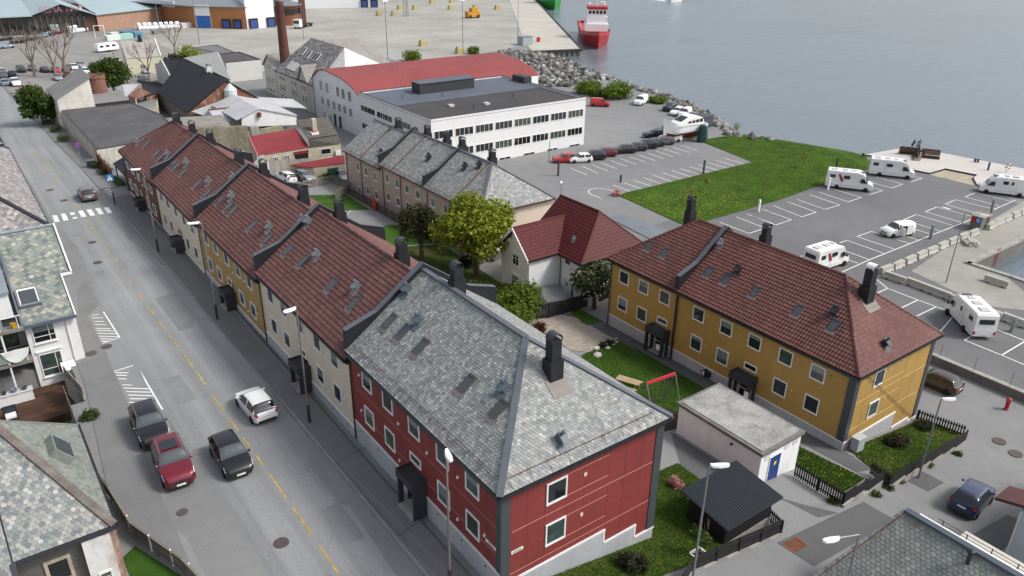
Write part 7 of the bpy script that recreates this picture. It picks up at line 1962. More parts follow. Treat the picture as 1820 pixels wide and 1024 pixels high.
for s in(-1,1):
 for i in range(4):mb=MB();mb.extr([(-3.3+i*.95,s*1.35,3.55),(-2.5+i*.95,s*1.35,3.55),(-2.6+i*.95,s*1.35,4.15-.1*i),(-3.3+i*.95,s*1.35,4.2-.07*i)],(0,s*.03,0));mb.build('window',CGLASS,bt,local=True)
 mb=MB();mb.box(-4.2,s*1.3,3.02,2.4,s*1.56,3.1);mb.build('rub_rail',flat('rail_grey',(.3,.3,.3),.6),bt,local=True)
 for xx_ in(-3,1.5):mb=MB();mb.tube((xx_,s*1.9,0),(xx_,s*1.2,1.9),.07,5);mb.build('prop',RUSTY,bt,local=True)
mb=MB();mb.extr([(.1,-.9,4.60),(.1,.9,4.60),(1.7,1.0,3.98),(1.7,-1.0,3.98)],(.02,0,.05));mb.build('windscreen',CGLASS,bt,local=True)
mb=MB();mb.box(-5.6,-.4,.02,4.6,.4,.5);mb.build('keel_block',CONC_D,bt,local=True)
tp=thing('green_tarp','dark green tarpaulin over gear at the stern of the dry-docked boat','tarpaulin',(113.87,95.71,2.00));tx=Vector((113.87,95.71,2.00))
mb=MB();mb.lathe((tx.x,tx.y,2.0),((1.1,0),(1.0,1.0),(.85,2.4),(.75,3.0),(.3,3.2)),7);mb.build('cover',M('tarp_green',(.014,.05,.045),.7,.3,2,8),tp)
gb=Vector((123.25,103.91,2.00));gbx=thing('container','dark grey container box beside the rocks behind the boat','container',(gb.x,gb.y,2));mb=MB();mb.box(gb.x-1.6,gb.y-1.3,2,gb.x+1.6,gb.y+1.3,4.3);mb.build('box',M('container_grey',(.06,.075,.085),.6),gbx)
for i in range(2):mb=MB();mb.box(gb.x-1.63,gb.y-.9+i*.9,2.9,gb.x-1.6,gb.y-.5+i*.9,3.6);mb.build('notice',WTRIM,gbx)
def M_leaf(name,stops):
 t=NT(name)
 c=t.ramp(t.node('ShaderNodeNewGeometry').outputs['Random Per Island'],stops)
 n=t.ramp(t.noise(t.pos(),.9,4,.6),((.3,.72),(.7,1.25)))
 t.color(t.mix(1,c,n,'MULTIPLY'));t.set(.6,0,.25)
 t.b.inputs['Subsurface Weight'].default_value=0
 tr=t.node('ShaderNodeBsdfTranslucent');mx=t.node('ShaderNodeMixShader');mx.inputs[0].default_value=.3
 t.link(t.mix(1,c,(1.1,1.2,.7),'MULTIPLY'),tr.inputs['Color'])
 out=t.n['Material Output']
 t.link(t.b.outputs[0],mx.inputs[1]);t.link(tr.outputs[0],mx.inputs[2]);t.link(mx.outputs[0],out.inputs['Surface'])
 return t.m
LEAF_LIME=M_leaf('leaf_lime',((0,(.12,.15,.014)),(.5,(.20,.24,.02)),(1,(.29,.32,.035))))
LEAF_MID=M_leaf('leaf_mid',((0,(.035,.06,.012)),(.5,(.06,.095,.018)),(1,(.09,.125,.025))))
LEAF_DARK=M_leaf('leaf_dark',((0,(.022,.03,.014)),(.5,(.035,.042,.018)),(1,(.065,.058,.028))))
LEAF_BRIGHT=M_leaf('leaf_bright',((0,(.075,.12,.013)),(.5,(.125,.18,.018)),(1,(.175,.23,.03))))
LEAF_FLOWER=M_leaf('leaf_flowering',((0,(.03,.05,.014)),(.6,(.055,.08,.02)),(.85,(.09,.11,.04)),(.9,(.42,.40,.33)),(1,(.5,.48,.4))))
LEAF_RED=M_leaf('leaf_red',((0,(.05,.015,.01)),(.5,(.10,.03,.02)),(1,(.12,.055,.02))))
LEAF_PINK=M_leaf('leaf_pink',((0,(.42,.16,.18)),(.6,(.55,.28,.28)),(1,(.7,.5,.48))))
BARK=M('bark',(.085,.065,.05),.95,.3,3,20,.5)
BARKP=M('bark_pale',(.20,.165,.135),.95,.25,3,20,.5)
def leaf_cloud(name,parent,centres,radii,n,size,mat,seed,squash=.8,shell=.55):
 """many leaf clumps of small folded quads through overlapping lumps of the crown"""
 r=np.random.default_rng(seed)
 C=np.array(centres,float);R=np.array(radii,float)
 w=R**2;w=w/w.sum()
 k=r.choice(len(C),n,p=w)
 d=r.normal(size=(n,3));d/=np.linalg.norm(d,axis=1,keepdims=True)
 rad=(shell+(1-shell)*r.random(n))**.6
 rad*=1+.16*np.sin(d[:,0]*7+k)*np.cos(d[:,2]*6+k*2)
 P=C[k]+d*(R[k]*rad)[:,None]*np.array([1,1,squash])
 m=3
 P=np.repeat(P,m,0)+r.normal(size=(n*m,3))*size*.55
 nrm=r.normal(size=(n*m,3))+np.repeat(d,m,0)*.8+np.array([0,0,.7]);nrm/=np.linalg.norm(nrm,axis=1,keepdims=True)
 a=np.cross(nrm,r.normal(size=(n*m,3)));a/=np.linalg.norm(a,axis=1,keepdims=True)
 b=np.cross(nrm,a)
 s=(size*(.55+.7*r.random(n*m)))[:,None]
 V=np.stack([P-a*s*.5,P+b*s*.36+nrm*s*.08,P+a*s*.62,P-b*s*.36+nrm*s*.08],1).reshape(-1,3)
 F=[(4*i,4*i+1,4*i+2,4*i+3)for i in range(n*m)]
 off=np.array(rooted(parent)[:])
 o=bpy.data.objects.new(name,arr_mesh(name,V-off,F,mat));coll.objects.link(o);o.parent=parent
 return o
def limb(mb,p,d,L,r,depth,rnd,up=.25,spread=.55,tips=None,minr=.012,n=6):
 """one branch and what grows from it"""
 q=p
 for i in range(3):
  d=(d+Vector((rnd.gauss(0,.10),rnd.gauss(0,.10),rnd.gauss(0,.06)+up*.06))).normalized()
  e=q+d*(L/3)
  mb.tube(q,e,max(minr,r*(1-.18*i)),n,max(minr,r*(1-.18*(i+1))),cap=False)
  q=e
 if tips is not None:tips.append((q,r))
 if depth<=0:return
 for k in range(rnd.choice((2,3,3))):
  a=rnd.uniform(0,2*PI);s=spread*rnd.uniform(.6,1.25)
  o=d.orthogonal().normalized();o=Matrix.Rotation(a,3,d)@o
  nd=(d+o*s+Vector((0,0,up*.3))).normalized()
  limb(mb,q,nd,L*rnd.uniform(.62,.82),r*.60,depth-1,rnd,up,spread,tips,minr,max(4,n-1))
def tree(name,label,x,y,h,cr_r,n,size,mat,seed,group=None,bark=None,depth=3,squash=.85,trunk=None,z=None,lump=1.0):
 rnd=random.Random(seed);z=gz(x,y)if z is None else z
 t=thing(name,label,'tree',(x,y,z),0,group)
 mb=MB();tips=[]
 tr=trunk or h*.045
 base=Vector((x,y,z-.1));fork=base+Vector((rnd.gauss(0,.05)*h*.2,rnd.gauss(0,.05)*h*.2,h*.3))
 mb.tube(base,fork,tr,9,tr*.75,cap=False)
 for k in range(4):
  a=k*PI/2+rnd.uniform(-.4,.4)
  limb(mb,fork,Vector((math.cos(a)*.6,math.sin(a)*.6,.85)).normalized(),h*.24,tr*.5,depth-1,rnd,.3,.55,tips)
 limb(mb,fork,Vector((0,0,1)),h*.25,tr*.6,depth-1,rnd,.3,.5,tips)
 o=mb.build('trunk',bark or BARK,t)
 cz=z+h*.62
 pick=rnd.sample(tips,min(len(tips),26))
 cs=[tuple(p)for p,_ in pick];rs=[cr_r*lump*rnd.uniform(.26,.46)for _ in pick]
 cs2=[]
 for c in cs:
  v=Vector(c)-Vector((x,y,cz));q=Vector((v.x/cr_r,v.y/cr_r,v.z/(h*.40)))
  if q.length>.82:v=v*(.82/q.length)
  cs2 .append(tuple(Vector((x,y,cz))+v))
 for k in range(10):
  a=rnd.uniform(0,2*PI);zz=rnd.uniform(-.6,.8);rr=math.sqrt(max(0,1-zz*zz))*.72
  cs2 .append((x+math.cos(a)*rr*cr_r,y+math.sin(a)*rr*cr_r,cz+zz*h*.30));rs.append(cr_r*rnd.uniform(.24,.40))
 leaf_cloud('crown',t,cs2,rs,n,size,mat,seed,squash)
 return t
def bush(name,label,x,y,r,h,n,size,mat,seed,group=None,cat='bush',z=None):
 rnd=random.Random(seed);z=gz(x,y)if z is None else z
 t=thing(name,label,cat,(x,y,z),0,group)
 mb=MB()
 if h>5:mb.tube((x,y,z-.1),(x,y,z+h*.5),.25,7,.1)
 for k in range(7 if h<5 else 0):
  a=rnd.uniform(0,2*PI);limb(mb,Vector((x,y,z-.05)),Vector((math.cos(a)*.6,math.sin(a)*.6,1)).normalized(),h*.4,.03+.01*h,1,rnd,.3,.6,None)
 mb.build('stems',BARK,t)
 cs=[];rs=[]
 for k in range(12):
  a=rnd.uniform(0,2*PI);q=math.sqrt(rnd.random())*.62
  cs.append((x+math.cos(a)*q*r,y+math.sin(a)*q*r,z+h*rnd.uniform(.3,.68)*(1-.35*q)));rs.append(r*rnd.uniform(.32,.5))
 leaf_cloud('foliage',t,cs,rs,n,size,mat,seed,min(1.0,h/r*.75),.3)
 return t
def bare_tree(label,x,y,h,seed,group=None):
 rnd=random.Random(seed);z=gz(x,y)
 t=thing('bare_tree',label,'tree',(x,y,z),0,group)
 mb=MB();mb.tube((x,y,z-.1),(x+.1,y,z+h*.28),h*.03,8,h*.024,cap=False);mb.build('trunk',BARKP,t)
 mb=MB();tips=[]
 for k in range(5):
  a=k*1.26+rnd.uniform(-.4,.4);limb(mb,Vector((x+.1,y,z+h*.27)),Vector((math.cos(a)*.55,math.sin(a)*.55,1)).normalized(),h*.26,h*.016,3,rnd,.45,.45,tips,.022,5)
 mb.build('crown',BARKP,t)
 return t
_p=Vector((43.69,71.76,6.30))
tree('maple_tree','bright lime green tree in front of the near beige house',43.6,66.2,9.0,4.3,3600,.42,LEAF_LIME,5,None,None,3)
tree('shrub_tree','dark brownish green tree to the left of the lime green one',40.6,73.0,6.6,2.3,1600,.3,LEAF_DARK,8,None,None,3,.95)
tree('fruit_tree','small tree with white blossom between the villa and the yellow building',49.6,53.2,5.2,2.5,1700,.26,LEAF_FLOWER,12,None,None,3)
bush('bright_hedge','bright green bush in front of the villa and the bin shed',41.6,55.2,2.5,3.4,1500,.26,LEAF_BRIGHT,21)
bush('bright_hedge','bright green low bush at the black fence left of the paved court',39.6,53.0,1.7,2.4,900,.24,LEAF_BRIGHT,22)
bush('red_shrub','dark red leaved shrub at the edge of the paved court',39.6,49.8,.9,1.5,420,.18,LEAF_RED,23)
for i,(x,y,r,h)in enumerate(((41,61.5,1.8,1.3),(37.5,64,2.2,1.6),(36.5,58.5,1.8,1.5),(43.6,60.5,1.0,.9),(44.2,69.0,1.2,1.6))):
 bush('garden_shrub',('low shrub under the lime green tree facing the villa','dark shrub behind the slate roof ridge','shrub behind the grey chimney of the slate roof','small shrub by the corner of the villa','shrub at the corner of the near beige house')[i],x,y,r,h,520,.24,(LEAF_MID,LEAF_DARK,LEAF_MID,LEAF_BRIGHT,LEAF_DARK)[i],30+i,'shrubs of the back garden')
bush('pink_bush','small bush of pink flowers on the lawn by the red end wall',32.63,26.27,.55,.8,380,.14,LEAF_PINK,41)
bush('round_shrub','dark round shrub on the lawn below the red end wall',24.32,21.86,.85,1.0,700,.16,LEAF_DARK,42)
bush('round_shrub','olive round shrub on the lawn at the yellow end wall',53.23,22.40,1.1,.95,700,.16,LEAF_DARK,43)
bush('round_shrub','olive shrub in the corner of the lawn by the picket fence and lamp',57.98,22.61,.8,.8,420,.16,LEAF_DARK,44)
sap=thing('young_tree','thin young tree in a square white planter by the black shed','tree',(28.58,20.69,6.55));sx,sy=28.58,20.69
mb=MB();rnd=random.Random(3);limb(mb,Vector((sx,sy,gz(sx,sy))),Vector((0,0,1)),1.1,.03,2,rnd,.4,.5,None);mb.build('trunk',BARK,sap);leaf_cloud('crown',sap,[(sx,sy,gz(sx,sy)+1.6),(sx+.3,sy,gz(sx,sy)+1.3),(sx-.2,sy+.2,gz(sx,sy)+1.9)],[.35,.3,.3],110,.14,LEAF_MID,45,.9,.2)
mb=MB()
for a,b in(((-.4,-.4),(.4,-.4)),((.4,-.4),(.4,.4)),((.4,.4),(-.4,.4)),((-.4,.4),(-.4,-.4))):mb.bar((sx+a[0],sy+a[1],gz(sx,sy)+.12),(sx+b[0],sy+b[1],gz(sx,sy)+.12),.08,.22)
pt_=mb.build('planter_frame',WTRIM);tag(pt_,'square white planter frame round the thin young tree','planter')
bush('street_tree','tall dark green bushy tree beside the white gabled factory at the street',13.6,158,3.0,9.5,2600,.5,LEAF_MID,51,None,'tree')
tree('round_tree','round green tree behind the brick stack and flat workshops',30.5,186,8.5,4.4,2000,.6,LEAF_MID,52)
tree('conifer_tree','dark green tree between the slate cottage and the black roof',46.0,196,8.5,2.6,1300,.5,LEAF_DARK,53,None,None,3,1.1)
tree('yellowish_tree','yellow green young tree behind the dark one by the slate cottage',52.0,206,9,3.6,500,.45,LEAF_LIME,54)
BG='bare trees at the far car park'
for i,(px_,py_,h,l)in enumerate(((19.90,223.87,15,'leftmost bare tree at the far car park'),(24.24,218.73,16,'bare tree with two stems in the middle of the car park row'),(26.12,220.13,18,'tallest bare tree in front of the far car park'),(41.96,208.75,14,'bare tree in front of the slate cottage'))if False else((19.90,223.87)+(12,'leftmost bare tree at the far car park'),(23.78,218.86)+(11,'bare tree with slim stem in the middle of the car park row'),(26.12,220.13)+(14,'tallest bare tree in front of the far car park'),(42.25,207.78)+(10,'bare tree in front of the slate cottage'),(59.00,249.12)+(10,'bare tree behind the black gable house'))):
 bare_tree(l,px_,py_,h,60+i,BG)
for i,(px_,py_,r,h,l)in enumerate(((126.12,141.87)+(4.0,3.4,'bright green bush left of the other at the shore behind the white block'),(127.66,133.13)+(5.0,4.0,'large bright green bush at the shore between the rocks and the white van'),(125.84,137.33)+(2.5,1.6,'low pale bush between the two large shore bushes'),(131.74,125.36)+(2.6,1.6,'low green bush right of the white panel van'),(113.97,205.96)+(3.0,3.5,'small bush at the apron edge behind the red hall'),(136.23,207.34)+(2.0,2.6,'thin bush at the apron fence above the red roof'))):
 bush('shore_bush',l,px_,py_,r,h,1100 if r>3 else 450,.45,LEAF_BRIGHT if i!=2 else LEAF_MID,80+i,'bushes along the shore')
LWN='young trees on the big lawn'
for i,(px_,py_,h,l)in enumerate(((84.04,71.20)+(3.2,'young tree with thin crown on the lawn above the yellow roof chimney'),(91.03,74.61)+(2.6,'spindly young tree in the middle of the big lawn'),(114.54,74.04)+(3.0,'spindly young tree near the motorhome with the red swoosh'),(120.85,93.64)+(3.0,'young tree at the top edge of the big lawn'))):
 t_=thing('sapling',l,'tree',(px_,py_,gz(px_,py_)),0,LWN);mb=MB();rnd=random.Random(90+i);limb(mb,Vector((px_,py_,gz(px_,py_))),Vector((0,0,1)),h*.5,.04,2,rnd,.4,.45,None);mb.build('trunk',BARKP,t_)
 leaf_cloud('crown',t_,[(px_,py_,2+h*.8),(px_+.3,py_,2+h*.65)],[h*.2,h*.17],70,.2,LEAF_LIME,95+i,1.0,.2)
bush('yard_hedge','low hedge in front of the low red shed',45.60,111.37,1.6,1.2,520,.22,LEAF_MID,101)
bush('yard_hedge','brownish hedge between the white yard car and the silver one',39.65,109.46,1.1,1.5,380,.22,LEAF_DARK,102)
bush('terrace_bush','yellow green bush at the left edge beside the wooden terrace',-1.2,54.2,1.1,1.7,520,.16,LEAF_LIME,103)
for i,(px_,py_)in enumerate(((3.04,52.51),(14.52,150.52),(14.48,157.97),(14.38,141.80),(15.87,120.02),(16.04,116.27))):
 bush('weed_clump',('weeds at the foot of the concrete fence end by the terrace','weeds along the flat workshop wall, middle clump','weeds along the flat workshop wall, upper clump','weeds along the flat workshop wall, lower clump','weeds at the verge by the dark bin','weeds at the verge behind the crossing sign')[i],px_,py_,.75 if i==0 else 1.3,.55 if i==0 else 1.3,260,.16,LEAF_MID,110+i,'weeds along the walls')
for i,(px_,py_)in enumerate(((46.85,19.32),(45.01,19.33),(48.60,19.44),(52.68,19.46),(56.51,19.19),(41.28,20.29))):
 bush('wall_weed',('weeds at the wall foot below the near picket corner','weeds at the wall foot nearest the lane patch','weeds at the wall foot left of the right lamp','weeds at the wall foot right of the right lamp','weeds at the far end of the low wall','weeds at the corner of the driveway fence')[i],px_,py_,.45,.3,120,.12,LEAF_MID,120+i,'weeds at the foot of the low wall')
def pts_in(poly,n,r):
 P=np.array(poly);lo=P.min(0);hi=P.max(0);out=[]
 while sum(len(o)for o in out)<n:
  q=r.uniform(lo,hi,(n,2));c=np.zeros(n,bool);j=len(P)-1
  for i in range(len(P)):
   with np.errstate(divide='ignore',invalid='ignore'):
    m=((P[i,1]>q[:,1])!=(P[j,1]>q[:,1]))&(q[:,0]<(P[j,0]-P[i,0])*(q[:,1]-P[i,1])/(P[j,1]-P[i,1])+P[i,0])
   c^=m;j=i
  out.append(q[c])
 return np.concatenate(out)[:n]
GBLADE=M_leaf('grass_blade',((0,(.035,.080,.010)),(.5,(.052,.108,.013)),(.85,(.085,.135,.02)),(1,(.15,.15,.04))))
def grass(poly,n,h,seed,off):
 r=np.random.default_rng(seed);p=pts_in(poly,n,r)
 z=np.array([gz(x,y)+off for x,y in p])
 a=r.uniform(0,2*PI,n);w=.018+.02*r.random(n);hh=h*(.4+.9*r.random(n))
 b0=np.stack([p[:,0]-np.cos(a)*w,p[:,1]-np.sin(a)*w,z],1);b1=np.stack([p[:,0]+np.cos(a)*w,p[:,1]+np.sin(a)*w,z],1)
 lean=r.normal(0,.5,(n,2))*hh[:,None]
 tp_=np.stack([p[:,0]+lean[:,0],p[:,1]+lean[:,1],z+hh],1)
 V=np.stack([b0,b1,tp_],1).reshape(-1,3)
 o=bpy.data.objects.new('grass',arr_mesh('grass',V,[(3*i,3*i+1,3*i+2)for i in range(n)],GBLADE));coll.objects.link(o);o['kind']='stuff'
def dandelions(poly,n,seed,off,s=.055,mat=None):
 r=np.random.default_rng(seed);p=pts_in(poly,n,r)
 V=[];F=[]
 for i,(x,y)in enumerate(p):
  z=gz(x,y)+off;q=s*r.uniform(.6,1.2)
  V+=[(x+q*math.cos(k*1.047),y+q*math.sin(k*1.047),z)for k in range(6)];F.append(tuple(range(6*i,6*i+6)))
 o=bpy.data.objects.new('dandelions',arr_mesh('dandelions',V,F,mat or DAND));coll.objects.link(o);o['kind']='stuff'
DAND=flat('dandelion',(.60,.46,.02),.8)
L1=[(40.60,44.79),(46.78,46.36),(46.35,35.32),(42.3,32.2),(40.6,33.4),(39.8,37.2),(39.0,42.6)]
L2=[(33.30,28.11),(34.99,28.23),(34.91,25.75),(32.39,25.09),(30.77,20.79),(27.96,20.48),(25.46,20.50),(24,19.0),(17.0,20.6),(17.0,23.2),(27.45,23.2),(27.5,27.5)]
L3=[(45.52,26.19),(46.26,20.80),(42.85,20.51),(43.0,24.2)]
L4=[(48.95,23.71),(59.62,23.45),(60.32,20.45),(47.50,19.76),(48.22,21.59)]
grass(L1,16000,.07,1,.05);grass(L2,22000,.08,2,.05);grass(L3,7000,.09,3,.06);grass(L4,9000,.09,4,.07)
dandelions(L3,70,5,.12,.032);dandelions(L4,60,6,.13,.032);dandelions(L2,20,7,.11,.03)
LB=[(78.85,81.15),(110.49,81.19),(114.06,96.58),(124,95),(129,80),(124.27,67.58),(112.56,67.07),(96.90,65.88),(77.47,66.73)]
grass(LB,26000,.14,8,.09)
dandelions(LB,350,9,.17,.06)
dandelions([(78.85,79.56),(94.78,72.75),(90.60,66.19),(77.93,66.95)],380,10,.17,.065)
FBLK=flat('fence_black',(.013,.012,.012),.75)
def picket_fence(label,pts,h,pitch=.15,w=.10,mat=None,group=None,name='picket_fence',back=False,wall=0.0,wallmat=None,cap=None,step=None,bname='picket'):
 """boards one by one along a line on the ground"""
 mat=mat or FBLK
 t=thing(name,label,'fence',(pts[0][0],pts[0][1],gz(*pts[0])),0,group)
 pk=None
 me=MB();me.box(-w/2,-.011,.06,w/2,.011,h);me=me.mesh(bname,mat)
 for a,b in zip(pts,pts[1:]):
  a=Vector(a[:2]);b=Vector(b[:2]);d=b-a;L=d.length;d.normalize();ang=math.atan2(d.y,d.x);nn=Vector((-d.y,d.x))
  n=max(1,int(L/pitch));zbase=None
  for i in range(n):
   p=a+d*(L*(i+.5)/n)
   z=gz(p.x,p.y)+wall
   if step:
    k=int((L*(i+.5)/n)/step);pm=a+d*min(L,(k+.5)*step);z=gz(pm.x,pm.y)+wall
   m=Matrix.Translation(Vector((p.x,p.y,z))+Vector((nn.x,nn.y,0))*.03-rooted(t))@Matrix.Rotation(ang,4,'Z')
   inst(me,bname,t,m)
  nr=max(1,int(L/1.9))
  for i in range(nr):
   p=a+d*(L*i/nr);q=a+d*(L*(i+1)/nr);zp=gz(p.x,p.y)+wall;zq=gz(q.x,q.y)+wall
   if step:pm=(p+q)/2;zp=zq=gz(pm.x,pm.y)+wall
   for k in(.25,.8):
    mb=MB();mb.bar((p.x,p.y,zp+h*k),(q.x,q.y,zq+h*k),.045,.09);mb.build('rail',mat,t)
   mb=MB();mb.box(p.x-.05,p.y-.05,zp-.1,p.x+.05,p.y+.05,zp+h*.97);mb.build('post',mat,t)
   if wall:
    mb=MB();hh=Vector((nn.x,nn.y,0))*.09
    P=[Vector((p.x,p.y,0))-hh,Vector((q.x,q.y,0))-hh,Vector((q.x,q.y,0))+hh,Vector((p.x,p.y,0))+hh]
    zz=min(gz(p.x,p.y),gz(q.x,q.y))
    mb.extr([v+Vector((0,0,zz-.3))for v in P],(0,0,min(zp,zq)+.05-zz+.3));mb.build('base_wall',wallmat or CONC,t)
  if cap:
   mb=MB();mb.bar((a.x,a.y,gz(a.x,a.y)+h+.02),(b.x,b.y,gz(b.x,b.y)+h+.02),.12,.03);mb.build('cap_rail',cap,t)
 return t
picket_fence('black picket fence behind the yellow end lawn towards the brown car',[(58.75,23.58),(59.82,20.21)],1.1,.19,.105)
picket_fence('black picket fence on a low wall along the lane below the yellow end lawn',[(58.49,19.60),(46.85,19.32)],1.05,.125,.11,wall=.35,step=1.9)
picket_fence('black picket fence piece at the gate of the walkway',[(46.77,19.36),(47.25,21.03)],1.1,.15,.105)
picket_fence('black picket fence on a low wall along the lane below the small lawn',[(46.46,19.73),(41.38,19.56)],1.0,.125,.11,wall=.35,step=1.9)
picket_fence('black picket fence beside the driveway of the white garage',[(41.50,19.64),(41.58,23.46)],1.15,.17,.105)
picket_fence('black board fence along the lane below the red end wall',[(24.0,18.6),(27.14,19.97),(34.89,19.74)],1.05,.125,.11,wall=.1)
picket_fence('short black fence with gaps beside the black shed',[(34.89,19.74),(35.29,21.07)],1.1,.17,.105)
picket_fence('tall black picket fence between the villa and the paved court',[(39.22,53.43),(43.33,52.94),(53.78,54.82)],1.6,.155,.125)
GRB=M_piece('fence_grey_wood',((0,(.12,.105,.085)),(.5,(.16,.145,.12)),(1,(.22,.205,.18))),.9)
picket_fence('weathered brown board fence along the pavement in the bottom left corner',[(2.15,44.0),(2.45,42.2),(2.8,38.2),(4.3,33.9),(4.9,31)],1.05,.15,.135,GRB,name='board_fence',cap=GRB,bname='board')
for i,(x,y)in enumerate(((2.72,38.9),(3.3,36.6),(3.95,34.85),(4.45,33.3))):
 mb=MB();mb.box(x-.0,y-.05,gz(3,y)-.2,x+.08,y+.05,gz(3,y)+1.12);o=mb.build('fence_post',WTRIM);tag(o,('pale post on the brown board fence farthest from the corner','pale post on the brown board fence, second from the street end','pale post on the brown board fence, third along','pale post on the brown board fence nearest the bottom edge')[i],'post','pale posts on the brown fence')
GF='garden fences behind the terrace'
GPK=M_piece('fence_grey',((0,(.16,.145,.12)),(1,(.26,.24,.205))),.9)
picket_fence('grey picket fence beside the parked silver car behind the terrace',[(39.70,105.72),(45.48,108.59)],1.3,.3,.16,GPK,GF)
picket_fence('grey picket fence running along the far beige house yard',[(45.33,108.25),(46.17,103.75)],1.4,.28,.16,GPK,GF)
picket_fence('grey fence panels round the gravel yard',[(41.84,99.42),(46.25,103.74)],1.4,.28,.16,GPK,GF)
picket_fence('dark grey board fence along the foot of the beige houses',[(44.9,103),(44.9,88),(45.2,77)],1.3,.3,.22,M_piece('fence_dark',((0,(.075,.068,.058)),(1,(.13,.12,.10))),.9),GF)
wf=thing('white_rail_fence','low white rail along the back gardens of the terrace','fence',(33,80,3));
for y in range(76,100,3):mb=MB();mb.box(32.95,y,gz(33,y),33.05,y+.1,gz(33,y)+.9);mb.build('post',WTRIM,wf)
mb=MB();mb.bar((33,76,gz(33,76)+.85),(33,99,gz(33,99)+.85),.08,.1);mb.build('rail',WTRIM,wf)
tf=thing('terrace_fence','weathered board fence and concrete wall end beside the wooden terrace','fence',(3.0,58,8))
mb=MB();a,b=Vector((2.55,59.2,0)),Vector((3.2,55.2,0));q=Vector((.1,0,0));mb.extr([a-q+Vector((0,0,6)),a+q+Vector((0,0,6)),b+q+Vector((0,0,6)),b-q+Vector((0,0,6))],(0,0,2.35));mb.build('concrete_wall',CONC,tf)
for i in range(16):
 p=a.lerp(b,(i+.5)/16);mb=MB();mb.extr([p+Vector((-.04,-.115,8.35)),p+Vector((.02,-.115,8.35)),p+Vector((.02,.105,8.35)),p+Vector((-.04,.105,8.35))],(0,0,.75+.03*(i%3)));mb.build('board',M_piece('fence_pale_wood',((0,(.24,.22,.19)),(1,(.36,.34,.30))),.9),tf)
for i in range(46):
 y=56.3-i*.24
 if y<45.4:break
 mb=MB();x=2.15+(.0 if y>50 else-.04);mb.box(x-.03,y-.11,7.0,x+.02,y+.105,8.95+.03*(i%2));mb.build('board',GRB,tf)
GALV=M('galvanised',(.24,.26,.27),.5,.12,2,20,metal=.5)
LWHITE=flat('lamp_white',(.82,.83,.84),.35)
RUSTP=M('pole_weathered',(.17,.15,.135),.7,.2,2,12)
def street_lamp(label,x,y,h,dirx,diry,arm=.0,sleeve=True,polemat=None,heads=1,z=None,group='street lamps'):
 z=gz(x,y)if z is None else z
 t=thing('street_lamp',label,'street lamp',(x,y,z),0,group)
 d=Vector((dirx,diry,0)).normalized()
 mb=MB();mb.tube((x,y,z),(x,y,z+h),.075,8,.05);mb.build('pole',polemat or RUSTP,t)
 if sleeve:mb=MB();mb.tube((x,y,z),(x,y,z+1.5),.115,8);mb.build('sleeve',flat('sleeve_dark',(.035,.033,.03),.7),t)
 p=Vector((x,y,z+h))
 for s in((1,)if heads==1 else(1,-1)):
  dd=d*s
  q=p+dd*arm+Vector((0,0,.12 if arm else 0))
  if arm:mb=MB();mb.tube(p,q,.04,6);mb.build('arm',polemat or RUSTP,t)
  s_=Vector((-dd.y,dd.x,0))
  bm=bmesh.new()
  prof=((0,.07,.02),(.12,.12,-.02),(.45,.17,.0),(.8,.13,.03),(.92,.05,.04))
  lo=[];hi=[]
  for l,w_,zz in prof:
   c=q+dd*(l-.05)+Vector((0,0,zz))
   lo.append((c-s_*w_+Vector((0,0,-.05)),c+s_*w_+Vector((0,0,-.05))));hi.append((c-s_*w_*.75+Vector((0,0,.07)),c+s_*w_*.75+Vector((0,0,.07))))
  V=[]
  for(a,b),(c2,d2)in zip(lo,hi):V+=[a,b,d2,c2]
  F=[]
  for i in range(len(prof)-1):
   for k in range(4):F.append((4*i+k,4*i+(k+1)%4,4*i+4+(k+1)%4,4*i+4+k))
  F.append((3,2,1,0));e=4*(len(prof)-1);F.append((e,e+1,e+2,e+3))
  bm.free();mb=MB();mb.add(V,F);mb.build('lamp_head',LWHITE,t)
 return t
def lamp_h(x,y,px,py):pass
street_lamp('street lamp with white head in front of the cream house next to the slate roof',14.85,43.0,8.6,-1,-.3,.1)
street_lamp('street lamp with white head in front of the red panelled house',14.75,25.0,8.6,-.35,-1,.1)
street_lamp('street lamp in front of the ochre yellow terrace house',14.6,62.2,8.8,-1,.1,.2,polemat=GALV)
street_lamp('street lamp in front of the far cream terrace house',14.4,81.2,8.8,-1,.1,.2)
street_lamp('galvanised lamp on the lane right of the yellow end lawn',50.24,18.97,6.6,.8,-.6,.1,False,GALV)
street_lamp('galvanised lamp standing on the lawn edge below the red end wall',25.8,18.9,8.2,.8,-.6,.1,False,GALV)
street_lamp('lamp on a leaning arm at the bottom edge by the slate roof house',30.2,13.2,6.6,-.9,.3,1.2,False,GALV)
street_lamp('thin lamp beside the lane behind the near beige house',63.65,76.09,6,-1,-1,.1,False,GALV)
street_lamp('two-armed lamp rising beyond the yellow roof',88.5,36.4,8.5,.35,-1,1.5,False,GALV,2)
APL='tall light poles on the apron'
for i,(x,y,h)in enumerate((((103.50,201.01)+(17,)),((135.89,212.89)+(15,)),((72.27,271.15)+(14,)),((104.75,264.19)+(13,)),((160.87,218.08)+(14,)),((67.91,302.78)+(14,)))):
 t_=thing('light_pole',('tall light pole rising behind the red hall roof','tall light pole on the apron by the round drain','flagpole-like light pole by the grey flat store','tall light pole beside the white lorry','light pole at the foot of the pier','light pole in front of the dark red doors')[i],'light pole',(x,y,gz(x,y)),0,APL)
 mb=MB();mb.tube((x,y,gz(x,y)),(x,y,gz(x,y)+h),.13,7,.08);mb.build('pole',GALV,t_);mb=MB();mb.box(x-.8,y-.35,gz(x,y)+h,x+.8,y+.35,gz(x,y)+h+.4);mb.build('floodlight',LWHITE,t_)
sx,sy=14.08,100.64
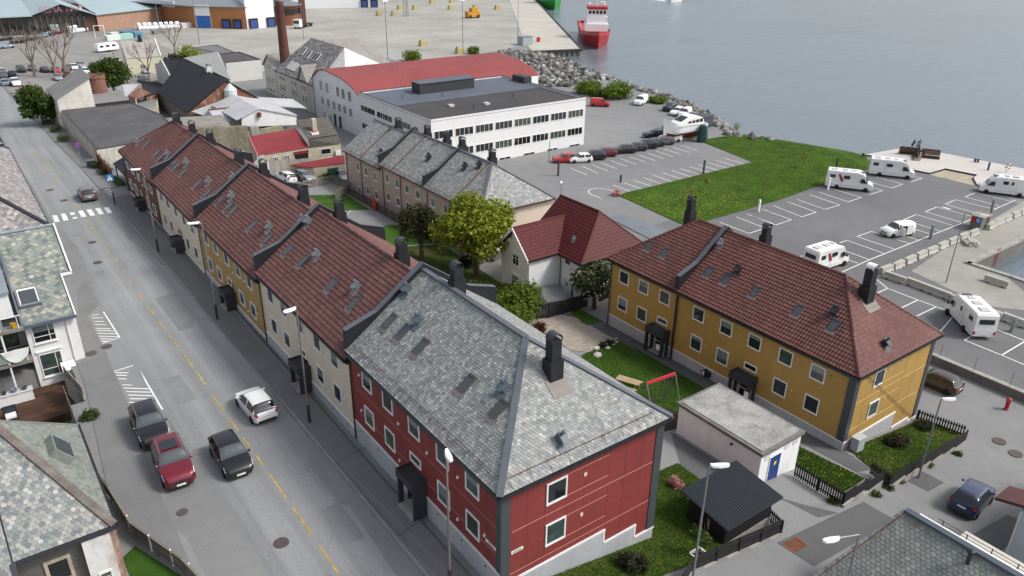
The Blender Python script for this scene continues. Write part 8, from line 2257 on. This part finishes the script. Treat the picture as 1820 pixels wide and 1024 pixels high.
sg=thing('crossing_sign','blue pedestrian crossing sign on a dark pole at the zebra crossing','road sign',(sx,sy,gz(sx,sy)))
mb=MB();mb.tube((sx,sy,gz(sx,sy)),(sx,sy,gz(sx,sy)+1.6),.09,7);mb.build('sleeve',flat('sleeve_dark',(.035,.033,.03),.7),sg);mb=MB();mb.tube((sx,sy,gz(sx,sy)+1.6),(sx,sy,gz(sx,sy)+3.9),.045,6);mb.build('pole',GALV,sg)
zb_=gz(sx,sy)+3.05
fs_=Face((sx-.42,sy-.06,0),(1,0));mb=MB();fs_.box(mb,0,.84,zb_,zb_+.84,0,.02);bd_=mb.build('sign_board',flat('sign_blue',(.02,.16,.42),.45),sg)
mb=MB();p=lambda s,z:fs_.at(s,zb_+z,.025);mb.extr([p(.1,.1),p(.74,.1),p(.42,.74)],fs_.n*.004);mb.build('white_triangle',LWHITE,bd_)
mb=MB();p=lambda s,z:fs_.at(s,zb_+z,.03)
mb.path([p(.42,.46),p(.41,.32),p(.34,.14)],.02,4);mb.path([p(.41,.32),p(.49,.14)],.02,4);mb.path([p(.34,.33),p(.42,.42),p(.50,.34)],.015,4);mb.lathe(p(.43,.53),((.02,-.03),(.04,0),(.02,.03)),6);mb.build('walking_figure',flat('sign_black',(.01,.01,.01),.6),bd_)
nx,ny=14.04,122.87
ns=thing('no_stopping_sign','round blue and red no stopping sign on a pole near the flat workshop','road sign',(nx,ny,gz(nx,ny)))
mb=MB();mb.tube((nx,ny,gz(nx,ny)),(nx,ny,gz(nx,ny)+3.4),.045,6);mb.build('pole',GALV,ns)
fs_=Face((nx,ny-.06,0),(1,0))
def disc_on(face,s,z,r,d,mat,name,parent,n=18):
 mb=MB();mb.extr([face.at(s+r*math.cos(2*PI*k/n),z+r*math.sin(2*PI*k/n),d)for k in range(n)],face.n*.008);return mb.build(name,mat,parent)
SRED=flat('sign_red',(.45,.02,.02),.45)
b0=disc_on(fs_,0,gz(nx,ny)+3.1,.4,0,SRED,'sign_board',ns);disc_on(fs_,0,gz(nx,ny)+3.1,.33,.01,flat('sign_blue2',(.06,.10,.40),.45),'blue_field',b0);mb=MB();mb.bar(fs_.at(-.25,gz(nx,ny)+3.35,.022),fs_.at(.25,gz(nx,ny)+2.85,.022),.006,.07,(1,0,1));mb.build('red_bar',SRED,b0)
bx_,by_=15.02,121.39
bn=thing('waste_bin','dark green waste bin on the verge near the round sign','bin',(bx_,by_,gz(bx_,by_)))
mb=MB();z=gz(bx_,by_);mb.extr([(bx_-.5,by_-.45,z),(bx_+.5,by_-.45,z),(bx_+.5,by_+.45,z),(bx_-.5,by_+.45,z)],(0,0,1.05));mb.build('body',flat('bin_green',(.012,.03,.028),.6),bn);mb=MB();mb.box(bx_-.56,by_-.52,z+1.05,bx_+.56,by_+.5,z+1.14);mb.build('lid',flat('bin_lid',(.10,.12,.12),.6),bn)
rp=thing('wooden_carport','open lean-to with dark sheet roof at the far end of the terrace','shed',(17,108,7))
roof_slab(rp,[(16.6,106.4,9.2),(19.8,106.4,10.6),(19.8,113,10.6),(16.6,113,9.2)],FELT,.1)
for x,y in((16.8,106.6),(16.8,112.8),(19.6,106.6),(19.6,112.8)):mb=MB();mb.box(x-.08,y-.08,6,x+.08,y+.08,9.3);mb.build('post',RUSTP,rp)
mb=MB();mb.box(19.5,106.5,6,19.7,113,10.4);mb.build('back_wall',flat('carport_dark',(.03,.026,.024),.9),rp)
rr_=thing('rusty_fence','rusty sheet fence along the verge before the carport','fence',(16.3,113,7));mb=MB();mb.box(16.1,113.0,6.4,16.25,122,8.5);mb.build('sheet',M('rust_sheet',(.17,.08,.055),.9,.3,1,8),rr_)
for y in(113,116,119,122):mb=MB();mb.box(16.0,y-.06,6.3,16.1,y+.06,9.2);mb.build('post',RUSTY,rr_)
sw=thing('swing_set','swing frame with a red crossbeam and steel legs','swing',(40.9,35.5,4.6))
A_,B_=Vector((38.79,35.22,6.90)),Vector((41.72,35.00,6.90))
mb=MB();mb.bar(A_,B_,.14,.22);mb.build('crossbeam',flat('beam_red',(.52,.035,.06),.5),sw)
d=(B_-A_).normalized();s_=Vector((-d.y,d.x,0))
for p in(A_,B_):
 for k in(-1,1):q=p+s_*1.0*k;mb=MB();mb.tube(p+Vector((0,0,.05)),(q.x,q.y,gz(q.x,q.y)),.05,7);mb.build('leg',GALV,sw)
for f in(.35,.7):
 p=A_.lerp(B_,f);zl=gz(p.x,p.y)+.5
 se=MB();se.bar((p.x-.22*d.x,p.y-.22*d.y,zl),(p.x+.22*d.x,p.y+.22*d.y,zl),.18,.04);so_=se.build('swing_seat',BLACKP,sw)
 for k in(-.2,.2):mb=MB();mb.tube(p+d*k,(p.x+d.x*k,p.y+d.y*k,zl),.012,4);mb.build('chain',GREYM,so_)
WOODP=M_piece('bench_wood',((0,(.34,.26,.16)),(1,(.46,.37,.25))),.8,nscale=2)
def picnic_table(label,x,y,rot,mat,L=1.8,z=None):
 z=gz(x,y)if z is None else z
 t=thing('picnic_table',label,'picnic table',(x,y,z),rot)
 for i in range(5):mb=MB();mb.box(-L/2,-.38+i*.155,.70,L/2,-.24+i*.155,.745);mb.build('table_plank',mat,t,local=True)
 for s in(-1,1):
  for i in range(2):mb=MB();mb.box(-L/2,s*.72-.14+i*.145,.42,L/2,s*.72-.005+i*.145,.46);mb.build('bench_plank',mat,t,local=True)
  for x_ in(-L*.36,L*.36):mb=MB();mb.bar((x_,s*.22,.70),(x_,s*.66,0.0),.09,.05,(1,0,0));mb.build('leg',mat,t,local=True)
 for x_ in(-L*.36+.06,L*.36-.06):mb=MB();mb.box(x_-.025,-.80,.36,x_+.025,.80,.42);mb.build('crossbar',mat,t,local=True)
 return t
picnic_table('pale wooden picnic table on the lawn beside the swing frame',40.0,38.3,-1.15,WOODP,2.0)
picnic_table('grey picnic table on the quay behind the concrete blocks',103.05,40.71,.75,M_piece('bench_grey',((0,(.36,.34,.31)),(1,(.46,.44,.40))),.85),2.0)
GS='stones of the flower bed'
STONE=M_piece('garden_stone',((0,(.30,.28,.25)),(1,(.55,.52,.48))),.9)
for i,(px_,py_,s)in enumerate(((41.79,44.09)+(.5,),(42.86,45.36)+(.42,),(44.00,45.08)+(.3,),(45.17,45.58)+(.25,),(45.87,45.86)+(.2,),(44.48,45.82)+(.22,),(42.26,45.45)+(.25,),(44.00,46.00)+(.2,),(45.61,46.36)+(.2,),(46.40,46.49)+(.18,))):
 mb=MB();v=bv*np.array([s,s*.8,s*.6])*(1+np.random.default_rng(i+5).uniform(-.15,.15,(len(bv),1)))+np.array([px_,py_,gz(px_,py_)+s*.25]);mb.add(v.tolist(),bf);o=mb.build('garden_stone',STONE)
 tag(o,('large pale stone alone on the lawn','large pale boulder of the flower bed')[i]if i<2 else 'pale stone along the edge of the flower bed','stone',GS)
for i,(x,y)in enumerate(((43.85,45.52),(44.94,45.79))):bush('bed_plant',('low dark plant in the flower bed beside the large boulder','low dark plant in the flower bed nearest the walkway')[i],x,y,.5,.5,160,.14,LEAF_DARK,140+i,'plants of the flower bed','plant')
hs=thing('hose_reel','black hose reel on the grey plinth of the yellow building','hose reel',(48.0,37.4,3.9));mb=MB();mb.tube((47.95,37.0,3.75),(48.2,37.0,3.75),.34,14);mb.build('drum',BLACKP,hs);mb=MB();mb.box(47.9,36.5,3.5,48.2,37.0,4.0);mb.build('case',BLACKP,hs);mb=MB();mb.tube((47.9,37.0,3.75),(47.94,37.0,3.75),.22,12);mb.build('disc',WTRIM,hs)
for i,y in enumerate((41.75,31.9)):mb=MB();mb.box(46.95,y-.2,gz(47,y)+.9,47.02,y+.2,gz(47,y)+1.4);tag(mb.build('letter_board',WTRIM),('white box on the post of the left porch of the yellow building','white box on the post of the right porch of the yellow building')[i],'letter box','white boxes on the porches')
uc=thing('utility_cabinet','grey utility cabinet at the near corner of the yellow building','cabinet',(49.4,23.4,3.3));mb=MB();mb.box(49.0,23.1,3.2,49.9,23.7,4.5);mb.build('body',M('cab_grey',(.36,.40,.40),.6,.05),uc);mb=MB();mb.box(48.95,23.05,4.5,49.95,23.75,4.57);mb.build('top',M('cab_grey2',(.42,.46,.46),.6,.05),uc)
hx,hy=66.94,20.14
hy_=thing('hydrant','red fire hydrant beside the lane near the right edge','hydrant',(hx,hy,gz(hx,hy)));z=gz(hx,hy)
HR=flat('hydrant_red',(.36,.008,.02),.4);mb=MB();mb.lathe((hx,hy,z),((.22,0),(.22,.08),(.16,.12),(.16,.75),(.21,.8),(.21,1.0),(.15,1.1),(.05,1.15)),12);mb.build('body',HR,hy_)
for s in(-1,1):mb=MB();mb.tube((hx,hy,z+.88),(hx+s*.33,hy,z+.88),.09,8);mb.build('outlet',HR,hy_)
gr_=thing('rust_grate','square rusty steel plate in the lane near the bottom edge','grate',(34.97,18.76,5.57));gx,gy=34.97,18.76;zz=lambda x,y:gz(x,y)+.03
mb=MB();mb.add([(x,y,zz(x,y))for x,y in((34.09,19.09),(35.69,19.10),(35.56,18.22),(34.06,18.25))],[(0,1,2,3)]);mb.build('plate',M('rust_plate',(.20,.08,.045),.9,.25,2,14),gr_)
nb=8
cd0=[(34.09,19.09),(35.69,19.10),(35.56,18.22),(34.06,18.25)]
for i in range(1,nb):
 a=Vector(cd0[0]).lerp(Vector(cd0[1]),i/nb);b=Vector(cd0[3]).lerp(Vector(cd0[2]),i/nb);mb=MB();mb.bar((a.x,a.y,zz(*a)+.012),(b.x,b.y,zz(*b)+.012),.025,.03);mb.build('bar',M('rust_bar',(.13,.05,.03),.9,.2,2,14),gr_)
WB='pale wheelie bins by the villa'
for i in range(3):
 x,y=48.9+i*.75,54.3-i*.1;t_=thing('wheelie_bin',('pale wheelie bin nearest the bin shed','pale wheelie bin in the middle of three','pale wheelie bin beside the blossoming tree')[i],'bin',(x,y,gz(x,y)),0,WB);z=gz(x,y)
 mb=MB();mb.extr([(x-.25,y-.3,z+.1),(x+.25,y-.3,z+.1),(x+.25,y+.25,z+.1),(x-.25,y+.25,z+.1)],(0,0,.85));mb.build('body',M('bin_pale',(.55,.57,.56),.6,.05),t_);mb=MB();mb.box(x-.3,y-.38,z+.95,x+.3,y+.3,z+1.03);mb.build('lid',M('bin_pale',(.55,.57,.56),.6),t_)
cx,cy=36.0,84
cl_=thing('rotary_drier','white rotary clothes drier in the back garden of the terrace','clothes drier',(cx,cy,gz(cx,cy)));z=gz(cx,cy);mb=MB();mb.tube((cx,cy,z),(cx,cy,z+2.6),.05,6);mb.build('post',WTRIM,cl_)
for k in range(4):a=k*PI/2+.4;mb=MB();mb.tube((cx,cy,z+1.6),(cx+1.5*math.cos(a),cy+1.5*math.sin(a),z+2.5),.025,5);mb.build('arm',WTRIM,cl_)
rd=thing('red_jacket','red garment hanging on the grey fence by the beige house','jacket',(44.7,93,3));mb=MB();mb.add([(44.7,92.5,4.6),(44.65,93.1,4.7),(44.6,93.6,4.4),(44.55,93.5,3.2),(44.5,92.9,2.9),(44.6,92.4,3.4),(44.4,93.0,3.8)],[(0,1,6),(1,2,6),(2,3,6),(3,4,6),(4,5,6),(5,0,6)]);mb.build('cloth',flat('cloth_red',(.42,.02,.03),.8),rd)
BAR=M('barrier_concrete',(.40,.39,.35),.9,.1,1.2,10,dirt=(.25,.24,.2),dirt_amt=.4)
def barrier(label,x,y,rot,L=2.3,group='concrete blocks along the quay car park'):
 t=thing('concrete_barrier',label,'barrier',(x,y,gz(x,y)),rot+random.uniform(-.05,.05),group)
 mb=MB();prof=[(-.38,0),(-.38,.22),(-.26,.34),(-.24,.82),(.24,.82),(.26,.34),(.38,.22),(.38,0)]
 n=5
 P=[(-L/2,py_,pz_)for py_,pz_ in prof];mb.extr(P[::-1],(L,0,0));mb.build('block',BAR,t,local=True)
 for k in(-.3,.3):
  m2=MB();m2 .box(L*k-.16,-.40,-.0,L*k+.16,.40,.12);m2 .build('fork_slot',flat('slot_dark',(.02,.02,.02),.9),t,local=True)
 return t
bl_=[(85.58,42.08),(88.03,42.01),(90.71,42.04),(93.42,42.10),(95.97,42.12),(98.78,42.23),(101.49,42.24),(104.22,42.30),(106.60,42.15),(111.44,42.16),(113.97,42.29),(116.33,42.31),(119.13,42.35),(121.61,42.38)]
b2_=[(84.18,40.14),(84.50,37.69),(84.38,35.10),(84.13,32.38),(84.01,29.56),(84.25,27.08),(92.86,32.88)]
va=Vector(bl_[-1])-Vector(bl_[0]);aa=math.atan2(va.y,va.x);vb=Vector(b2_[4])-Vector(b2_[0]);ab_=math.atan2(vb.y,vb.x)
words=['first','second','third','fourth','fifth','sixth','seventh','eighth','ninth','tenth','eleventh','twelfth','thirteenth','fourteenth']
for i,(x,y)in enumerate(bl_):barrier('concrete block in the row beside the picnic table, %s counted from the yellow roof'%words[i],x,y,aa,2.2)
for i,(x,y)in enumerate(b2_):barrier(('long concrete block in the row behind the yellow roof, %s from the corner'%words[i])if i<6 else 'long concrete block alone on the quay near the dock corner',x,y,ab_,2.6)
tb=thing('deck_bench','cross-shaped pale and dark wooden bench group on the quay deck','bench',(138.66,67.25,2.00));cx,cy=137.93,66.85;z=2.22
DW=M_piece('bench_dark',((0,(.055,.03,.022)),(1,(.085,.05,.036))),.8);PW=M_piece('bench_pale',((0,(.42,.36,.27)),(1,(.52,.46,.36))),.8)
for ang in(.55,.55+PI/2,.55+PI,.55+3*PI/2):
 R_=Matrix.Translation((cx,cy,z))@Matrix.Rotation(ang,4,'Z')
 def bx3(x0,y0,z0,x1,y1,z1,nm,mt):
  m_=MB();m_.box(x0,y0,z0,x1,y1,z1);m_.v=[tuple(R_@Vector(p))for p in m_.v];m_.build(nm,mt,tb)
 for k in range(4):bx3(.25,-.95+k*.19,.38,3.2,-.80+k*.19,.46,'seat_plank',DW)
 for k in range(5):bx3(.25,-.13+.02*k,.50+k*.2,3.2,-.08+.02*k,.68+k*.2,'back_plank',DW)
 bx3(3.2,-.98,0,3.32,.12,.46,'seat_end',PW);bx3(3.2,-.2,.46,3.32,.12,1.5,'back_end',PW);bx3(.2,-.98,0,3.2,-.9,.37,'seat_front',DW)
PS='people at the quay bench'
def person(label,x,y,z,rot,cloth,legs,sit=True):
 t=thing('person',label,'person',(x,y,z),rot,PS)
 me=bpy.data.meshes.new('body')
 J=[(0,0,.48),(0,.02,.72),(0,.02,.98),(0,.03,1.06),(0,.05,1.20),(.1,0,.47),(.12,-.42,.46),(.12,-.45,.04),(-.1,0,.47),(-.12,-.42,.46),(-.12,-.45,.04),(.19,.02,.96),(.24,-.05,.70),(.15,-.28,.60),(-.19,.02,.96),(-.24,-.05,.70),(-.15,-.28,.60),(.12,-.55,.03),(-.12,-.55,.03)]
 E=[(0,1),(1,2),(2,3),(3,4),(0,5),(5,6),(6,7),(0,8),(8,9),(9,10),(2,11),(11,12),(12,13),(2,14),(14,15),(15,16),(7,17),(10,18)]
 Rd=[.14,.14,.13,.055,.095,.09,.07,.045,.09,.07,.045,.06,.045,.035,.06,.045,.035,.04,.04]
 if not sit:
  J=[(0,0,.92),(0,.02,1.16),(0,.02,1.42),(0,.03,1.50),(0,.02,1.64),(.1,0,.90),(.11,-.02,.48),(.11,.02,.06),(-.1,0,.90),(-.11,-.02,.48),(-.11,.02,.06),(.19,.02,1.40),(.24,0,1.12),(.22,-.06,.86),(-.19,.02,1.40),(-.24,0,1.12),(-.22,-.06,.86),(.11,-.14,.04),(-.11,-.14,.04)]
 me.from_pydata(J,E,[])
 o=bpy.data.objects.new('body',me);coll.objects.link(o)
 sk_=o.modifiers.new('skin','SKIN')
 bpy.context.view_layer.update()
 if not me.skin_vertices:
  bm_=bmesh.new();bm_.from_mesh(me);bm_.verts.layers.skin.verify();bm_.to_mesh(me);bm_.free()
 for i,d_ in enumerate(me.skin_vertices[0].data if me.skin_vertices else[]):d_.radius=(Rd[i],Rd[i]);d_.use_root=(i==0)
 ss=o.modifiers.new('sub','SUBSURF');ss.levels=1;ss.render_levels=1
 me2=bpy.data.meshes.new_from_object(o.evaluated_get(bpy.context.evaluated_depsgraph_get()));bpy.data.objects.remove(o)
 me2 .materials.clear();me2 .materials.append(cloth);me2 .materials.append(legs);me2 .materials.append(flat('skin',(.45,.27,.19),.6))
 hz=J[3][2]
 for p in me2 .polygons:
  p.use_smooth=True;p.material_index=2 if p.center.z>hz else(1 if p.center.z<J[0][2]+.02 else 0)
 inst(me2,'body',t)
 hm=MB();hm.lathe((0,J[4][1]+.02,J[4][2]-.02),((.10,-.06),(.115,.02),(.10,.09),(.04,.125)),10);hm.build('hair',flat('hair_dark',(.03,.02,.015),.8),t,local=True)
 return t
px_,py_=143.92,71.11
person('person in dark clothes sitting behind the bench group on the quay',px_,py_,2.2,2.6,flat('cloth_dark',(.03,.035,.05),.8),flat('cloth_jeans',(.04,.05,.09),.8))
px_,py_=143.28,70.11
person('person in pale top sitting at the bench group on the quay',px_,py_,2.2,2.2,flat('cloth_pale',(.35,.36,.38),.8),flat('cloth_jeans',(.04,.05,.09),.8))
px_,py_=143.16,69.72
person('person in blue standing behind the bench group on the quay',px_,py_,2.2,2.4,flat('cloth_blue',(.10,.14,.22),.8),flat('cloth_dark',(.03,.035,.05),.8),False)
BO='bollards on the deck edge'
for i,(x,y)in enumerate(((129.52,72.41),(143.74,71.23),(142.75,59.39),(142.80,58.94))):
 mb=MB();mb.lathe((x,y,2.2),((.22,0),(.16,.1),(.16,.4),(.26,.45),(.26,.55),(.1,.6)),10);tag(mb.build('bollard',DARK),('black bollard at the left end of the deck edge','black bollard at the tip of the deck','left one of two black bollards on the right deck edge','right one of two black bollards on the right deck edge')[i],'bollard',BO)
PO='posts of the car parks'
for i,(x,y,h,m)in enumerate(((139.32,55.60)+(1.5,'d'),(98.22,81.43)+(2.2,'d'),(83.72,85.62)+(1.1,'d'),(77.59,93.67)+(2.6,'d'),(90.62,64.43)+(1.7,'w'),(107.73,64.74)+(2.0,'w'),(119.28,70.90)+(1.8,'d'),(100.61,44.75)+(1.9,'g'),(118.22,45.24)+(1.9,'g'),(82.13,26.47)+(1.6,'g'),(81.43,100.86)+(3.5,'g'))):
 tt=thing('post',('dark post on the deck near the lifebuoy','dark post in the middle car park at the lawn edge','short dark bollard in the middle car park','dark post on the kerb island of the middle car park','white marker post at the lawn edge beside the empty bays','white marker post at the motorhome with the red swoosh','dark post behind the motorhome with the red swoosh','grey power post beside the open white van','grey power post near the info hut','grey power post near the motorhome seen from behind','thin pole by the small red car')[i],'post',(x,y,gz(x,y)),0,PO)
 r_=.12 if m!='g' else .15;mt={'d':flat('post_dark',(.04,.045,.055),.6),'w':LWHITE,'g':GALV}[m]
 if i==10:r_=.05
 mb=MB();mb.box(x-r_,y-r_,gz(x,y),x+r_,y+r_,gz(x,y)+h);mb.build('shaft',mt,tt);mb=MB();mb.box(x-r_*1.15,y-r_*1.15,gz(x,y)+h,x+r_*1.15,y+r_*1.15,gz(x,y)+h+.06);mb.build('cap',mt,tt)
lx,ly=140.52,53.26
lb=thing('lifebuoy_stand','red and white lifebuoy on a post at the deck edge','lifebuoy',(lx,ly,2.2));mb=MB();mb.tube((lx,ly,2.2),(lx,ly,3.6),.05,6);mb.build('post',RUSTP,lb)
for k in range(16):
 a=2*PI*k/16;b=2*PI*(k+1)/16;e=Vector((.8,-.6,0));q=lambda t_:Vector((lx,ly-.1,3.3))+e*(.42*math.cos(t_))+Vector((0,0,.42*math.sin(t_)))
 mb=MB();mb.tube(q(a),q(b),.09,6);mb.build('ring_segment',LWHITE if(k//2)%2 else SRED,lb)
ix,iy=109.95,43.17
ih=thing('info_hut','small hut with stone posts and red and blue signs by the concrete blocks','hut',(ix,iy,2.0))
mb=MB();mb.box(ix-1.0,iy-.7,2,ix+.9,iy+.7,3.9);mb.build('body',CONC_D,ih)
mb=MB();mb.box(ix-1.3,iy-.95,3.9,ix+1.2,iy+.95,4.05);mb.build('roof',CONC,ih)
for x_ in(.75,1.05):mb=MB();mb.box(ix+x_,iy-.9,2,ix+x_+.16,iy+.8,4.1);mb.build('side_panel',M('hut_wood',(.36,.28,.2),.8),ih)
fi_=Face((ix-1.02,iy+.7,0),(0,-1));mb=MB();fi_.box(mb,.05,.6,3.0,3.85,0,.05);mb.build('red_sign',SRED,ih);mb=MB();fi_.box(mb,.65,1.35,3.0,3.85,0,.05);bb_=mb.build('blue_sign',flat('sign_blue',(.02,.16,.42),.45),ih);disc_on(fi_,1.0,3.42,.22,.055,LWHITE,'sign_symbol',bb_);disc_on(fi_,1.03,3.42,.14,.066,flat('sign_blue',(.02,.16,.42),.45),'sign_symbol_inner',bb_)
ld=thing('dock_ladder','red ladder on the dock wall at the right edge','ladder',(105,37.5,1));
for s in(-.25,.25):mb=MB();mb.tube((103.5+s,37.45,-.5),(103.5+s,37.45,2.6),.04,5);mb.build('side_rail',SRED,ld)
for k in range(8):mb=MB();mb.tube((103.25,37.45,-.2+k*.35),(103.75,37.45,-.2+k*.35),.03,5);mb.build('rung',SRED,ld)
pk_=thing('pier_fender','dark timber fender beam along the pier edge','fender',(171,197,1));
for a,b in(((170.9,197.0),(330,446)),((170.9,196.9),(155,201.3))):mb=MB();mb.bar((a[0],a[1],1.9),(b[0],b[1],1.9),.8,.7);mb.build('beam',flat('fender_dark',(.03,.03,.03),.8),pk_)
for i in range(9):p=Vector((170.2,197.4,0)).lerp(Vector((156,201.2,0)),i/8);mb=MB();mb.tube((p.x,p.y,-1),(p.x,p.y,1.6),.5,8);mb.build('pile',CONC_D,pk_)
ph=thing('pier_hut','grey container hut at the foot of the pier','hut',(162.98,216.82,2.00));x,y=161.41,214.71;mb=MB();mb.box(x-2,y-1.5,2,x+2,y+1.5,4.6);mb.build('body',M('hut_grey',(.30,.33,.35),.6),ph);mb=MB();mb.box(x-2.1,y-1.6,4.6,x+2.1,y+1.6,4.75);mb.build('roof',GREYM,ph)
x,y=169.37,217.69;mb=MB();mb.box(x-.5,y-.4,2,x+.5,y+.4,3.6);tag(mb.build('pier_post',SRED),'small red post box at the pier end corner','post')
YB='yellow blocks on the apron'
for i,(px_,py_)in enumerate(((160.10,316.72),(165.70,313.57),(180.06,335.02),(186.10,331.69),(200.31,323.86),(210.31,318.35),(131.32,229.79),(133.15,210.53),(219.25,313.42),(208.00,353.55),(218.10,351.44))):
 mb=MB();mb.box(px_-1.2,py_-.8,2,px_+1.2,py_+.8,3.5);mb.box(px_-1.0,py_-.6,3.5,px_-.6,py_+.6,4.0);tag(mb.build('yellow_block',M('block_yellow',(.42,.35,.16),.8,.15,.8,6)),('leftmost yellow block at the lamp mast foot','yellow block right of the leftmost one','yellow block left of the lattice mast','yellow block right of the lattice mast','yellow block in the middle of the upper apron','yellow block beside the orange machine','yellow block standing alone on the open apron','yellow block at the round drain','yellow block nearest the pier','yellow block at the top edge, left','yellow block at the top edge, right')[i],'block',YB)
ox,oy=190.10,289.95;om=thing('orange_machine','orange machine parked on the apron','machine',(ox,oy,2));mb=MB();mb.box(ox-3,oy-1.4,2.5,ox+3,oy+1.4,4.6);mb.box(ox-1,oy-1.2,4.6,ox+2,oy+1.2,6.0);mb.build('body',flat('machine_orange',(.5,.24,.02),.6),om)
for k in(-2,2):mb=MB();mb.tube((ox+k,oy-1.5,2.7),(ox+k,oy+1.5,2.7),.7,10);mb.build('wheel',TYRE,om)
mx,my=167.97,307.33;lm=thing('lattice_mast','steel lattice mast at the top of the apron','mast',(mx,my,2))
for a in(-.7,.7):
 for b in(-.7,.7):mb=MB();mb.tube((mx+a,my+b,2),(mx+a*.7,my+b*.7,24),.12,4);mb.build('leg',GALV,lm)
for k in range(16):
 z0_=2.5+k*1.35;mb=MB();mb.tube((mx-.7,my-.7,z0_),(mx+.7,my-.7,z0_+1.3),.07,4);mb.build('brace',GALV,lm);mb=MB();mb.tube((mx-.7,my-.7,z0_),(mx+.7,my-.7,z0_),.07,4);mb.build('brace',GALV,lm)
BALE=flat('bale_white',(.74,.75,.76),.45)
bm0=MB();bm0 .lathe((0,0,0),((.2,-.65),(.62,-.62),(.68,-.5),(.68,.5),(.62,.62),(.2,.65)),12);bme=bm0 .mesh('bale',BALE)
BG2='white wrapped bales'
for k,(p0,p1,n,nr,lab)in enumerate((((41.89,314.86),(56.46,326.90),24,2,'white wrapped bale in the row left of the dark red doors'),((64.33,315.66),(77.45,313.66),22,3,'white wrapped bale in the heap right of the dark red doors'))):
 for i in range(n):
  for j in range(nr):
   p=Vector(p0).lerp(Vector(p1),i/n);y=p.y+j*1.4
   o=inst(bme,'bale');o.matrix_world=Matrix.Translation((p.x+random.uniform(-.2,.2),y,gz(p.x,y)+.68+(1.1 if(j==1 and i%3==0)else 0)))@Matrix.Rotation(PI/2,4,'Y')@Matrix.Rotation(random.uniform(-.3,.3),4,'X');tag(o,lab,'bale',BG2)
PI_='stacked goods in the far yard'
for i,(px_,py_,w,h,c)in enumerate(((50.54,292.75)+(4.5,1.6,(.62,.70,.66)),(54.64,294.37)+(5,1.7,(.30,.52,.44)),(57.87,306.45)+(4,1.2,(.10,.18,.32)),(59.35,297.50)+(3,1.8,(.12,.25,.36)),(64.28,303.18)+(6,1.0,(.30,.30,.28)),(67.58,302.97)+(5,1.3,(.22,.22,.2)),(54.02,307.83)+(3,.7,(.7,.7,.7)),(80.08,315.99)+(4,1.8,(.7,.7,.7)),(55.68,341.00)+(6,2.2,(.68,.68,.68)),(61.59,349.24)+(6,3.4,(.72,.72,.72)),(39.33,319.76)+(7,3.0,(.28,.36,.38)),(50.70,346.71)+(5,3.4,(.42,.02,.03)),(47.50,345.79)+(4,2.2,(.015,.05,.02)))):
 tt=thing('goods_stack',('stack of pale wrapped boards in the far yard','stack of mint green wrapped boards in the far yard','dark blue goods behind the mint green stack','blue grey crate right of the mint green stack','long low pile of grey planks in the far yard','pile of grey pallets before the white bales','thin white stack behind the pale boards','white stack beside the orange brick warehouse','white heap before the brick wall of the supermarket','white tarpaulin stack beside the red doors','pale blue grey container in the far car park','bright red container at the supermarket wall','dark green bins at the supermarket front')[i],'stack',(px_,py_,gz(px_,py_)),.3,PI_)
 n=3
 for k in range(n):mb=MB();mb.box(-w/2+.1*(k%2),-1.2,k*h/n,w/2-.15*((k+1)%2),1.2,(k+1)*h/n-.05);mb.build('layer',M('goods_%d'%i,c,.7,.1,1,6),tt,local=True)
gp=thing('goal_frame','white football goal frame in the far yard','goal',(48.04,298.42,2.30));x,y=48.04,298.42;z=gz(x,y)
for a in(-1.5,1.5):mb=MB();mb.tube((x+a,y,z),(x+a,y,z+4),.09,5);mb.build('post',LWHITE,gp)
mb=MB();mb.tube((x-1.5,y,z+4),(x+1.5,y,z+4),.09,5);mb.build('crossbar',LWHITE,gp)
lw_=thing('lane_wall','low concrete wall with thin fence posts between the lane and the quay car park','wall',(69.4,30,2))
mb=MB();mb.bar((69.4,33.5,2.35),(69.9,-10,2.35),.35,.9);mb.build('wall',CONC_D,lw_);mb=MB();mb.bar((69.42,33.5,2.83),(69.92,-10,2.83),.55,.1);mb.build('coping',CONC,lw_)
for i in range(8):y=30.5-i*3.1;mb=MB();mb.tube((69.5,y,2.8),(69.5,y,4.2),.03,5);mb.build('fence_post',GALV,lw_)
fw3=thing('yard_wall','rough wall with flat grey roof strip beside the lane behind the villa','wall',(60,60,2));a,b=Vector((71.86,73.73,2.00)),Vector((72.67,64.94,2.00));
mb=MB();mb.bar((61.2,77,2.9),(61.2,44,2.9),.4,1.8);mb.build('wall',CONC_D,fw3);roof_slab(fw3,[(66.90,70.33,4.20),(69.33,70.79,4.20),(69.89,62.36,4.20),(66.02,61.75,4.20)],M('flat_blue_grey',(.16,.18,.20),.7),.15,'roof_strip')
rb=bush('rusty_shrub','red orange shrub at the corner of the big lawn',78.74,80.91,.9,1.0,220,.2,LEAF_PINK,150)
wt=thing('white_tarp','white tarpaulin over something behind the terrace chimneys','tarpaulin',(34.5,122,4));p=Vector((36.62,122.60,5.00));mb=MB();mb.lathe((p.x,p.y,3.2),((1.7,0),(1.6,1.0),(1.0,2.0),(.2,2.5)),9);mb.build('cover',BALE,wt)
